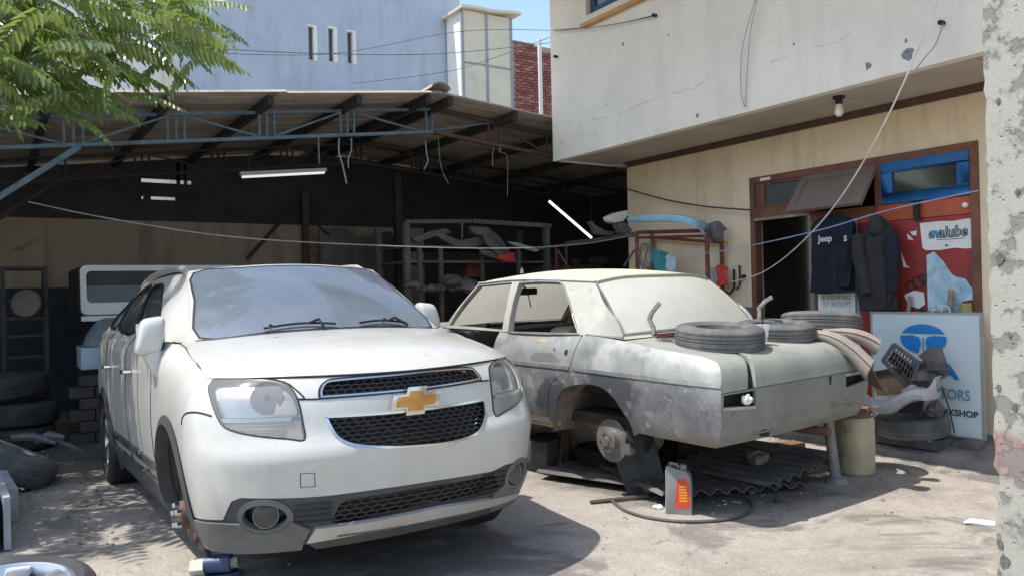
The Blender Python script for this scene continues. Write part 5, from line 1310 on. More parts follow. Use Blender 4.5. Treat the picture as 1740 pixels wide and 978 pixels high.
# ================================================================== loose things about the yard
OM = dict(
    canvas=simple('dusty_canvas', (.30, .26, .225), .9, var=.2, scale=5, bump=.3, bscale=120, dirt=(.24, .20, .17), dlo=.5, dhi=.8),
    drum=simple('stained_tan_plastic', (.46, .38, .25), .6, var=.25, scale=5, dirt=(.22, .13, .08), dscale=4, dlo=.52, dhi=.72, stretch=(2, 2, .5)),
    grey_steel=simple('dull_grey_steel', (.24, .24, .23), .6, metal=.3, var=.35, scale=8), plate=simple('dark_grey_plate', (.075, .08, .085), .7, var=.35, scale=6, dirt=(.15, .15, .15), dlo=.5, dhi=.8),
    asbestos=simple('old_grey_corrugated', (.15, .135, .125), .95, var=.45, scale=6, bump=.3, dirt=(.06, .055, .05)),
    stone=simple('concrete_lump_grey', (.24, .23, .21), .95, var=.4, scale=12, bump=.5), wood=simple('weathered_wood', (.20, .12, .08), .85, var=.4, scale=5, stretch=(1, 1, 6)),
    can=simple('grey_oil_can', (.23, .225, .225), .35, var=.12, scale=5), can_side=simple('pale_can_side', (.66, .60, .64), .5, var=.1), label_red=simple('red_can_label', (.62, .06, .03), .4, var=.2, scale=30), label_yellow=simple('yellow_can_label', (.75, .36, .03), .4, var=.2),
    hose=simple('dusty_hose', (.10, .085, .075), .7, var=.3), stick=simple('dark_rod', (.10, .07, .055), .7, var=.3),
    jackblue=simple('blue_jack_paint', (.03, .055, .13), .45, var=.3), jackwhite=simple('pale_jack_end', (.62, .58, .50), .5, var=.2),
    plastic=None, cloth_navy=simple('navy_cloth', (.012, .018, .032), .95, var=.4, scale=7), cloth_char=simple('charcoal_cloth', (.034, .033, .036), .95, var=.4, scale=8), white_print=simple('white_print', (.72, .72, .72), .7, var=.08),
    signboard=simple('pale_sign_face', (.60, .69, .71), .5, var=.08, scale=2, dirt=(.46, .50, .50), dlo=.6, dhi=.85), sign_edge=simple('sign_edge_metal', (.42, .42, .40), .5, metal=.4, var=.2), sign_blue=simple('sign_blue', (.02, .22, .56), .45, var=.1), sign_black=simple('sign_black', (.03, .035, .045), .5),
    sign_ors=simple('sign_faded_blue', (.10, .28, .44), .5, var=.1), carton=simple('brown_carton', (.30, .22, .12), .9, var=.25, scale=4), bumperskin=simple('pale_bumper_skin', (.46, .47, .48), .45, var=.25, scale=4, dirt=(.28, .27, .26)),
    trim_dark=simple('grey_brown_trim', (.14, .12, .12), .6, var=.35, scale=6), bottle=simple('white_bottle', (.66, .72, .76), .4, var=.08), lightblue=simple('light_blue_bumper', (.30, .50, .60), .4, var=.12, scale=4), rackred=simple('rusty_red_frame', (.20, .055, .04), .75, var=.4, scale=10, dirt=(.30, .22, .18), dlo=.55, dhi=.75),
    teal=simple('teal_rope', (.06, .26, .30), .8, var=.3), palecloth=simple('pale_cloth', (.50, .60, .66), .9, var=.15), jeepwhite=simple('white_jeep_paint', (.66, .68, .68), .4, var=.1, scale=4), jeepgrey=simple('grey_fender_paint', (.20, .24, .27), .4, var=.2), sprayblue=simple('pale_blue_panel', (.42, .54, .66), .4, var=.08),
    redpart=simple('red_plastic_part', (.62, .06, .04), .5, var=.15), carsteel=simple('dusty_car_panel', (.16, .155, .155), .6, metal=.2, var=.35, scale=5), brickgrey=simple('sooty_block', (.08, .07, .065), .95, var=.4, scale=6, bump=.4), slab=simple('pale_concrete_slab', (.34, .36, .38), .9, var=.3, scale=4, bump=.4), leaf=None,
    posterblue=simple('torn_blue_poster', (.35, .58, .70), .6, var=.35, scale=7, dirt=(.66, .72, .76), dlo=.45, dhi=.6), yellowgreen=simple('olive_can', (.34, .32, .10), .6, var=.3), strap=simple('black_strap', (.02, .02, .022), .8),
)
def m_clear():
    t = NT('clear_plastic'); t.color((.75, .78, .78)); t.rough(.15)
    tr = t.n.new('ShaderNodeBsdfTransparent'); m1 = t.n.new('ShaderNodeMixShader'); m1.inputs[0].default_value = .55; t.L(t.b.outputs[0], m1.inputs[1]); t.L(tr.outputs[0], m1.inputs[2]); t.L(m1.outputs[0], t.o.inputs[0]); return t.m
OM['plastic'] = m_clear()
for k in list(OM): MAT.setdefault(k, OM[k])
def one(name, mb, mat, label, cat, group=None, **kw):
    o = mb.build(name, OM.get(mat) or MAT.get(mat) or CM.get(mat) or MM_.get(mat), None, **kw)
    # origin at the base centre
    vs = [v.co for v in o.data.vertices]; c = Vector((sum(v.x for v in vs)/len(vs), sum(v.y for v in vs)/len(vs), min(v.z for v in vs)))
    o.data.transform(Matrix.Translation(-c)); o.location = c
    return tag(o, label, cat, group)
def loose_tyre(loc, rot, R, r, w_, label, mat='dustrub', group=None, name='tyre'):
    m = MB(); m.lathe(tyre_prof(R, r, w_), 48, Matrix(), closed=True)
    o = m.build(name, CM[mat], None, smooth=True, angle=35); o.matrix_world = Matrix.Translation(loc) @ rot; tag(o, label, 'tyre', group); return o
RX_ = lambda a: Matrix.Rotation(radians(a), 4, 'X')
RY_ = lambda a: Matrix.Rotation(radians(a), 4, 'Y')
RZ_ = lambda a: Matrix.Rotation(radians(a), 4, 'Z')
def sl(x, y, z): return SALM @ Vector((x, y, z))
TG = 'tyres lying on the boot of the old saloon'
loose_tyre(sl(-.67, .345, .955), SROT @ RY_(-4) @ RX_(-1), .285, .155, .165, 'worn dusty tyre lying on the grey boot lid, nearest to the white car', group=TG)
loose_tyre(sl(-.62, -.34, .938), SROT @ RY_(-3) @ RX_(-1), .275, .16, .165, 'worn tyre lying in the middle of the boot behind the plastic cup', group=TG)
loose_tyre(sl(-.66, -.87, .975), SROT @ RX_(7) @ RY_(2), .285, .165, .16, 'tyre lying tilted on the far corner of the boot over the rolled canvas', group=TG)
# cup
cup = empty('plastic_cup', at(1303, 592, 'y', SPOS.y-.76), label='clear plastic cup with a dark straw standing on the boot lid between two tyres', cat='cup')
cp = sl(-.80, .06, .915); cup.location = cp
MB().lathe([(0, 0), (.030, 0), (.042, .105), (.046, .107), (.046, .112), (.040, .110), (.028, .004), (0, .004)], 20, Matrix.Translation(cp)).build('beaker', OM['plastic'], cup, smooth=True)
MB().lathe([(0, .004), (.028, .005), (.033, .04), (0, .041)], 20, Matrix.Translation(cp)).build('drink', MAT['palecloth'], cup, smooth=True)
MB().tube([cp+Vector((.005, 0, .01)), cp+Vector((-.004, .0, .21))], .0045, 6).build('straw', MAT['black'], cup)
# rolled canvas on the far corner
def roll(pts, r0, r1, label):
    m = MB()
    P_ = [Vector(p) for p in spline([tuple(p) for p in pts], 8, False)]; N_ = len(P_)-1; t = (P_[-1]-P_[0]).normalized(); a = t.cross(Vector((0, 0, 1))).normalized(); b = a.cross(t)
    def fn(u, v):
        k = u*N_; i = min(int(k), N_-1); q = P_[i].lerp(P_[i+1], k-i); th = v*2*pi*2.3+.4; rr = (r0+(r1-r0)*u)*(1-.40*v)*(1+.05*sin(7*u+3*th)); return q+a*cos(th)*rr+b*sin(th)*rr
    m.grid(fn, 20, 56); return one('canvas_roll', m, 'canvas', label, 'canvas roll', 'canvas rolls hanging off the boot', smooth=True, solid=.004, angle=60)
roll([sl(-.72, -.45, .94), sl(-.94, -.51, .905), sl(-1.07, -.57, .81), sl(-1.16, -.62, .69)], .030, .080, 'rolled dusty canvas hanging down over the rear corner of the boot')
roll([sl(-.80, -.64, .93), sl(-.93, -.75, .915), sl(-1.02, -.83, .875), sl(-1.08, -.88, .82)], .035, .065, 'rolled dusty canvas sticking out under the tilted tyre')
m = MB()
def mat_f(u, v):
    x = -.40-.66*u; y = -.50-.50*v; z = .935-.05*u-.35*max(0, u-.72)-.62*max(0, v-.52)+.014*sin(9*u+4*v); return sl(x, y, z)
m.grid(mat_f, 14, 14); one('rubber_mat', m, 'trim_dark', 'dark creased mat draped over the right edge of the boot under the rolls', 'mat', smooth=True, solid=.006)
# supports
dr_c = at(1465, 809, 'z', 0)+Vector((.07, .10, 0)); dr = empty('plastic_drum', dr_c, label='stained tan plastic drum standing on the ground under the rear corner of the old saloon', cat='drum')
MB().lathe([(0, 0), (.125, 0), (.138, .015), (.14, .10), (.136, .12), (.14, .14), (.142, .30), (.137, .32), (.141, .34), (.14, .40), (.128, .43), (.0, .435)], 28, Matrix.Translation(dr_c)).build('drum_body', OM['drum'], dr, smooth=True, angle=30)
MB().lathe([(.10, .432), (.13, .434), (.13, .450), (.0, .455)], 28, Matrix.Translation(dr_c)).build('drum_lid', OM['trim_dark'], dr, smooth=True, angle=30)
m = MB(); m.box(dr_c+Vector((0, 0, .475)), (.30, .20, .04), Matrix.Rotation(.5, 3, 'Z')); one('wooden_block', m, 'wood', 'short wooden packing block between the tan drum and the car', 'block')
pp = at(1430, 822, 'z', 0)+Vector((.01, .05, 0)); ps = empty('support_post', pp, label='grey steel support post propping the rear of the old saloon beside the tan drum', cat='post')
m = MB(); m.tube([pp, pp+Vector((-.06, .02, .52))], [.04, .034], 12); m.build('tube', OM['grey_steel'], ps, smooth=True)
m = MB(); m.lathe([(0, 0), (.085, 0), (.07, .03), (.045, .05), (.0, .05)], 16, Matrix.Translation(pp)); m.build('foot', OM['grey_steel'], ps, smooth=True)
sc_b = at(962, 792, 'z', 0); as_ = empty('axle_stand', sc_b, label='rusty four-legged axle stand under the sill of the old saloon', cat='axle stand')
topz = .40; c = sc_b+Vector((0, 0, topz))
for a in range(4):
    d = Vector((cos(a*pi/2+.6), sin(a*pi/2+.6), 0)); MB().bar(sc_b+d*.17, c+d*.035-Vector((0, 0, .10)), .03, .02).build('leg', CM['rust'], as_)
MB().tube([sc_b+Vector((0, 0, .04)), c], .030, 10).build('column', CM['rust'], as_); MB().box(c+Vector((0, 0, .02)), (.16, .08, .04)).build('saddle', CM['rust'], as_, bevel=.005)
for k in range(4):
    d0 = Vector((cos(k*pi/2+.6), sin(k*pi/2+.6), 0))*.135; d1 = Vector((cos((k+1)*pi/2+.6), sin((k+1)*pi/2+.6), 0))*.135; MB().bar(sc_b+d0+Vector((0, 0, .06)), sc_b+d1+Vector((0, 0, .06)), .012, .012).build('brace', CM['rust'], as_)
# leaning plate by the hub
a, b = at(1066, 838, 'z', .003), at(1132, 832, 'z', .003)
q1, q2 = at(1040, 768, 'y', a.y+.10), at(1112, 748, 'y', b.y+.12)
n = (b-a).cross(q1-a).normalized()*.012
m = MB(); m.add([a, b, q2, q1, a+n, b+n, q2+n, q1+n], [(0, 1, 2, 3), (7, 6, 5, 4), (0, 4, 5, 1), (1, 5, 6, 2), (2, 6, 7, 3), (3, 7, 4, 0)])
one('metal_plate', m, 'plate', 'dark grey metal plate leaning beside the bare wheel hub', 'plate')
# corrugated sheets under the car
def corr(c, ang, lx, ly, tilt, label):
    R = RZ_(ang) @ RY_(tilt); m = MB()
    m.grid(lambda u, v: Vector(c)+R.to_3x3() @ Vector(((u-.5)*lx, (v-.5)*ly, .020*sin(2*pi*u*lx/.13)+.03)), int(lx/.0163), 4)
    return one('corrugated_sheet', m, 'asbestos', label, 'corrugated sheet', 'old corrugated sheets under the saloon', smooth=True, solid=.006, angle=60)
corr((4.28, 4.15, .03), -14, 1.15, .95, 2, 'old grey corrugated sheet lying under the saloon right behind the oil can')
corr((4.75, 4.05, .09), 6, .95, .9, -4, 'old grey corrugated sheet lying on top of another under the rear of the saloon')
corr((4.05, 4.75, .02), 20, 1.0, .9, 1, 'old grey corrugated sheet deepest in the shadow below the saloon')
def lump(p, r, label, mat='stone', sq=.6, name='concrete_lump', group='rubble under the saloon', cat='rubble'):
    m = MB(); ph = [rnd.uniform(0, 6) for _ in range(6)]
    def fn(u, v):
        a, b = pi*u, 2*pi*v; k = r*(1+.18*sin(2*b+ph[0]+2*a)+.12*sin(3*b+ph[1])+.10*sin(5*a+ph[2])); return Vector(p)+Vector((k*sin(a)*cos(b)*1.2, k*sin(a)*sin(b), k*cos(a)*sq+r*sq*.8))
    m.grid(fn, 7, 10); return one(name, m, mat, label, cat, group)
lump(at(1288, 785, 'z', .14), .085, 'pale broken concrete lump on the corrugated sheets', sq=.5)
lump(at(1110, 836, 'z', 0), .075, 'grey rounded lump at the foot of the leaning plate')
lump(at(1278, 838, 'z', 0), .025, 'small pale stone at the front edge of the corrugated sheets')
lump(at(1322, 852, 'z', 0), .030, 'small dark stone in the shade in front of the corrugated sheets', mat='plate')
lump(at(1384, 808, 'z', .05), .05, 'flat pale crumpled scrap under the rear of the saloon', mat='carton', sq=.25, name='paper_scrap', cat='scrap', group='paper scraps on the ground')
lump(at(1404, 806, 'z', .03), .035, 'white sunlit crumpled scrap near the grey support post', mat='paper', sq=.3, name='paper_scrap', cat='scrap', group='paper scraps on the ground')
lump(at(1118, 862, 'z', 0), .028, 'white crumpled scrap on the ground left of the oil can', mat='paper', sq=.4, name='paper_scrap', cat='scrap', group='paper scraps on the ground')
for px, py, nm in ((1232, 856, 'leftmost'), (1248, 852, 'middle'), (1256, 853, 'elongated middle'), (1268, 847, 'rightmost')):
    lump(at(px, py, 'z', 0), .012, f'{nm} of the tiny white scraps in the shade right of the oil can', mat='paper', sq=.15, name='paper_scrap', cat='scrap', group='paper scraps on the ground')
m = MB(); p0, p1 = at(1638, 887, 'z', .012), at(1692, 890, 'z', .012); m.tube([p0, p0.lerp(p1, .3)+Vector((0, .02, .006)), p0.lerp(p1, .7), p1], [.006, .018, .022, .015], 8); one('paper_strip', m, 'paper', 'long white crumpled strip on the ground beside the gate pillar', 'scrap', smooth=True)
loose_tyre(Vector((4.15, 5.0, .09)), RY_(3), .29, .165, .17, 'dark tyre lying flat in the shadow under the middle of the saloon', 'rubber')
lump(Vector((4.75, 4.75, 0)), .20, 'black bundle in the shadow under the far side of the saloon', mat='strap', sq=.7, name='dark_bundle', group=None, cat='bundle')
m = MB(); m.box((3.75, 5.35, .12), (.4, .3, .24), Matrix.Rotation(.4, 3, 'Z')); one('dark_crate', m, 'plate', 'dark crate in the shadow beside the rusty axle stand', 'crate', bevel=.01)
m = MB(); p0, p1 = at(1262, 773, 'z', .06), at(1355, 766, 'z', .06); m.bar(p0, p1+Vector((.15, .1, 0)), .14, .10); one('wooden_beam', m, 'wood', 'dark wooden beam lying under the rear of the saloon', 'beam')
# oil can
oc = at(1160, 874, 'z', 0)+Vector((.02, .05, 0)); ocr = empty('oil_can', oc, RZ_(-52), label='grey plastic oil can with a red and yellow label standing on the ground', cat='oil can')
oc_pts = [(-.085, 0), (.095, 0), (.105, .02), (.105, .20), (.085, .255), (.05, .275), (-.02, .285), (-.075, .30), (-.095, .27), (-.10, .02)]
oc_pts = [(a*.78, b*1.0) for a, b in spline(oc_pts, 3)]
om = MB(); om.prism(oc_pts, lambda a, b, c: Vector((a, c-.045, b)), .09); om.build('body', OM['can'], ocr, world=False, bevel=.012, angle=50)
MB().lathe([(0, 0), (.022, 0), (.022, .028), (.018, .032), (0, .032)], 16, Matrix.Translation((.028, 0, .278)) @ RY_(14)).build('cap', OM['grey_steel'], ocr, world=False, smooth=True)
MB().tube([(-.045, 0, .296), (-.055, 0, .312), (-.01, 0, .306), (.005, 0, .288)], .011, 8).build('handle', OM['can'], ocr, world=False, smooth=True)
lab = [(-.012, .045), (.070, .05), (.073, .12), (.066, .205), (.045, .225), (.0, .22), (-.008, .16), (-.016, .10)]
MB().prism(spline(lab, 3), lambda a, b, c: Vector((a, -.0455-c, b)), .0015).build('label', OM['label_red'], ocr, world=False)
for k in range(6): MB().prism([(.008, .080+.018*k), (.058, .084+.018*k), (.058, .094+.018*k), (.008, .090+.018*k)], lambda a, b, c: Vector((a, -.0472-c, b)), .0012).build('label_stripe', OM['label_yellow'], ocr, world=False)
MB().prism([(a-.0, b) for a, b in [(-.080, .01), (-.066, .005), (-.064, .26), (-.075, .275)]], lambda a, b, c: Vector((a-.0015, -.038+c, b)), .076).build('side_stripe', OM['can_side'], ocr, world=False)
# hose and rod
hp = [at(x, y, 'z', .012) for x, y in ((1040, 850), (1062, 866), (1100, 878), (1160, 885), (1220, 883), (1262, 875), (1278, 862), (1272, 848), (1240, 838), (1190, 836))]
m = MB(); m.tube([Vector(p) for p in spline([tuple(p) for p in hp], 6, False)], .010, 8); one('hose', m, 'hose', 'thin dusty hose curving on the ground in front of the oil can', 'hose', smooth=True)
m = MB(); m.tube([at(1003, 852, 'z', .015), at(1100, 842, 'z', .02)], .013, 8); one('iron_rod', m, 'stick', 'dark straight rod on the ground left of the oil can', 'rod', smooth=True)
# jack under the missing front wheel
jb = Vector((hc.x, hc.y, 0)); jw = CARM @ hc; jp = at(350, 962, 'z', .06); jk = empty('hydraulic_jack', (jp.x, jp.y, 0), label='small blue hydraulic jack on the ground under the white car front hub', cat='jack')
A = Vector((jp.x, jp.y, .0)); vd = Vector((cos(CYAW), -sin(CYAW), 0))
MB().tube([A+Vector((0, 0, .07)), A+vd*.13+Vector((0, .0, .08))], .045, 14).build('cylinder', OM['jackblue'], jk, smooth=True, angle=30)
MB().tube([A-vd*.07+Vector((0, 0, .055)), A+Vector((0, 0, .06))], .048, 6).build('pump_end', OM['jackwhite'], jk, smooth=True, angle=20)
MB().tube([A+vd*.13+Vector((0, 0, .08)), A+vd*.17+Vector((0, .0, .085))], .030, 12).build('end_cap', OM['grey_steel'], jk, smooth=True, angle=30)
MB().box(A+vd*.05+Vector((0, .02, .012)), (.22, .12, .024)).build('base', OM['jackblue'], jk)
MB().tube([A+vd*.02+Vector((0, .02, .09)), (jw.x+.06, jw.y+.05, jw.z-.10)], .018, 10).build('ram', CM['rust'], jk, smooth=True)

# ---------------- left side: tyres, slabs, jeep
loose_tyre(at(38, 792, 'y', 7.35)+Vector((-.10, 0, .05)), RZ_(8) @ RY_(29) , .36, .20, .24, 'big worn tyre lying aslant on concrete slabs at the left edge of the yard', 'dustrub')
SG = 'slabs at the left edge'
for (x, y, z, dx, dy, dz, rz, lb) in ((-.24, 6.5, .11, .66, .75, .22, 4, 'thick pale concrete slab under the big leaning tyre'), (-.28, 5.75, .14, .60, .62, .28, -3, 'pale concrete block nearest to the alloy wheel'), (-.35, 7.2, .07, .70, .5, .14, 8, 'low concrete slab furthest back beneath the big tyre')):
    m = MB(); m.box((x, y, z), (dx, dy, dz), Matrix.Rotation(radians(rz), 3, 'Z')); one('concrete_slab', m, 'slab', lb, 'slab', SG, bevel=.012)
m = MB(); m.box((.02, 5.9, .16), (.035, .9, .30), Matrix.Rotation(radians(3), 3, 'Z')); one('plank', m, 'slab', 'pale plank standing on edge along the concrete slabs', 'plank')
# alloy wheel in the corner
wc = at(-2, 1040, 'z', .25); aw_ = empty('alloy_wheel', wc, RZ_(20) @ RX_(4) @ RY_(-3), label='silver alloy wheel with its tyre lying face up in the lower left corner', cat='wheel')
tw_ = MB().lathe(tyre_prof(.335, .25, .2), 56, Matrix(), closed=True).build('tyre', CM['rubber'], aw_, world=False, smooth=True, angle=35)
MB().lathe([(.252, -.08), (.256, .07), (.258, .088), (.246, .092), (.236, .08), (.225, -.08)], 48).build('rim', CM['alloy'], aw_, world=False, smooth=True)
for k in range(7):
    a = 2*pi*k/7
    m = MB(); p0 = [Vector((.05*cos(a+s*.5), .05*sin(a+s*.5), .045)) for s in (-1, 1)]; p1 = [Vector((.242*cos(a+s*.20), .242*sin(a+s*.20), .082)) for s in (-1, 1)]
    dn = Vector((0, 0, -.03)); v = [p0[0], p0[1], p1[1], p1[0]]; m.add(v+[q+dn for q in v], [(0, 1, 2, 3), (7, 6, 5, 4), (0, 4, 5, 1), (1, 5, 6, 2), (2, 6, 7, 3), (3, 7, 4, 0)]); m.build('spoke', CM['alloy'], aw_, world=False, bevel=.006)
MB().lathe([(.06, .0), (.06, .045), (.03, .055), (0, .055)], 24).build('hub_cap', CM['alloy'], aw_, world=False, smooth=True); MB().lathe([(.22, -.07), (0, -.07)], 24).build('back_plate', CM['gap'], aw_, world=False)
m = MB(); m.box((wc.x, wc.y, .085), (.5, .45, .17)); one('carton_box', m, 'carton', 'low carton under the alloy wheel in the lower left corner', 'box', bevel=.006)
# stacked tyres in the dark left
tg = 'tyres stacked in the dark at the left'
for k, (dx, dz, t) in enumerate(((0, .12, 0), (.04, .36, 2), (-.05, .62, -4))):
    loose_tyre(Vector((.10+dx, 9.25, dz)), RY_(t), .40, .25, .23, ('bottom', 'middle', 'topmost')[k]+' tyre of the stack in the dark at the left', 'rubber', tg)
# debris between
for k, (x0, y0, x1, y1, r) in enumerate(((20, 742, 95, 752, .03), (40, 738, 140, 765, .025), (60, 748, 110, 742, .035))):
    m = MB(); m.tube([at(x0, y0, 'y', 8.3), at((x0+x1)/2, (y0+y1)/2-6, 'y', 8.25), at(x1, y1, 'y', 8.2)], [r, r*1.3, r*.6], 7); one('scrap_strip', m, 'carsteel', ('short bent strip', 'long pointed strip', 'thick grey strip')[k]+' of scrap on the ground behind the big leaning tyre', 'scrap', 'scrap strips by the tyres', smooth=True)
# shelf frame with a pale fan grille
sf = empty('shelf_frame', at(40, 740, 'y', 9.7), label='dark narrow shelf frame standing against the shed back wall at the left', cat='shelf')
xa, xb = at(5, 500, 'y', 9.75).x, at(78, 500, 'y', 9.75).x
for x in (xa, xb):
    for y in (9.75, 10.15): MB().box2((x-.02, y-.02, 0), (x+.02, y+.02, at(78, 452, 'y', 9.75).z)).build('upright', MAT['steel_dark'], sf)
for py in (455, 510, 540, 570, 606):
    z = at(40, py, 'y', 9.75).z; MB().box2((xa+.022, 9.74, z-.015), (xb-.022, 10.16, z+.015)).build('shelf', MAT['steel_dark'], sf)
fp = at(43, 514, 'y', 9.66); m = MB(); m.lathe([(0, .02), (.09, .015), (.14, 0), (.15, -.02), (.13, -.03), (0, -.03)], 20, Matrix.Translation(fp) @ RZ_(-25) @ RX_(80)); one('pale_disc', m, 'trim_dark', 'pale round disc hanging on the dark shelf frame', 'disc', smooth=True)
# jeep
JY = 9.3
jx0, jx1 = at(137, 480, 'y', JY).x, 2.35
jz = lambda py: at(160, py, 'y', JY).z
jeep = empty('white_jeep', ((jx0+jx1)/2, JY+.8, .55), label='white jeep with a dark window and grey fender in the shade behind the white car', cat='jeep')
m = MB()
fz = [(jx0, jz(534)), (jx1, jz(534)), (jx1, jz(450)), (jx0, jz(450))]; hol = [(jx0+.055, jz(514)), (jx1-.06, jz(514)), (jx1-.06, jz(460)), (jx0+.055, jz(460))]
def rnd_rect(q, r):
    (x0, z0), (x1, _), (_, z1), _ = q; out = []
    for cx, cz, a0 in ((x1-r, z0+r, -90), (x1-r, z1-r, 0), (x0+r, z1-r, 90), (x0+r, z0+r, 180)): out += [(cx+r*cos(radians(a0+a)), cz+r*sin(radians(a0+a))) for a in (0, 22, 45, 68, 90)]
    return out
region(m, lambda u, v: Vector((u, JY+.10*(v-jz(534)), v)), rnd_rect(fz, .06), [rnd_rect(hol, .05)], .1, 0, .05); m.build('screen_frame', OM['jeepwhite'], jeep, smooth=True, angle=30)
m = MB(); region(m, lambda u, v: Vector((u, JY+.03+.10*(v-jz(534)), v)), rnd_rect(hol, .05), [], .2); m.build('screen', CM['glass'], jeep)
m = MB(); m.box2((jx0+.02, JY+.06, jz(534)), (jx1-.02, JY+1.9, jz(449)-.0)); m.build('cab', MAT['soot'], jeep, bevel=.03)
MB().box2((jx0+.0, JY-.02, jz(545)), (jx1, JY+.05, jz(536))).build('cowl', OM['jeepwhite'], jeep, bevel=.008)
m = MB()
x0, x1 = at(142, 570, 'y', JY-.2).x, at(210, 570, 'y', JY-.2).x
def fend(u, v):
    a = pi*.5*u; x = x0+(x1-x0)*u; z = jz(584)+(jz(540)-jz(584))*sin(min(1, u*1.6)*pi/2)**.7; return Vector((x, JY-.25+.22*v, jz(586)+(z-jz(586))*(1-(1-v)**2.5)))
m.grid(fend, 14, 8); m.add([fend(i/14, 0) for i in range(15)]+[Vector((x0, JY-.25, jz(590))), Vector((x1, JY-.25, jz(590)))], []); m.build('fender', OM['jeepgrey'], jeep, smooth=True)
MB().box2((at(137, 600, 'y', JY-.2).x, JY-.24, jz(624)), (at(196, 600, 'y', JY-.2).x, JY+.3, jz(587))).build('front_apron', OM['sprayblue'], jeep, bevel=.01)
MB().box2((at(200, 600, 'y', JY-.2).x, JY-.2, jz(640)), (jx1-.2, JY+.9, jz(545))).build('bonnet', OM['jeepgrey'], jeep, bevel=.06)
hq = at(194, 575, 'y', JY-.27); MB().lathe([(.055, -.02), (.10, -.01), (.115, 0), (.10, .02), (.085, .018), (.08, -.01), (0, -.02)], 24, Matrix.Translation(hq) @ RX_(90)).build('headlight_ring', OM['jeepwhite'], jeep, smooth=True)
# blocks carrying it
bx = empty('block_stack', at(160, 735, 'y', JY), label='stack of sooty blocks carrying the front of the white jeep', cat='blocks')
z = 0; k = 0
while z < jz(628)-.06:
    h = .115; x = at(132, 700, 'y', JY).x+(.0 if k % 2 else -.09)
    while x < 1.75:
        MB().box2((x+.006, JY-.24+rnd.uniform(0, .03), z+.005), (x+.225, JY-.02, z+h-.006)).build('block', OM['brickgrey'], bx); x += .232
    z += h; k += 1
m = MB(); m.box2((jx0+.1, JY-.015, .0), (jx1-.1, JY+1.8, jz(586))); m.build('chassis', MAT['soot'], jeep)

# ---------------- racks at the back
RYY = 9.5
rk = empty('parts_rack', at(800, 470, 'y', RYY), label='dark steel rack holding dusty car panels at the back of the shed', cat='rack')
def ry(px, py, y=RYY): return at(px, py, 'y', y)
for (x, y) in ((690, RYY), (928, RYY), (690, RYY+.9), (940, RYY+.9)): 
    p = ry(x, 400); MB().box2((p.x-.04, y-.04, 0), (p.x+.04, y+.04, ry(x, 378 if x < 800 else 384).z)).build('upright', OM['trim_dark'], rk)
MB().bar(ry(688, 377), ry(800, 376), .06, .05).build('top_rail', OM['trim_dark'], rk); MB().bar(ry(802, 376), ry(935, 384), .06, .06).build('top_rail', OM['bumperskin'] if False else OM['carsteel'], rk)
for py in (418, 444): MB().box2((ry(690, py).x, RYY-.03, ry(690, py).z-.02), (ry(928, py).x, RYY+.9, ry(690, py).z+.01)).build('shelf', OM['trim_dark'], rk)
for px in (712, 748, 818, 880): p = ry(px, 470); MB().box2((p.x-.025, RYY-.05, 0), (p.x+.025, RYY, ry(px, 420).z)).build('upright', (OM['trim_dark'], MAT['wood'], CM['rust'], OM['trim_dark'])[(712, 748, 818, 880).index(px)], rk)
def panel(pts, y, d, label, mat='carsteel', name='scrap_metal', grp='car panels on the rack', cat='car part'):
    m = MB(); P_ = [at(x, yy_, 'y', y) for x, yy_ in pts]; cx = sum(p.x for p in P_)/len(P_)
    m.prism([(p.x, p.z) for p in P_], lambda a, b, c: Vector((a, y+c+.25*abs(a-cx)*.3, b)), d); return one(name, m, mat, label, cat, grp, bevel=.008)
panel([(700, 405), (735, 392), (760, 388), (770, 395), (740, 402), (712, 412)], RYY-.08, .10, 'curved dusty panel at the left end of the parts rack')
panel([(735, 395), (752, 396), (782, 408), (815, 402), (828, 412), (800, 422), (775, 420)], RYY-.12, .12, 'bent dusty wing lying across the middle of the parts rack')
panel([(800, 384), (830, 386), (850, 402), (872, 432), (862, 433), (838, 408), (806, 396)], RYY-.20, .10, 'long dusty bumper bar slanting down towards the red part')
panel([(822, 398), (838, 404), (862, 434), (848, 434), (826, 412)], RYY-.30, .06, 'narrow dusty strip slanting just left of the long bumper bar')
panel([(815, 422), (835, 426), (850, 438), (846, 440), (820, 432)], RYY-.25, .05, 'small dusty strip pointing at the red part')
panel([(848, 433), (874, 428), (878, 444), (864, 445), (848, 440)], RYY-.34, .10, 'bright red plastic part hanging from the parts rack', 'redpart', 'red_part', None)
panel([(864, 410), (880, 412), (920, 424), (912, 428), (876, 418)], RYY-.18, .06, 'pale lumpy strip at the right of the parts rack', 'bumperskin')
m = MB(); m.bar(ry(782, 381), ry(788, 381), .02, .02); m.bar(ry(785, 382, RYY-.15), ry(785, 405, RYY-.15), .015, .015); one('clamp', m, 'grey_steel', 'thin grey clamp standing upright on the parts rack', 'clamp')
panel([(795, 440), (815, 436), (815, 470), (795, 470)], RYY+.2, .2, 'dark red box under the parts rack', 'maroon', 'storage_box', None, 'box')
for i, (px, py, w_) in enumerate(((705, 482, .10), (718, 486, .08), (735, 487, .10), (748, 484, .07), (770, 480, .16), (790, 486, .18))):
    lump(at(px, py+8, 'y', RYY-.3), w_*.9, ('leftmost', 'second', 'third', 'fourth', 'fifth', 'rightmost')[i]+' of the dim scrap pieces under the parts rack', mat='carsteel', sq=.6, name='scrap_part', group='scrap under the parts rack', cat='scrap')

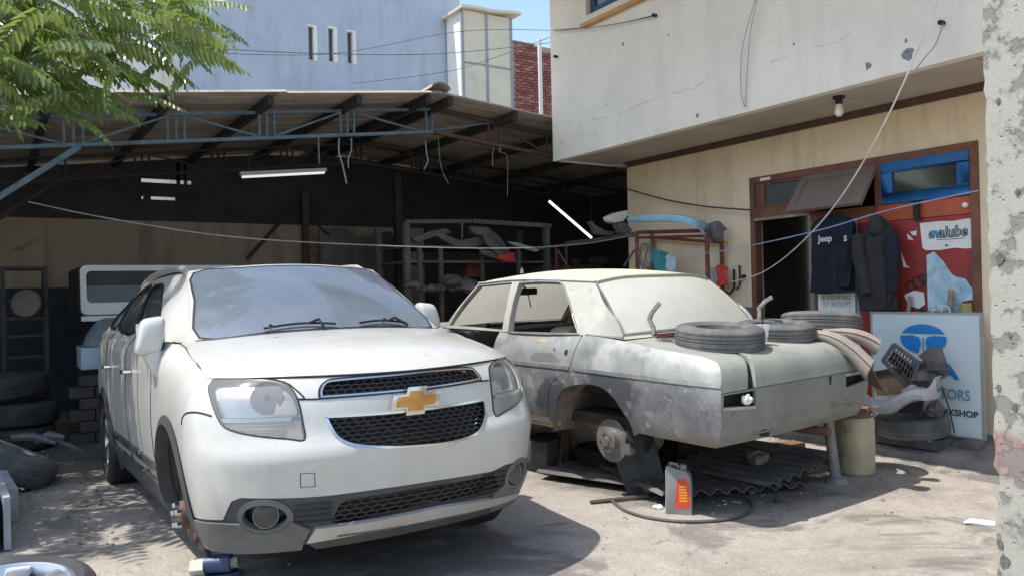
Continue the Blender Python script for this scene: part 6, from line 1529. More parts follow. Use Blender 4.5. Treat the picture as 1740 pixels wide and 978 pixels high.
CG = 'old car doors and panels leaning in the dark of the shed'
for i, (px, py0, py1, w_, mt, lb, nm, ct) in enumerate(((560, 385, 470, .55, 'carsteel', 'dim grey car door leaning on the back wall behind the white car roof', 'spare_door', 'car door'), (612, 400, 470, .5, 'trim_dark', 'dark brown panel leaning on the back wall next to the dim grey door', 'leaning_board', 'panel'), (655, 392, 470, .35, 'brickgrey', 'black upright panel by the dark shed post', 'leaning_board', 'panel'))):
    a, b = at(px-18, py0, 'y', 11.6), at(px-18, py1, 'y', 11.6); m = MB(); m.prism([(a.x, .05), (a.x+w_, .05), (a.x+w_, a.z-.1), (a.x+w_*.8, a.z), (a.x+.02, a.z-.03)], lambda x, z, c: Vector((x, 11.35+.12*z+c, z)), .05); one(nm, m, mt, lb, ct, CG, bevel=.01)
m = MB(); p = at(1000, 440, 'y', 10.6); m.box2((p.x-.9, 10.5, 0), (p.x+.2, 11.2, p.z-.1)); one('dark_cabinet', m, 'trim_dark', 'dark cabinet in the back of the shed behind the saloon roof', 'cabinet', bevel=.02)
for i, (px, py, r) in enumerate(((1025, 428, .16), (985, 432, .12), (950, 436, .14))):
    q = at(px, py, 'y', 10.6); lump(Vector((q.x, 10.7, p.z-.1)), r, ('rightmost', 'middle', 'leftmost')[i]+' of the dim lumps lying on the dark cabinet', mat='carsteel', sq=.5, name='scrap_part', group='scrap on the dark cabinet', cat='scrap')
# rusty red rack by the tan wall
r2 = empty('pipe_rack', at(1140, 460, 'x', 6.45), label='rusty red pipe rack standing against the tan wall with a blue bumper on top', cat='rack')
def rx(px, py, x=6.42): return at(px, py, 'x', x)
for (px, py, x) in ((1082, 395, 6.42), (1201, 395, 6.42), (1108, 398, 6.74), (1226, 410, 6.74)):
    p = rx(px, py, x); MB().tube([(p.x, p.y, .1), p], .024, 8).build('upright', OM['rackred'], r2, smooth=True)
MB().tube([rx(1082, 395), rx(1201, 392)], .022, 8).build('rail', OM['rackred'], r2, smooth=True); MB().tube([rx(1108, 403, 6.74), rx(1226, 412, 6.74)], .018, 8).build('rail', OM['rackred'], r2, smooth=True)
MB().tube([rx(1082, 404), rx(1196, 401)], .016, 8).build('rail', OM['rackred'], r2, smooth=True)
p = rx(1082, 396); MB().tube([p, at(935, 420, 'y', 9.2)], .02, 8).build('long_rail', OM['trim_dark'], r2, smooth=True); MB().tube([p-Vector((0, 0, .03)), at(962, 412, 'y', 9.0)], .014, 8).build('long_rail', OM['trim_dark'], r2, smooth=True)
for px in (962, 945): q = at(px, 415, 'y', 9.0); MB().tube([(q.x, q.y, 0), q], .02, 8).build('upright', OM['rackred'], r2, smooth=True)
MB().tube([at(1078, 425, 'y', 7.2), at(1060, 452, 'y', 7.4)], .014, 6).build('strut', OM['trim_dark'], r2); MB().tube([at(948, 425, 'y', 9.0), at(966, 455, 'y', 9.0)], .014, 6).build('strut', OM['grey_steel'], r2)
# light blue bumper: curved shell
def bump(pts, hs, mat, label, name='car_bumper', d=.10, x=6.45):
    P_ = [Vector(p) for p in spline([tuple(p) for p in pts], 6, False)]; H = np.interp(np.linspace(0, 1, len(P_)), np.linspace(0, 1, len(hs)), hs); m = MB(); sec = [(0, .5), (-.5, .42), (-.62, 0), (-.5, -.42), (0, -.5)]
    vs = [p+Vector((b*d, 0, c*h)) for p, h in zip(P_, H) for b, c in sec]; k = len(sec)
    m.add(vs, [(i*k+j, (i+1)*k+j, (i+1)*k+j+1, i*k+j+1) for i in range(len(P_)-1) for j in range(k-1)]); return m
cb = empty('car_bumper', rx(1150, 385), label='light blue curved car bumper with a grey end lying on the red pipe rack', cat='bumper')
bump([rx(1072, 374, 6.2), rx(1100, 371, 6.15), rx(1150, 371, 6.2), rx(1185, 379, 6.3), rx(1203, 390, 6.45), rx(1210, 400, 6.6)], [.05, .085, .09, .10, .13, .15], 'lightblue', '').build('bumper_skin', OM['lightblue'], cb, smooth=True, solid=.008)
bump([rx(1209, 395, 6.58), rx(1222, 392, 6.62), rx(1236, 402, 6.70)], [.22, .21, .15], 'trim_dark', '').build('bumper_end', OM['trim_dark'], cb, smooth=True, solid=.008)
bm2 = empty('bumper_piece', at(1052, 372, 'y', 7.4), label='white and black bumper end piece sticking up at the left end of the pipe rack', cat='bumper')
MB().prism([(p.x, p.z) for p in [at(x, y, 'y', 7.3) for x, y in ((1034, 368), (1050, 361), (1068, 357), (1069, 366), (1060, 376), (1044, 379), (1037, 376))]], lambda a, b, c: Vector((a, 7.3+c, b)), .12).build('white_end', OM['jeepwhite'], bm2, bevel=.015)
MB().prism([(p.x, p.z) for p in [at(x, y, 'y', 7.36) for x, y in ((1048, 380), (1060, 376), (1074, 392), (1066, 398), (1056, 396))]], lambda a, b, c: Vector((a, 7.34+c, b)), .12).build('brown_stay', OM['trim_dark'], bm2, bevel=.01)
MB().prism([(p.x, p.z) for p in [at(x, y, 'y', 7.6) for x, y in ((1006, 375), (1012, 382), (1030, 392), (1046, 394), (1040, 400), (1018, 398))]], lambda a, b, c: Vector((a, 7.6+c, b)), .12).build('torn_flap', OM['trim_dark'], bm2, bevel=.01)
# coils and cloths on the rack
co = rx(1100, 438, 6.34); m = MB()
m2 = []
for k in range(9):
    r = .125+rnd.uniform(-.02, .02); q = Matrix.Translation(co+Vector((-.01*k+.03, rnd.uniform(-.05, .05), rnd.uniform(-.02, .02)))) @ RZ_(rnd.uniform(-20, 20)) @ RY_(90+rnd.uniform(-15, 15))
    m.tube([q @ Vector((r*cos(a)*1.1, r*sin(a)*.75, 0)) for a in np.linspace(0, 2*pi, 22)[:-1]], .006, 5, closed=True)
one('wire_coil', m, 'grey_steel', 'tangled coil of grey wire hanging on the red pipe rack', 'coil', smooth=True)
def drape(px0, px1, py0, py1, x, mat, label, name, cat):
    a, b = at(px0, py0, 'x', x), at(px1, py1, 'x', x); m = MB()
    m.grid(lambda u, v: Vector((x-.05*sin(pi*u)-.014*sin(11*u+5*v)-.01*sin(23*u), a.y+(b.y-a.y)*u+.01*sin(7*v), a.z+(b.z-a.z)*v-.03*sin(pi*u)*(1-v)*-1)), 20, 14); return one(name, m, mat, label, cat, smooth=True, solid=.012, angle=70)
drape(1110, 1134, 431, 462, 6.33, 'teal', 'teal rope bundle hanging beside the wire coil on the pipe rack', 'rope_bundle', 'rope')
drape(1133, 1148, 438, 460, 6.36, 'palecloth', 'small pale blue cloth hanging right of the teal rope bundle', 'cloth', 'cloth')
drape(1206, 1222, 458, 490, 6.6, 'bumperskin', 'grey rag hanging low at the right leg of the pipe rack', 'rag', 'rag')
drape(1218, 1236, 455, 484, 6.62, 'redpart', 'red and dark rag hanging beside the grey rag at the pipe rack', 'rag', 'rag')

# ---------------- clothes and posters by the door
T = empty('navy_shirt', at(1418, 430, 'x', 6.7), label='navy blue work shirt with white lettering hanging beside the open door', cat='shirt')
ya, yb, za, zb_ = 4.93, 4.455, 2.10, 1.355
def shirt(u, v):
    y = ya+(yb-ya)*u; z = za+(zb_-za)*v; sh = max(0, .16-v)*.9
    y += (u-.5)*-1*sh*-.6; fold = .026*sin(9*u+1.5*v)*(.3+v)+.016*sin(19*u-4*v)*(.2+v)+.010*sin(14*v+9*u)*(1-v)+.006*sin(37*u+5*v)
    return Vector((6.70-.05*sin(pi*u)*(.6+.4*v)-fold, y, z-.06*abs(u-.5)*2*max(0, 1-v*6)-.015*sin(5*u)*v))
MB().grid(shirt, 40, 26).build('shirt_body', OM['cloth_navy'], T, smooth=True, solid=.006, angle=70)
m = MB(); m.grid(lambda u, v: Vector((6.63-.03*sin(pi*u)-.012*sin(8*v+6*u), 4.56-.13*u+.05*v, 2.02-.62*v)), 10, 18); m.build('sleeve', OM['cloth_navy'], T, smooth=True, solid=.01, angle=70)
MP = lambda X, y, z: Matrix(((0, 0, -1, X), (-1, 0, 0, y), (0, 1, 0, z), (0, 0, 0, 1)))
text_mesh('Jeep', .088, 'shirt_print', OM['white_print'], T, MP(6.632, 4.735, 1.862), bold=.0015)
text_mesh('S', .07, 'shirt_print', OM['white_print'], T, MP(6.588, 4.49, 1.845), bold=.002)
MB().tube([(6.69, 4.70, 2.10), (6.72, 4.70, 2.15), (6.78, 4.70, 2.16)], .005, 6).build('hook', CM['gap'], T)
J = empty('charcoal_jacket', at(1490, 450, 'x', 6.65), label='charcoal hooded jacket hanging on a hook in front of the red board', cat='jacket')
zs_ = [2.02, 1.97, 1.88, 1.78, 1.65, 1.45, 1.28, 1.19]; yc = [4.21, 4.20, 4.20, 4.22, 4.235, 4.245, 4.24, 4.235]; wd = [.03, .09, .14, .19, .205, .185, .165, .16]; dp = [.03, .06, .085, .10, .10, .09, .08, .075]
def jack(u, v):
    z = 2.02-(2.02-1.19)*v; zz_ = zs_[::-1]; f = lambda L: float(np.interp(z, zz_, L[::-1])); a = 2*pi*u
    k = 1+.14*sin(5*a+3*v)*v+.09*sin(11*a-4*v)+.05*sin(17*a+9*v)+.05*sin(19*v+2*a); return Vector((6.66-f(dp)*sin(a)*k*.9, f(yc)+f(wd)*cos(a)*k, z+.012*sin(4*a)*v))
MB().grid(jack, 44, 30).build('jacket_body', OM['cloth_char'], J, smooth=True, angle=70)
MB().tube([(6.60, 4.36, 1.86), (6.555, 4.335, 1.70), (6.548, 4.30, 1.52), (6.56, 4.275, 1.34)], [.06, .062, .055, .048], 14).build('sleeve', OM['cloth_char'], J, smooth=True)
MB().tube([(6.62, 4.06, 1.86), (6.60, 4.04, 1.70), (6.62, 4.06, 1.5), (6.62, 4.07, 1.36)], [.05, .055, .05, .042], 14).build('sleeve', OM['cloth_navy'], J, smooth=True)
MB().lathe([(.0, .11), (.05, .09), (.085, .03), (.075, -.06), (.03, -.09)], 18, Matrix.Translation((6.61, 4.19, 1.93))).build('hood', OM['cloth_char'], J, smooth=True)
def flat(poly, X, mat, name, label, cat, grp=None, d=.002, rt_=None):
    m = MB(); m.prism(poly, lambda a, b, c: Vector((X-c, a, b)), d)
    if rt_: return m.build(name, OM.get(mat) or MAT[mat], rt_)
    return one(name, m, mat, label, cat, grp)
ava = empty('lubricant_poster', (6.79, 3.66, 1.70), label='white torn poster with lettering ending in lube on the red board', cat='poster')
flat([(3.90, 1.945), (3.70, 1.945), (3.62, 1.937), (3.50, 1.948), (3.43, 1.945), (3.432, 1.80), (3.43, 1.70), (3.52, 1.70), (3.60, 1.712), (3.72, 1.70), (3.85, 1.705), (3.882, 1.725), (3.888, 1.80)], 6.795, 'paper', 'sheet', '', '', rt_=ava)
for tx, y, mt in (('a', 3.80, 'print_black'), ('v', 3.752, 'print_blue'), ('alube', 3.62, 'print_black')): text_mesh(tx, .125, 'lettering', MAT[mt], ava, MP(6.7915, y, 1.845), bold=.006, shear=.2, sx=.92)
for tx, y in (('a', 3.80), ('alube', 3.62)): text_mesh(tx, .125, 'lettering_core', OM['palecloth'], ava, MP(6.790, y, 1.845), bold=-.002, shear=.2, sx=.92)
text_mesh('v', .125, 'lettering_core', MAT['print_blue'], ava, MP(6.790, 3.752, 1.845), shear=.2, sx=.92)
MB().prism([(3.76, 1.785), (3.52, 1.785), (3.52, 1.790), (3.76, 1.790)], lambda a, b, c: Vector((6.7915-c, a, b)), .001).build('small_print', MAT['print_black'], ava)
MB().prism([(3.67+.012*cos(a), 1.735+.01*sin(a)) for a in np.linspace(0, 6, 8)], lambda a, b, c: Vector((6.7915-c, a, b)), .001).build('hole', MAT['print_black'], ava)
flat([(3.845, 1.66), (3.78, 1.69), (3.70, 1.60), (3.63, 1.49), (3.60, 1.47), (3.52, 1.45), (3.46, 1.36), (3.45, 1.28), (3.55, 1.26), (3.56, 1.18), (3.845, 1.18)], 6.79, 'posterblue', 'torn_poster', 'torn blue and white poster remnant under the white lettered poster', 'poster')
PG = 'poster scraps on the red board'
flat([(4.02, 1.86), (3.995, 1.84), (3.96, 1.80), (4.01, 1.81)], 6.794, 'paper', 'poster_scrap', 'small white triangular scrap left of the lettered poster', 'poster scrap', PG)
flat([(3.99, 1.875), (3.93, 1.88), (3.935, 1.84), (3.965, 1.84)], 6.794, 'paper', 'poster_scrap', 'small white square scrap next to the lettered poster', 'poster scrap', PG)
flat([(4.08, 1.70), (4.03, 1.58), (4.0, 1.56), (4.06, 1.565)], 6.794, 'paper', 'poster_scrap', 'thin white sliver beside the charcoal jacket', 'poster scrap', PG)
flat([(4.06, 1.32), (3.97, 1.36), (3.88, 1.34), (3.87, 1.24), (3.93, 1.20), (4.02, 1.23)], 6.794, 'paper', 'poster_scrap', 'large cream scrap low on the red board with dark rings above it', 'poster scrap', PG)
rg_ = empty('ring_print', (6.79, 3.97, 1.38), label='dark ring shapes printed on the red board above the cream scrap', cat='print')
for y, z, r in ((3.99, 1.40, .035), (3.93, 1.43, .045), (3.885, 1.46, .03)): MB().lathe([(r, 0), (r+.012, 0), (r+.012, .002), (r, .002)], 20, Matrix.Translation((6.792, y, z)) @ RY_(-90), closed=True).build('ring', MAT['print_black'], rg_)
m = MB(); m.tube([(6.72, 3.985, 1.15), (6.76, 3.985, 1.31)], .016, 8); one('wooden_stick', m, 'stick' if False else 'canvas', 'pale wooden stick standing on the ledge at the left end', 'stick', smooth=True)
m = MB(); m.tube([(6.72, 3.62, 1.15), (6.75, 3.62, 1.36)], .022, 8); one('wooden_stick', m, 'edge_wood', 'brown wooden stick standing on the ledge before the torn blue poster', 'stick', smooth=True)
m = MB(); m.lathe([(0, 0), (.05, 0), (.05, .09), (.047, .10), (0, .10)], 16, Matrix.Translation((6.74, 3.50, 1.15))); one('paint_can', m, 'yellowgreen', 'olive green can standing on the ledge at the right end', 'can', smooth=True, angle=30)
m = MB(); m.tube([(6.73, 3.86, 1.19), (6.70, 3.86, 1.19), (6.66, 3.87, 1.11), (6.645, 3.90, 1.03)], .022, 6); one('black_strap', m, 'strap', 'black strap hanging over the top edge of the lettered sign board', 'strap')
m = MB(); P_ = [(6.70, 3.72, 1.19), (6.66, 3.70, 1.24), (6.64, 3.64, 1.21), (6.63, 3.68, 1.12), (6.63, 3.72, 1.18), (6.66, 3.62, 1.23), (6.64, 3.58, 1.17), (6.63, 3.66, 1.15), (6.63, 3.73, 1.09)]
m.tube([Vector(p) for p in spline(P_, 5, False)], .006, 5); one('tangled_wire', m, 'cord_white', 'tangle of pale wire over the top edge of the lettered sign board', 'wire', smooth=True)
m = MB(); m.grid(lambda u, v: Vector((6.772-.012*sin(3*v), 3.93-.05*u, 2.14-.17*v)), 3, 8); one('black_glove', m, 'strap', 'narrow black cloth hanging from the orange rail under the blue window', 'cloth', smooth=True, solid=.02)
# text strip below the shirt
ls = empty('notice_board', (6.79, 4.75, 1.13), label='white notice strip with two rows of faded green letters below the navy shirt', cat='notice')
MB().box2((6.765, 4.925, 1.10), (6.785, 4.525, 1.345)).build('strip', MAT['paper'], ls)
text_mesh('SILAHKAN PARK', .062, 'lettering', MAT['print_green'], ls, MP(6.764, 4.725, 1.300), bold=.001, sx=.72); text_mesh('TLP. 0857223 PT', .062, 'lettering', MAT['print_green'], ls, MP(6.764, 4.725, 1.238), bold=.001, sx=.72)

# ---------------- sign board on the walkway
SX = 6.56
def S_(px, py): return at(px, py, 'x', SX)
a, b, c, d = S_(1480, 530), S_(1667, 532), S_(1672, 735), S_(1480, 735)
yl, yr, zt_, zbm = a.y, b.y, a.z, .165
sg = empty('sign_board', (SX, (yl+yr)/2, zbm), label='white metal sign board with a round blue T emblem leaning below the posters', cat='sign')
MB().box2((SX, yl, zbm), (SX+.03, yr, zt_)).build('panel', OM['signboard'], sg)
for p, q in (((yl+.006, zbm), (yl-.012, zt_+.006)), ((yr+.012, zbm), (yr-.006, zt_+.006)), ((yl-.012, zt_-.012), (yr+.012, zt_+.006)), ((yl-.012, zbm), (yr+.012, zbm+.015))): MB().box2((SX-.006, p[0], p[1]), (SX+.033, q[0], q[1])).build('edge_strip', OM['sign_edge'], sg)
e0 = S_(1569, 575); ew = (S_(1530, 572).y-S_(1608, 578).y)/2; eh = (S_(1570, 550).z-S_(1570, 600).z)/2
# emblem: blue oval split by a white T whose arms curve
def oval(a): return (e0.y+ew*cos(a), e0.z+eh*sin(a))
XS = SX-.0075
def put(poly, nm, mat, x=XS, d=.0015): return MB().prism(poly, lambda a, b, c: Vector((x-c, a, b)), d).build(nm, OM[mat], sg)
emb = put([oval(t) for t in np.linspace(radians(22), radians(158), 26)], 'emblem', 'sign_blue')
lf = [oval(t) for t in np.linspace(radians(168), radians(257), 18)]+[(e0.y-ew*.10, e0.z-eh*.3), (e0.y-ew*.16, e0.z+eh*.10), (e0.y-ew*.45, e0.z+eh*.24)]
put(lf, 'emblem', 'sign_blue'); put([(2*e0.y-y, z) for y, z in lf][::-1], 'emblem', 'sign_blue')
put([(e0.y-ew*.02, e0.z+eh*.12), (e0.y+ew*.02, e0.z+eh*.12), (e0.y+ew*.02, e0.z-eh*.98), (e0.y-ew*.02, e0.z-eh*.98)], 'emblem_stem', 'sign_blue')
zt2 = S_(1611, 643).z
t_ = text_mesh('TATA', .16, 'lettering', OM['sign_blue'], sg, MP(XS, S_(1569, 630).y, (S_(1605, 618).z+S_(1620, 646).z)/2), bold=.007, extrude=.0008, sx=1.42)
q1 = S_(1650, 673); t_ = text_mesh('MOTORS', .118, 'lettering', OM['sign_ors'], sg, MP(XS, q1.y, q1.z), align='RIGHT', extrude=.0008, sx=.86, bold=.001)
q2 = S_(1663, 705); t_ = text_mesh('WORKSHOP', .072, 'lettering', OM['sign_black'], sg, MP(XS, q2.y, q2.z), align='RIGHT', extrude=.0008, sx=1.02, bold=.0015)
# junk in front of it
def zw(x): return .07+.14*(x-6.24)/.75 if x > 6.24 else .06
loose_tyre(Vector((6.36, 3.76, .255)), RY_(-4), .28, .17, .17, 'dusty tyre lying on the walkway under the pale bumper in front of the sign board', 'dustrub')
m = MB(); m.box2((6.25, 4.05, .09), (6.50, 3.50, .168)); one('plank', m, 'plate', 'dark plank under the dusty tyre in front of the sign board', 'plank')
jb_ = empty('broken_bumper', (6.2, 3.75, .3), label='pale broken front bumper shell lying on a tyre before the sign board', cat='bumper')
def JP(px, py, x): return at(px, py, 'x', x)
m = bump([JP(1466, 668, 6.10), JP(1482, 684, 6.06), JP(1512, 690, 6.04), JP(1540, 676, 6.06), JP(1560, 668, 6.10), JP(1585, 668, 6.16), JP(1600, 652, 6.22)], [.04, .085, .105, .09, .08, .095, .13], '', '', d=.14); m.build('bumper_skin', OM['bumperskin'], jb_, smooth=True, solid=.006)
MB().prism([(p.y, p.z) for p in [JP(x, y, 6.14) for x, y in ((1532, 662), (1550, 652), (1568, 662), (1556, 672), (1538, 672))]], lambda a, b, c: Vector((6.12+c, a, b)), .05).build('lamp_bracket', OM['bumperskin'], jb_, bevel=.01)
MB().prism([(p.y, p.z) for p in [JP(x, y, 6.16) for x, y in ((1528, 686), (1568, 680), (1566, 698), (1530, 700))]], lambda a, b, c: Vector((6.14+c, a, b)), .04).build('intake_grid', CM['gap'], jb_)
cx_ = empty('carton_box', (6.36, 3.93, .2), label='brown carton box leaning behind the broken bumper', cat='box')
pl = [JP(x, y, 6.30) for x, y in ((1478, 634), (1532, 626), (1540, 668), (1490, 672))]
MB().prism([(p.y, p.z) for p in pl], lambda a, b, c: Vector((6.30+c, a, b)), .18).build('carton', OM['carton'], cx_, bevel=.004)
MB().prism([(p.y, p.z) for p in [JP(x, y, 6.295) for x, y in ((1500, 645), (1504, 643), (1511, 668), (1506, 668))]], lambda a, b, c: Vector((6.297-c, a, b)), .003).build('tape', OM['canvas'], cx_)
MB().prism([(p.y, p.z) for p in [JP(x, y, 6.29) for x, y in ((1476, 632), (1530, 622), (1534, 630), (1480, 641))]], lambda a, b, c: Vector((6.27+c, a, b)), .2).build('flap', MM_['cabin'], cx_)
gr = empty('radiator_grille', (6.36, 3.7, .5), label='dark grey car radiator grille propped against the sign board', cat='grille')
def quadframe(c4_, x, w_, nb, rt_):
    P_ = [JP(px, py, x) for px, py in c4_]; A_, B_, C_4, D_ = P_
    for p, q in ((A_, B_), (B_, C_4), (C_4, D_), (D_, A_)): MB().bar(p, q, w_, w_, (1, 0, 0)).build('grille_frame', OM['trim_dark'], rt_, bevel=.003)
    for k in range(1, nb): t = k/nb; MB().bar(A_.lerp(D_, t), B_.lerp(C_4, t), .008, .014, (1, 0, 0)).build('grille_bar', OM['trim_dark'], rt_)
    for k in range(1, 4): t = k/4; MB().bar(A_.lerp(B_, t), D_.lerp(C_4, t), .005, .01, (1, 0, 0)).build('grille_bar', OM['trim_dark'], rt_)
quadframe(((1500, 612), (1519, 584), (1562, 616), (1546, 658)), 6.28, .026, 9, gr); quadframe(((1564, 617), (1588, 600), (1584, 640), (1552, 660)), 6.30, .024, 7, gr)
MB().prism([(p.y, p.z) for p in [JP(x, y, 6.34) for x, y in ((1508, 612), (1518, 596), (1552, 624), (1576, 612), (1574, 634), (1552, 646))]], lambda a, b, c: Vector((6.335+c, a, b)), .01).build('grille_back', CM['gap'], gr)
m = MB(); P_ = [JP(x, y, 6.30) for x, y in ((1560, 604), (1582, 588), (1597, 590), (1602, 612), (1604, 640), (1590, 646), (1580, 622))]
m.prism([(p.y, p.z) for p in P_], lambda a, b, c: Vector((6.28+c+.05*sin(30*a), a, b)), .09); m.build('grille_cowl', OM['trim_dark'], gr, bevel=.012)
m = MB(); p = JP(1560, 738, 6.27); A_ = Vector((6.26, p.y+.10, p.z)); ax_ = Vector((.02, -1, 0)).normalized()
m.lathe([(0, 0), (.017, 0), (.018, .03), (.014, .035), (.016, .05), (.036, .07), (.040, .085), (.040, .21), (.034, .22), (0, .22)], 18, Matrix.Translation(A_) @ ax_.to_track_quat('Z', 'Y').to_matrix().to_4x4()); one('white_bottle', m, 'bottle', 'white plastic bottle lying on its side on the walkway', 'bottle', smooth=True, angle=30)
for i, (px, py, r, mt, lb) in enumerate(((1572, 640, .085, 'trim_dark', 'dark crumpled lump on top of the heap beneath the radiator grille'), (1596, 622, .07, 'plate', 'blackish crumpled lump at the right of the heap before the sign board'), (1546, 665, .06, 'bumperskin', 'pale crumpled lump resting on the broken bumper'), (1512, 712, .05, 'plate', 'dark lump wedged between the broken bumper and the dusty tyre'), (1590, 690, .07, 'trim_dark', 'brownish lump at the right end of the broken bumper'))):
    lump(at(px, py+12, 'x', 6.30), r, lb, mat=mt, sq=.8, name='scrap_lump', group='scrap heaped before the sign board', cat='scrap')
m = MB(); m.box2((6.42, 3.42, zw(6.42)), (6.54, 3.26, zw(6.5)+.05)); one('dark_block', m, 'trim_dark', 'small dark block on the walkway at the foot of the sign board', 'block', bevel=.01)
m = MB(); m.tube([JP(1600, 655, 6.28), JP(1612, 690, 6.25), JP(1622, 735, 6.24)], .006, 5); one('thin_cable', m, 'strap', 'thin dark cable dangling in front of the sign lettering', 'cable')

# ---------------- grit and chips scattered over the yard: too many to count
m = MB(); gr_ = random.Random(5)
def grit(x, y, r):
    a = gr_.uniform(0, 6); h = r*gr_.uniform(.4, .9); k = [gr_.uniform(.7, 1.2) for _ in range(5)]
    b = [(x+r*k[i]*cos(a+i*1.257), y+r*k[i]*sin(a+i*1.257), -.001) for i in range(5)]; t_ = [(x+.55*r*k[i]*cos(a+i*1.257), y+.55*r*k[i]*sin(a+i*1.257), h) for i in range(5)]
    m.add(b+t_, [(5, 6, 7, 8, 9)]+[(i, (i+1) % 5, 5+(i+1) % 5, 5+i) for i in range(5)])
for _ in range(600):
    x, y = gr_.uniform(-.2, 6.15), gr_.uniform(1.2, 7.5)
    grit(x, y, abs(gr_.gauss(.002, .0025))+.0012)
for _ in range(420):
    x, y = gr_.gauss(4.4, .55), gr_.gauss(3.95, .45); grit(x, y, abs(gr_.gauss(.004, .006))+.0015)
for _ in range(400):
    x, y = gr_.gauss(.35, .25), gr_.uniform(5.2, 9); grit(x, y, abs(gr_.gauss(.005, .007))+.002)
for _ in range(300):
    x, y = 6.18-abs(gr_.gauss(0, .12)), gr_.uniform(2.2, 6.5); grit(x, y, abs(gr_.gauss(.005, .006))+.002)
o = m.build('gravel', simple('grit_chips', (.24, .22, .20), .95, var=.6, scale=30), None, fixn=False); tag(o, 'loose grit and chips scattered over the concrete yard', 'gravel', kind='stuff')
# ================================================================== tree over the left of the yard
def m_leaf():
    t = NT('pinnate_leaf_green'); inf = t.n.new('ShaderNodeObjectInfo'); f = t.noise(5, 3)
    c = t.mix(f, (.075, .14, .033), (.16, .235, .06)); c = t.mix(t.math('MULTIPLY', inf.outputs['Random'], .6), c, (.20, .25, .065))
    t.color(c); t.rough(.30); t.b.inputs['Coat Weight'].default_value = .6; t.b.inputs['Coat Roughness'].default_value = .25; t.b.inputs['Specular IOR Level'].default_value = 1.0
    tl_ = t.n.new('ShaderNodeBsdfTranslucent'); t.L(t.mix(.5, c, (.38, .52, .09)), tl_.inputs[0]); m = t.n.new('ShaderNodeMixShader'); m.inputs[0].default_value = .38
    t.L(t.b.outputs[0], m.inputs[1]); t.L(tl_.outputs[0], m.inputs[2]); t.L(m.outputs[0], t.o.inputs[0]); return t.m
LEAF = m_leaf(); BARK = simple('grey_brown_bark', (.16, .13, .10), .9, var=.4, scale=8, bump=.4)
tree = empty('overhanging_tree', (-2.7, 7.2, 0), label='green tree with long feathery leaves reaching over the shed roof at the upper left', cat='tree')
lr = random.Random(21)
def frond(n, L, droop, seed):
    r = random.Random(seed); m = MB(); pts = []
    for i in range(n+1):
        u = i/n; pts.append(Vector((L*u*(1-.10*droop*u), .02*sin(3*u+seed), -droop*L*.55*u*u)))
    m.tube(pts, [.004*(1-.7*i/n) for i in range(n+1)], 4, cap=False)
    for i in range(2, n+1):
        p = pts[i]; t = (pts[i]-pts[i-1]).normalized(); ll = L*.225*(1-.55*((i/n-.42)/.58)**2 if i/n > .42 else .75+.6*i/n)*r.uniform(.85, 1.12)
        for s in ((-1, 1) if i < n else (0,)):
            sd = Vector((.50, s*1.0, -.34-.35*droop+r.uniform(-.25, .15))) if s else t.copy()
            sd.normalize(); up = Vector((0, 0, 1)); w = sd.cross(up).normalized(); nn = w.cross(sd); wd = ll*.19; dr = Vector((0, 0, -ll*.22))
            a = p; b1 = p+sd*ll*.35+w*wd+nn*.003; b2 = p+sd*ll*.35-w*wd+nn*.003; bm = p+sd*ll*.38-nn*wd*.35; c1 = p+sd*ll*.72+w*wd*.75+dr*.4; c2 = p+sd*ll*.72-w*wd*.75+dr*.4; cm = p+sd*ll*.74+dr*.45-nn*wd*.3; e = p+sd*ll+dr
            m.add([a, b1, b2, bm, c1, c2, cm, e], [(0, 3, 1), (0, 2, 3), (3, 6, 4, 1), (3, 2, 5, 6), (6, 7, 4), (6, 5, 7)])
    return m
LM = []
for k, (n, L, d) in enumerate(((14, .56, .55), (13, .50, .9), (15, .60, .35), (12, .46, 1.2), (11, .40, .7))):
    o = frond(n, L, d, k+1).build('leaf', LEAF, tree, world=False, fixn=False); LM.append((o.data, L)); bpy.data.objects.remove(o)
limbs = []
def limb(pts, r0, r1):
    P_ = [Vector(p) for p in spline(pts, 5, False)]; MB().tube(P_, [r0+(r1-r0)*i/(len(P_)-1) for i in range(len(P_))], 8).build('branch', BARK, tree, smooth=True); limbs.append(P_)
MB().tube([Vector(p) for p in spline([(-2.7, 7.2, -.05), (-2.62, 7.15, 1.2), (-2.5, 7.0, 2.3), (-2.35, 6.9, 3.1)], 5, False)], [.17-.006*i for i in range(16)], 12).build('trunk', BARK, tree, smooth=True)
limb([(-2.37, 6.9, 3.0), (-1.6, 6.7, 3.55), (-.7, 6.5, 3.75), (.2, 6.4, 3.75), (.9, 6.3, 3.65)], .075, .014)
limb([(-2.37, 6.92, 2.95), (-1.5, 6.4, 3.25), (-.6, 6.0, 3.3), (.2, 5.85, 3.2), (.65, 5.8, 3.1)], .065, .012)
limb([(-2.4, 6.95, 3.05), (-1.7, 7.1, 3.9), (-.8, 7.0, 4.3), (.2, 6.8, 4.35), (1.0, 6.7, 4.2)], .07, .012)
limb([(-2.4, 6.95, 2.9), (-2.2, 6.2, 3.5), (-1.6, 5.7, 3.8), (-.8, 5.6, 3.8), (.0, 5.6, 3.6)], .06, .012)
limb([(-.7, 6.5, 3.75), (-.1, 6.9, 3.5), (.4, 7.1, 3.3), (.8, 7.15, 3.2)], .03, .010)
limb([(-2.35, 6.9, 3.1), (-2.9, 6.3, 3.9), (-3.2, 5.8, 4.2)], .06, .015); limb([(-2.35, 6.9, 3.1), (-3.0, 7.5, 3.9), (-3.6, 7.8, 4.3)], .06, .015)
leaves = []
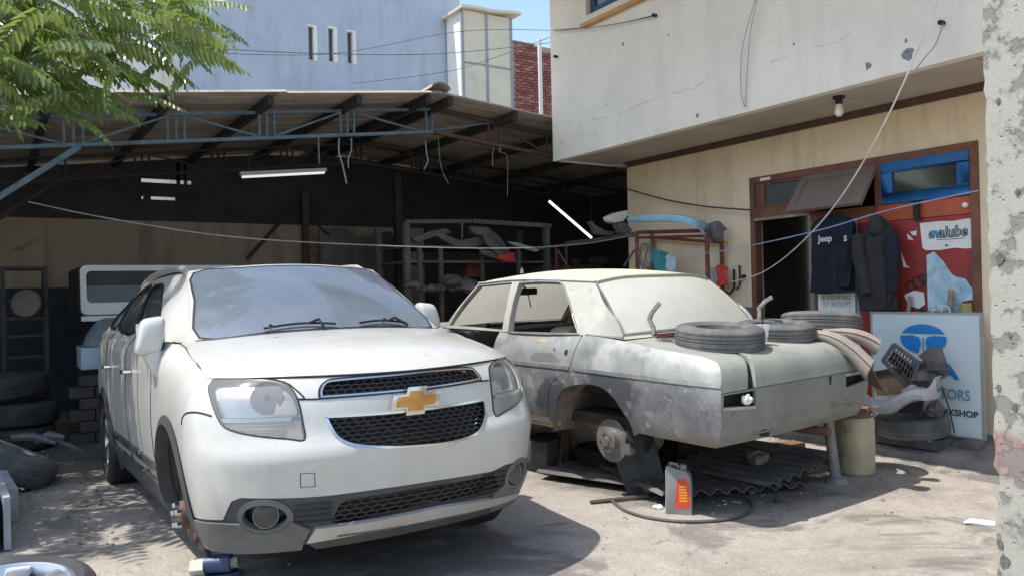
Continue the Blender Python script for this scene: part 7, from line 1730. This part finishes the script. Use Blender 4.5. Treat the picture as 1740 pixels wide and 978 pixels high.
def put_leaf(base, yaw, pitch, roll_, s=1.0, k=None):
    me, L = LM[lr.randrange(5) if k is None else k]
    o = bpy.data.objects.new('leaf', me); COL.objects.link(o); o.parent = tree
    o.matrix_local = Matrix.Translation(Vector(base)-tree.location) @ RZ_(yaw) @ RY_(pitch) @ RX_(roll_) @ Matrix.Scale(s, 4); leaves.append(o)
# the sprays that make the outline: tips seen against house and roof
tips = [(417, 24, 6.4), (395, 45, 6.2), (420, 74, 6.5), (400, 62, 6.7), (417, 106, 6.3), (385, 95, 6.6), (331, 146, 6.1), (318, 118, 6.5), (306, 184, 5.9), (280, 165, 6.2), (238, 208, 5.8), (255, 140, 6.0), (197, 224, 5.7), (175, 205, 5.9), (66, 228, 5.7), (120, 210, 5.8), (30, 190, 5.9), (95, 185, 6.0), (355, 15, 6.8), (370, 80, 6.8), (340, 60, 6.0), (300, 90, 6.3), (270, 110, 5.9), (225, 170, 6.0), (150, 180, 6.1), (12, 215, 5.9)]
for (x, y, Y) in tips:
    tip = at(x, y, 'y', Y); yaw = lr.uniform(-50, -12); k = lr.choice((0, 1, 2)); L = LM[k][1]; s = lr.uniform(.85, 1.1); pit = lr.uniform(-8, 14)
    R = RZ_(yaw) @ RY_(pit); e = R @ Vector((L*.93*s, 0, -L*.3*s)); put_leaf(tip-e, yaw, pit, lr.uniform(-25, 25), s, k)
n_ = 0
poly_ = [(-60, -60), (330, -60), (345, 20), (350, 70), (330, 95), (250, 110), (215, 140), (150, 160), (90, 175), (20, 180), (-60, 180)]
while n_ < 168:
    x, y = lr.uniform(-60, 350), lr.uniform(-60, 185)
    if not inside((x, y), poly_): continue
    if x > 190 and lr.random() < .25: continue
    Y = lr.uniform(5.5, 7.3); p = at(x, y, 'y', Y); yaw = lr.uniform(-80, 35) if lr.random() < .8 else lr.uniform(90, 230)
    put_leaf(p-Vector((.22*cos(radians(yaw)), .22*sin(radians(yaw)), -.06)), yaw, lr.uniform(-15, 25), lr.uniform(-30, 30), lr.uniform(.75, 1.1)); n_ += 1
# the crown beyond the left edge of the view, one mass that nobody could count
mass = MB(); pr_ = [frond(8, L, d, k+9) for k, (L, d) in enumerate(((.56, .6), (.5, 1.0), (.6, .4)))]
for q in range(300):
    x, y, z = lr.uniform(-3.4, -.55), lr.uniform(5.5, 8.2), lr.uniform(3.1, 4.5)
    if q < 170: x, y, z = lr.uniform(-2.2, -.6), lr.uniform(5.75, 7.9), lr.uniform(3.1, 4.2)
    T_ = Matrix.Translation((x, y, z)) @ RZ_(lr.uniform(0, 360)) @ RY_(lr.uniform(-15, 25)) @ RX_(lr.uniform(-30, 30)) @ Matrix.Scale(lr.uniform(1., 1.3), 4); f_ = pr_[q % 3]; mass.add([T_ @ v for v in f_.v], f_.f)
tag(mass.build('leaf_mass', LEAF, tree, fixn=False), kind='stuff')
print('leaves', len(leaves))
# ================================================================== wires and cords
def cord(name, pts, r, mat, label, cat='wire', grp=None, n=6):
    m = MB(); P_ = [Vector(p) for p in spline([tuple(p) for p in pts], n, False)]; m.tube(P_, r, 5); return one(name, m, mat, label, cat, grp, smooth=True)
def AX(l, ax): return [at(x, y, ax, v) for x, y, v in l]
cord('clothesline', AX([(48, 343, 8.4), (190, 372, 8.2), (400, 403, 8.0), (640, 417, 7.8), (850, 422, 7.6), (985, 415, 7.4), (1080, 399, 7.2)], 'y'), .006, 'wire', 'long pale line sagging across the shed front above the cars')
cord('hanging_rope', AX([(1600, -12, 5.3), (1562, 80, 5.35), (1510, 195, 5.5), (1452, 300, 5.8), (1400, 372, 6.1), (1340, 432, 6.4), (1290, 465, 6.6), (1240, 479, 6.7), (1215, 478, 6.75)], 'x'), .0065, 'cord_white', 'thick white cord hanging from the upper floor down past the doorway', 'cord')
cord('washing_line', AX([(1140, 437, 6.4), (1240, 424, 6.35), (1385, 393, 6.3), (1510, 357, 6.25), (1662, 324, 6.2)], 'x'), .005, 'cord_blue', 'thin blue line stretched across the doorway and posters', 'cord')
cord('dark_cable', AX([(1062, 320, 6.7), (1130, 339, 6.7), (1200, 351, 6.7), (1276, 357, 6.7)], 'x'), .009, 'wire_dark', 'dark cable sagging over the tan wall to the door frame', 'cable')
FG = 'thin wires on the white upper wall'
cord('facade_wire', AX([(700, 60, 8.2), (940, 52, 5.75), (1030, 44, 5.75), (1115, 27, 5.76)], 'x')[1:], .005, 'wire_dark', 'upper thin wire running to a hook below the upper window', grp=FG)
cord('facade_wire', AX([(945, 54, 5.76), (1040, 42, 5.74), (1113, 26, 5.77)], 'x'), .004, 'wire', 'lower of the two close wires below the upper window', grp=FG)
cord('facade_wire', AX([(1285, -6, 5.7), (1262, 80, 5.72), (1259, 150, 5.75), (1265, 182, 5.77)], 'x'), .004, 'wire', 'left strand of a loop of wire hanging down the white wall', grp=FG)
cord('facade_wire', AX([(1288, -6, 5.72), (1276, 50, 5.72), (1270, 120, 5.75), (1266, 182, 5.78)], 'x'), .004, 'wire', 'right strand of a loop of wire hanging down the white wall', grp=FG)
cord('facade_wire', AX([(1603, 40, 5.77), (1590, 75, 5.7), (1570, 100, 5.7), (1556, 118, 5.75)], 'x'), .004, 'wire', 'short curved wire from a hook near the broken plaster', grp=FG)
OG = 'overhead wires in front of the blue house'
for pts, lb in (((( -10, 66, 12.), (200, 73, 12.), (500, 90, 12.), (740, 92, 12.), (945, 72, 11.)), 'lowest overhead wire crossing the blue house wall'), (((300, 88, 14.), (560, 92, 14.), (780, 54, 13.), (945, 52, 12.)), 'overhead wire meeting the cream tower near its top'), (((600, 142, 14.), (720, 128, 13.5), (800, 112, 13.), (945, 60, 11.)), 'overhead wire rising from the shed ridge towards the white building')):
    cord('overhead_wire', AX(pts, 'y'), .006, 'wire_dark', lb, grp=OG)
m = MB(); 
for x, y in ((1115, 27), (1603, 40), (947, 97)): 
    q = at(x, y, 'x', UX); o = MB().tube([q, q+Vector((-.05, 0, .0))], .018, 8).build('wall_hook', MAT['black'], bld)
HG = 'strands hanging from the shed truss'
for pts, r, lb in ((((576, 235, 8.4), (576, 260, 8.4), (582, 280, 8.4), (589, 312, 8.4)), .010, 'longest kinked strand hanging left of the ridge'), (((597, 235, 8.4), (597, 255, 8.4), (592, 270, 8.4), (592, 285, 8.4)), .008, 'shorter strand hanging beside the longest kinked one'), (((541, 230, 8.45), (542, 262, 8.45), (543, 278, 8.45)), .006, 'thin strand hanging near the end of the level lamp'), (((723, 240, 8.45), (725, 262, 8.45), (727, 275, 8.45), (720, 288, 8.45)), .008, 'bent strand hanging just below the ridge'),
                   (((745, 236, 8.6), (747, 268, 8.6), (752, 292, 8.6), (762, 312, 8.6)), .004, 'fine strand slanting down right of the bent one'), (((838, 238, 9.0), (839, 252, 9.0), (837, 262, 9.0), (837, 282, 9.0)), .010, 'pale strand hanging under the right roof slope'), (((850, 240, 9.0), (851, 258, 9.0), (862, 268, 9.0), (862, 334, 9.0)), .006, 'long straight strand hanging under the right roof slope')):
    cord('hanging_strand', AX(pts, 'y'), r, 'wire', lb, 'strand', HG, 4)
q = at(849, 256, 'y', 9.0); m = MB(); m.tube([q+Vector((0, 0, .06)), q+Vector((0, 0, .02)), q-Vector((0, 0, .04))], [.006, .028, .006], 8); one('hanging_bulb', m, 'wire', 'small pale bulb hanging between strands under the right roof slope', 'bulb', smooth=True)
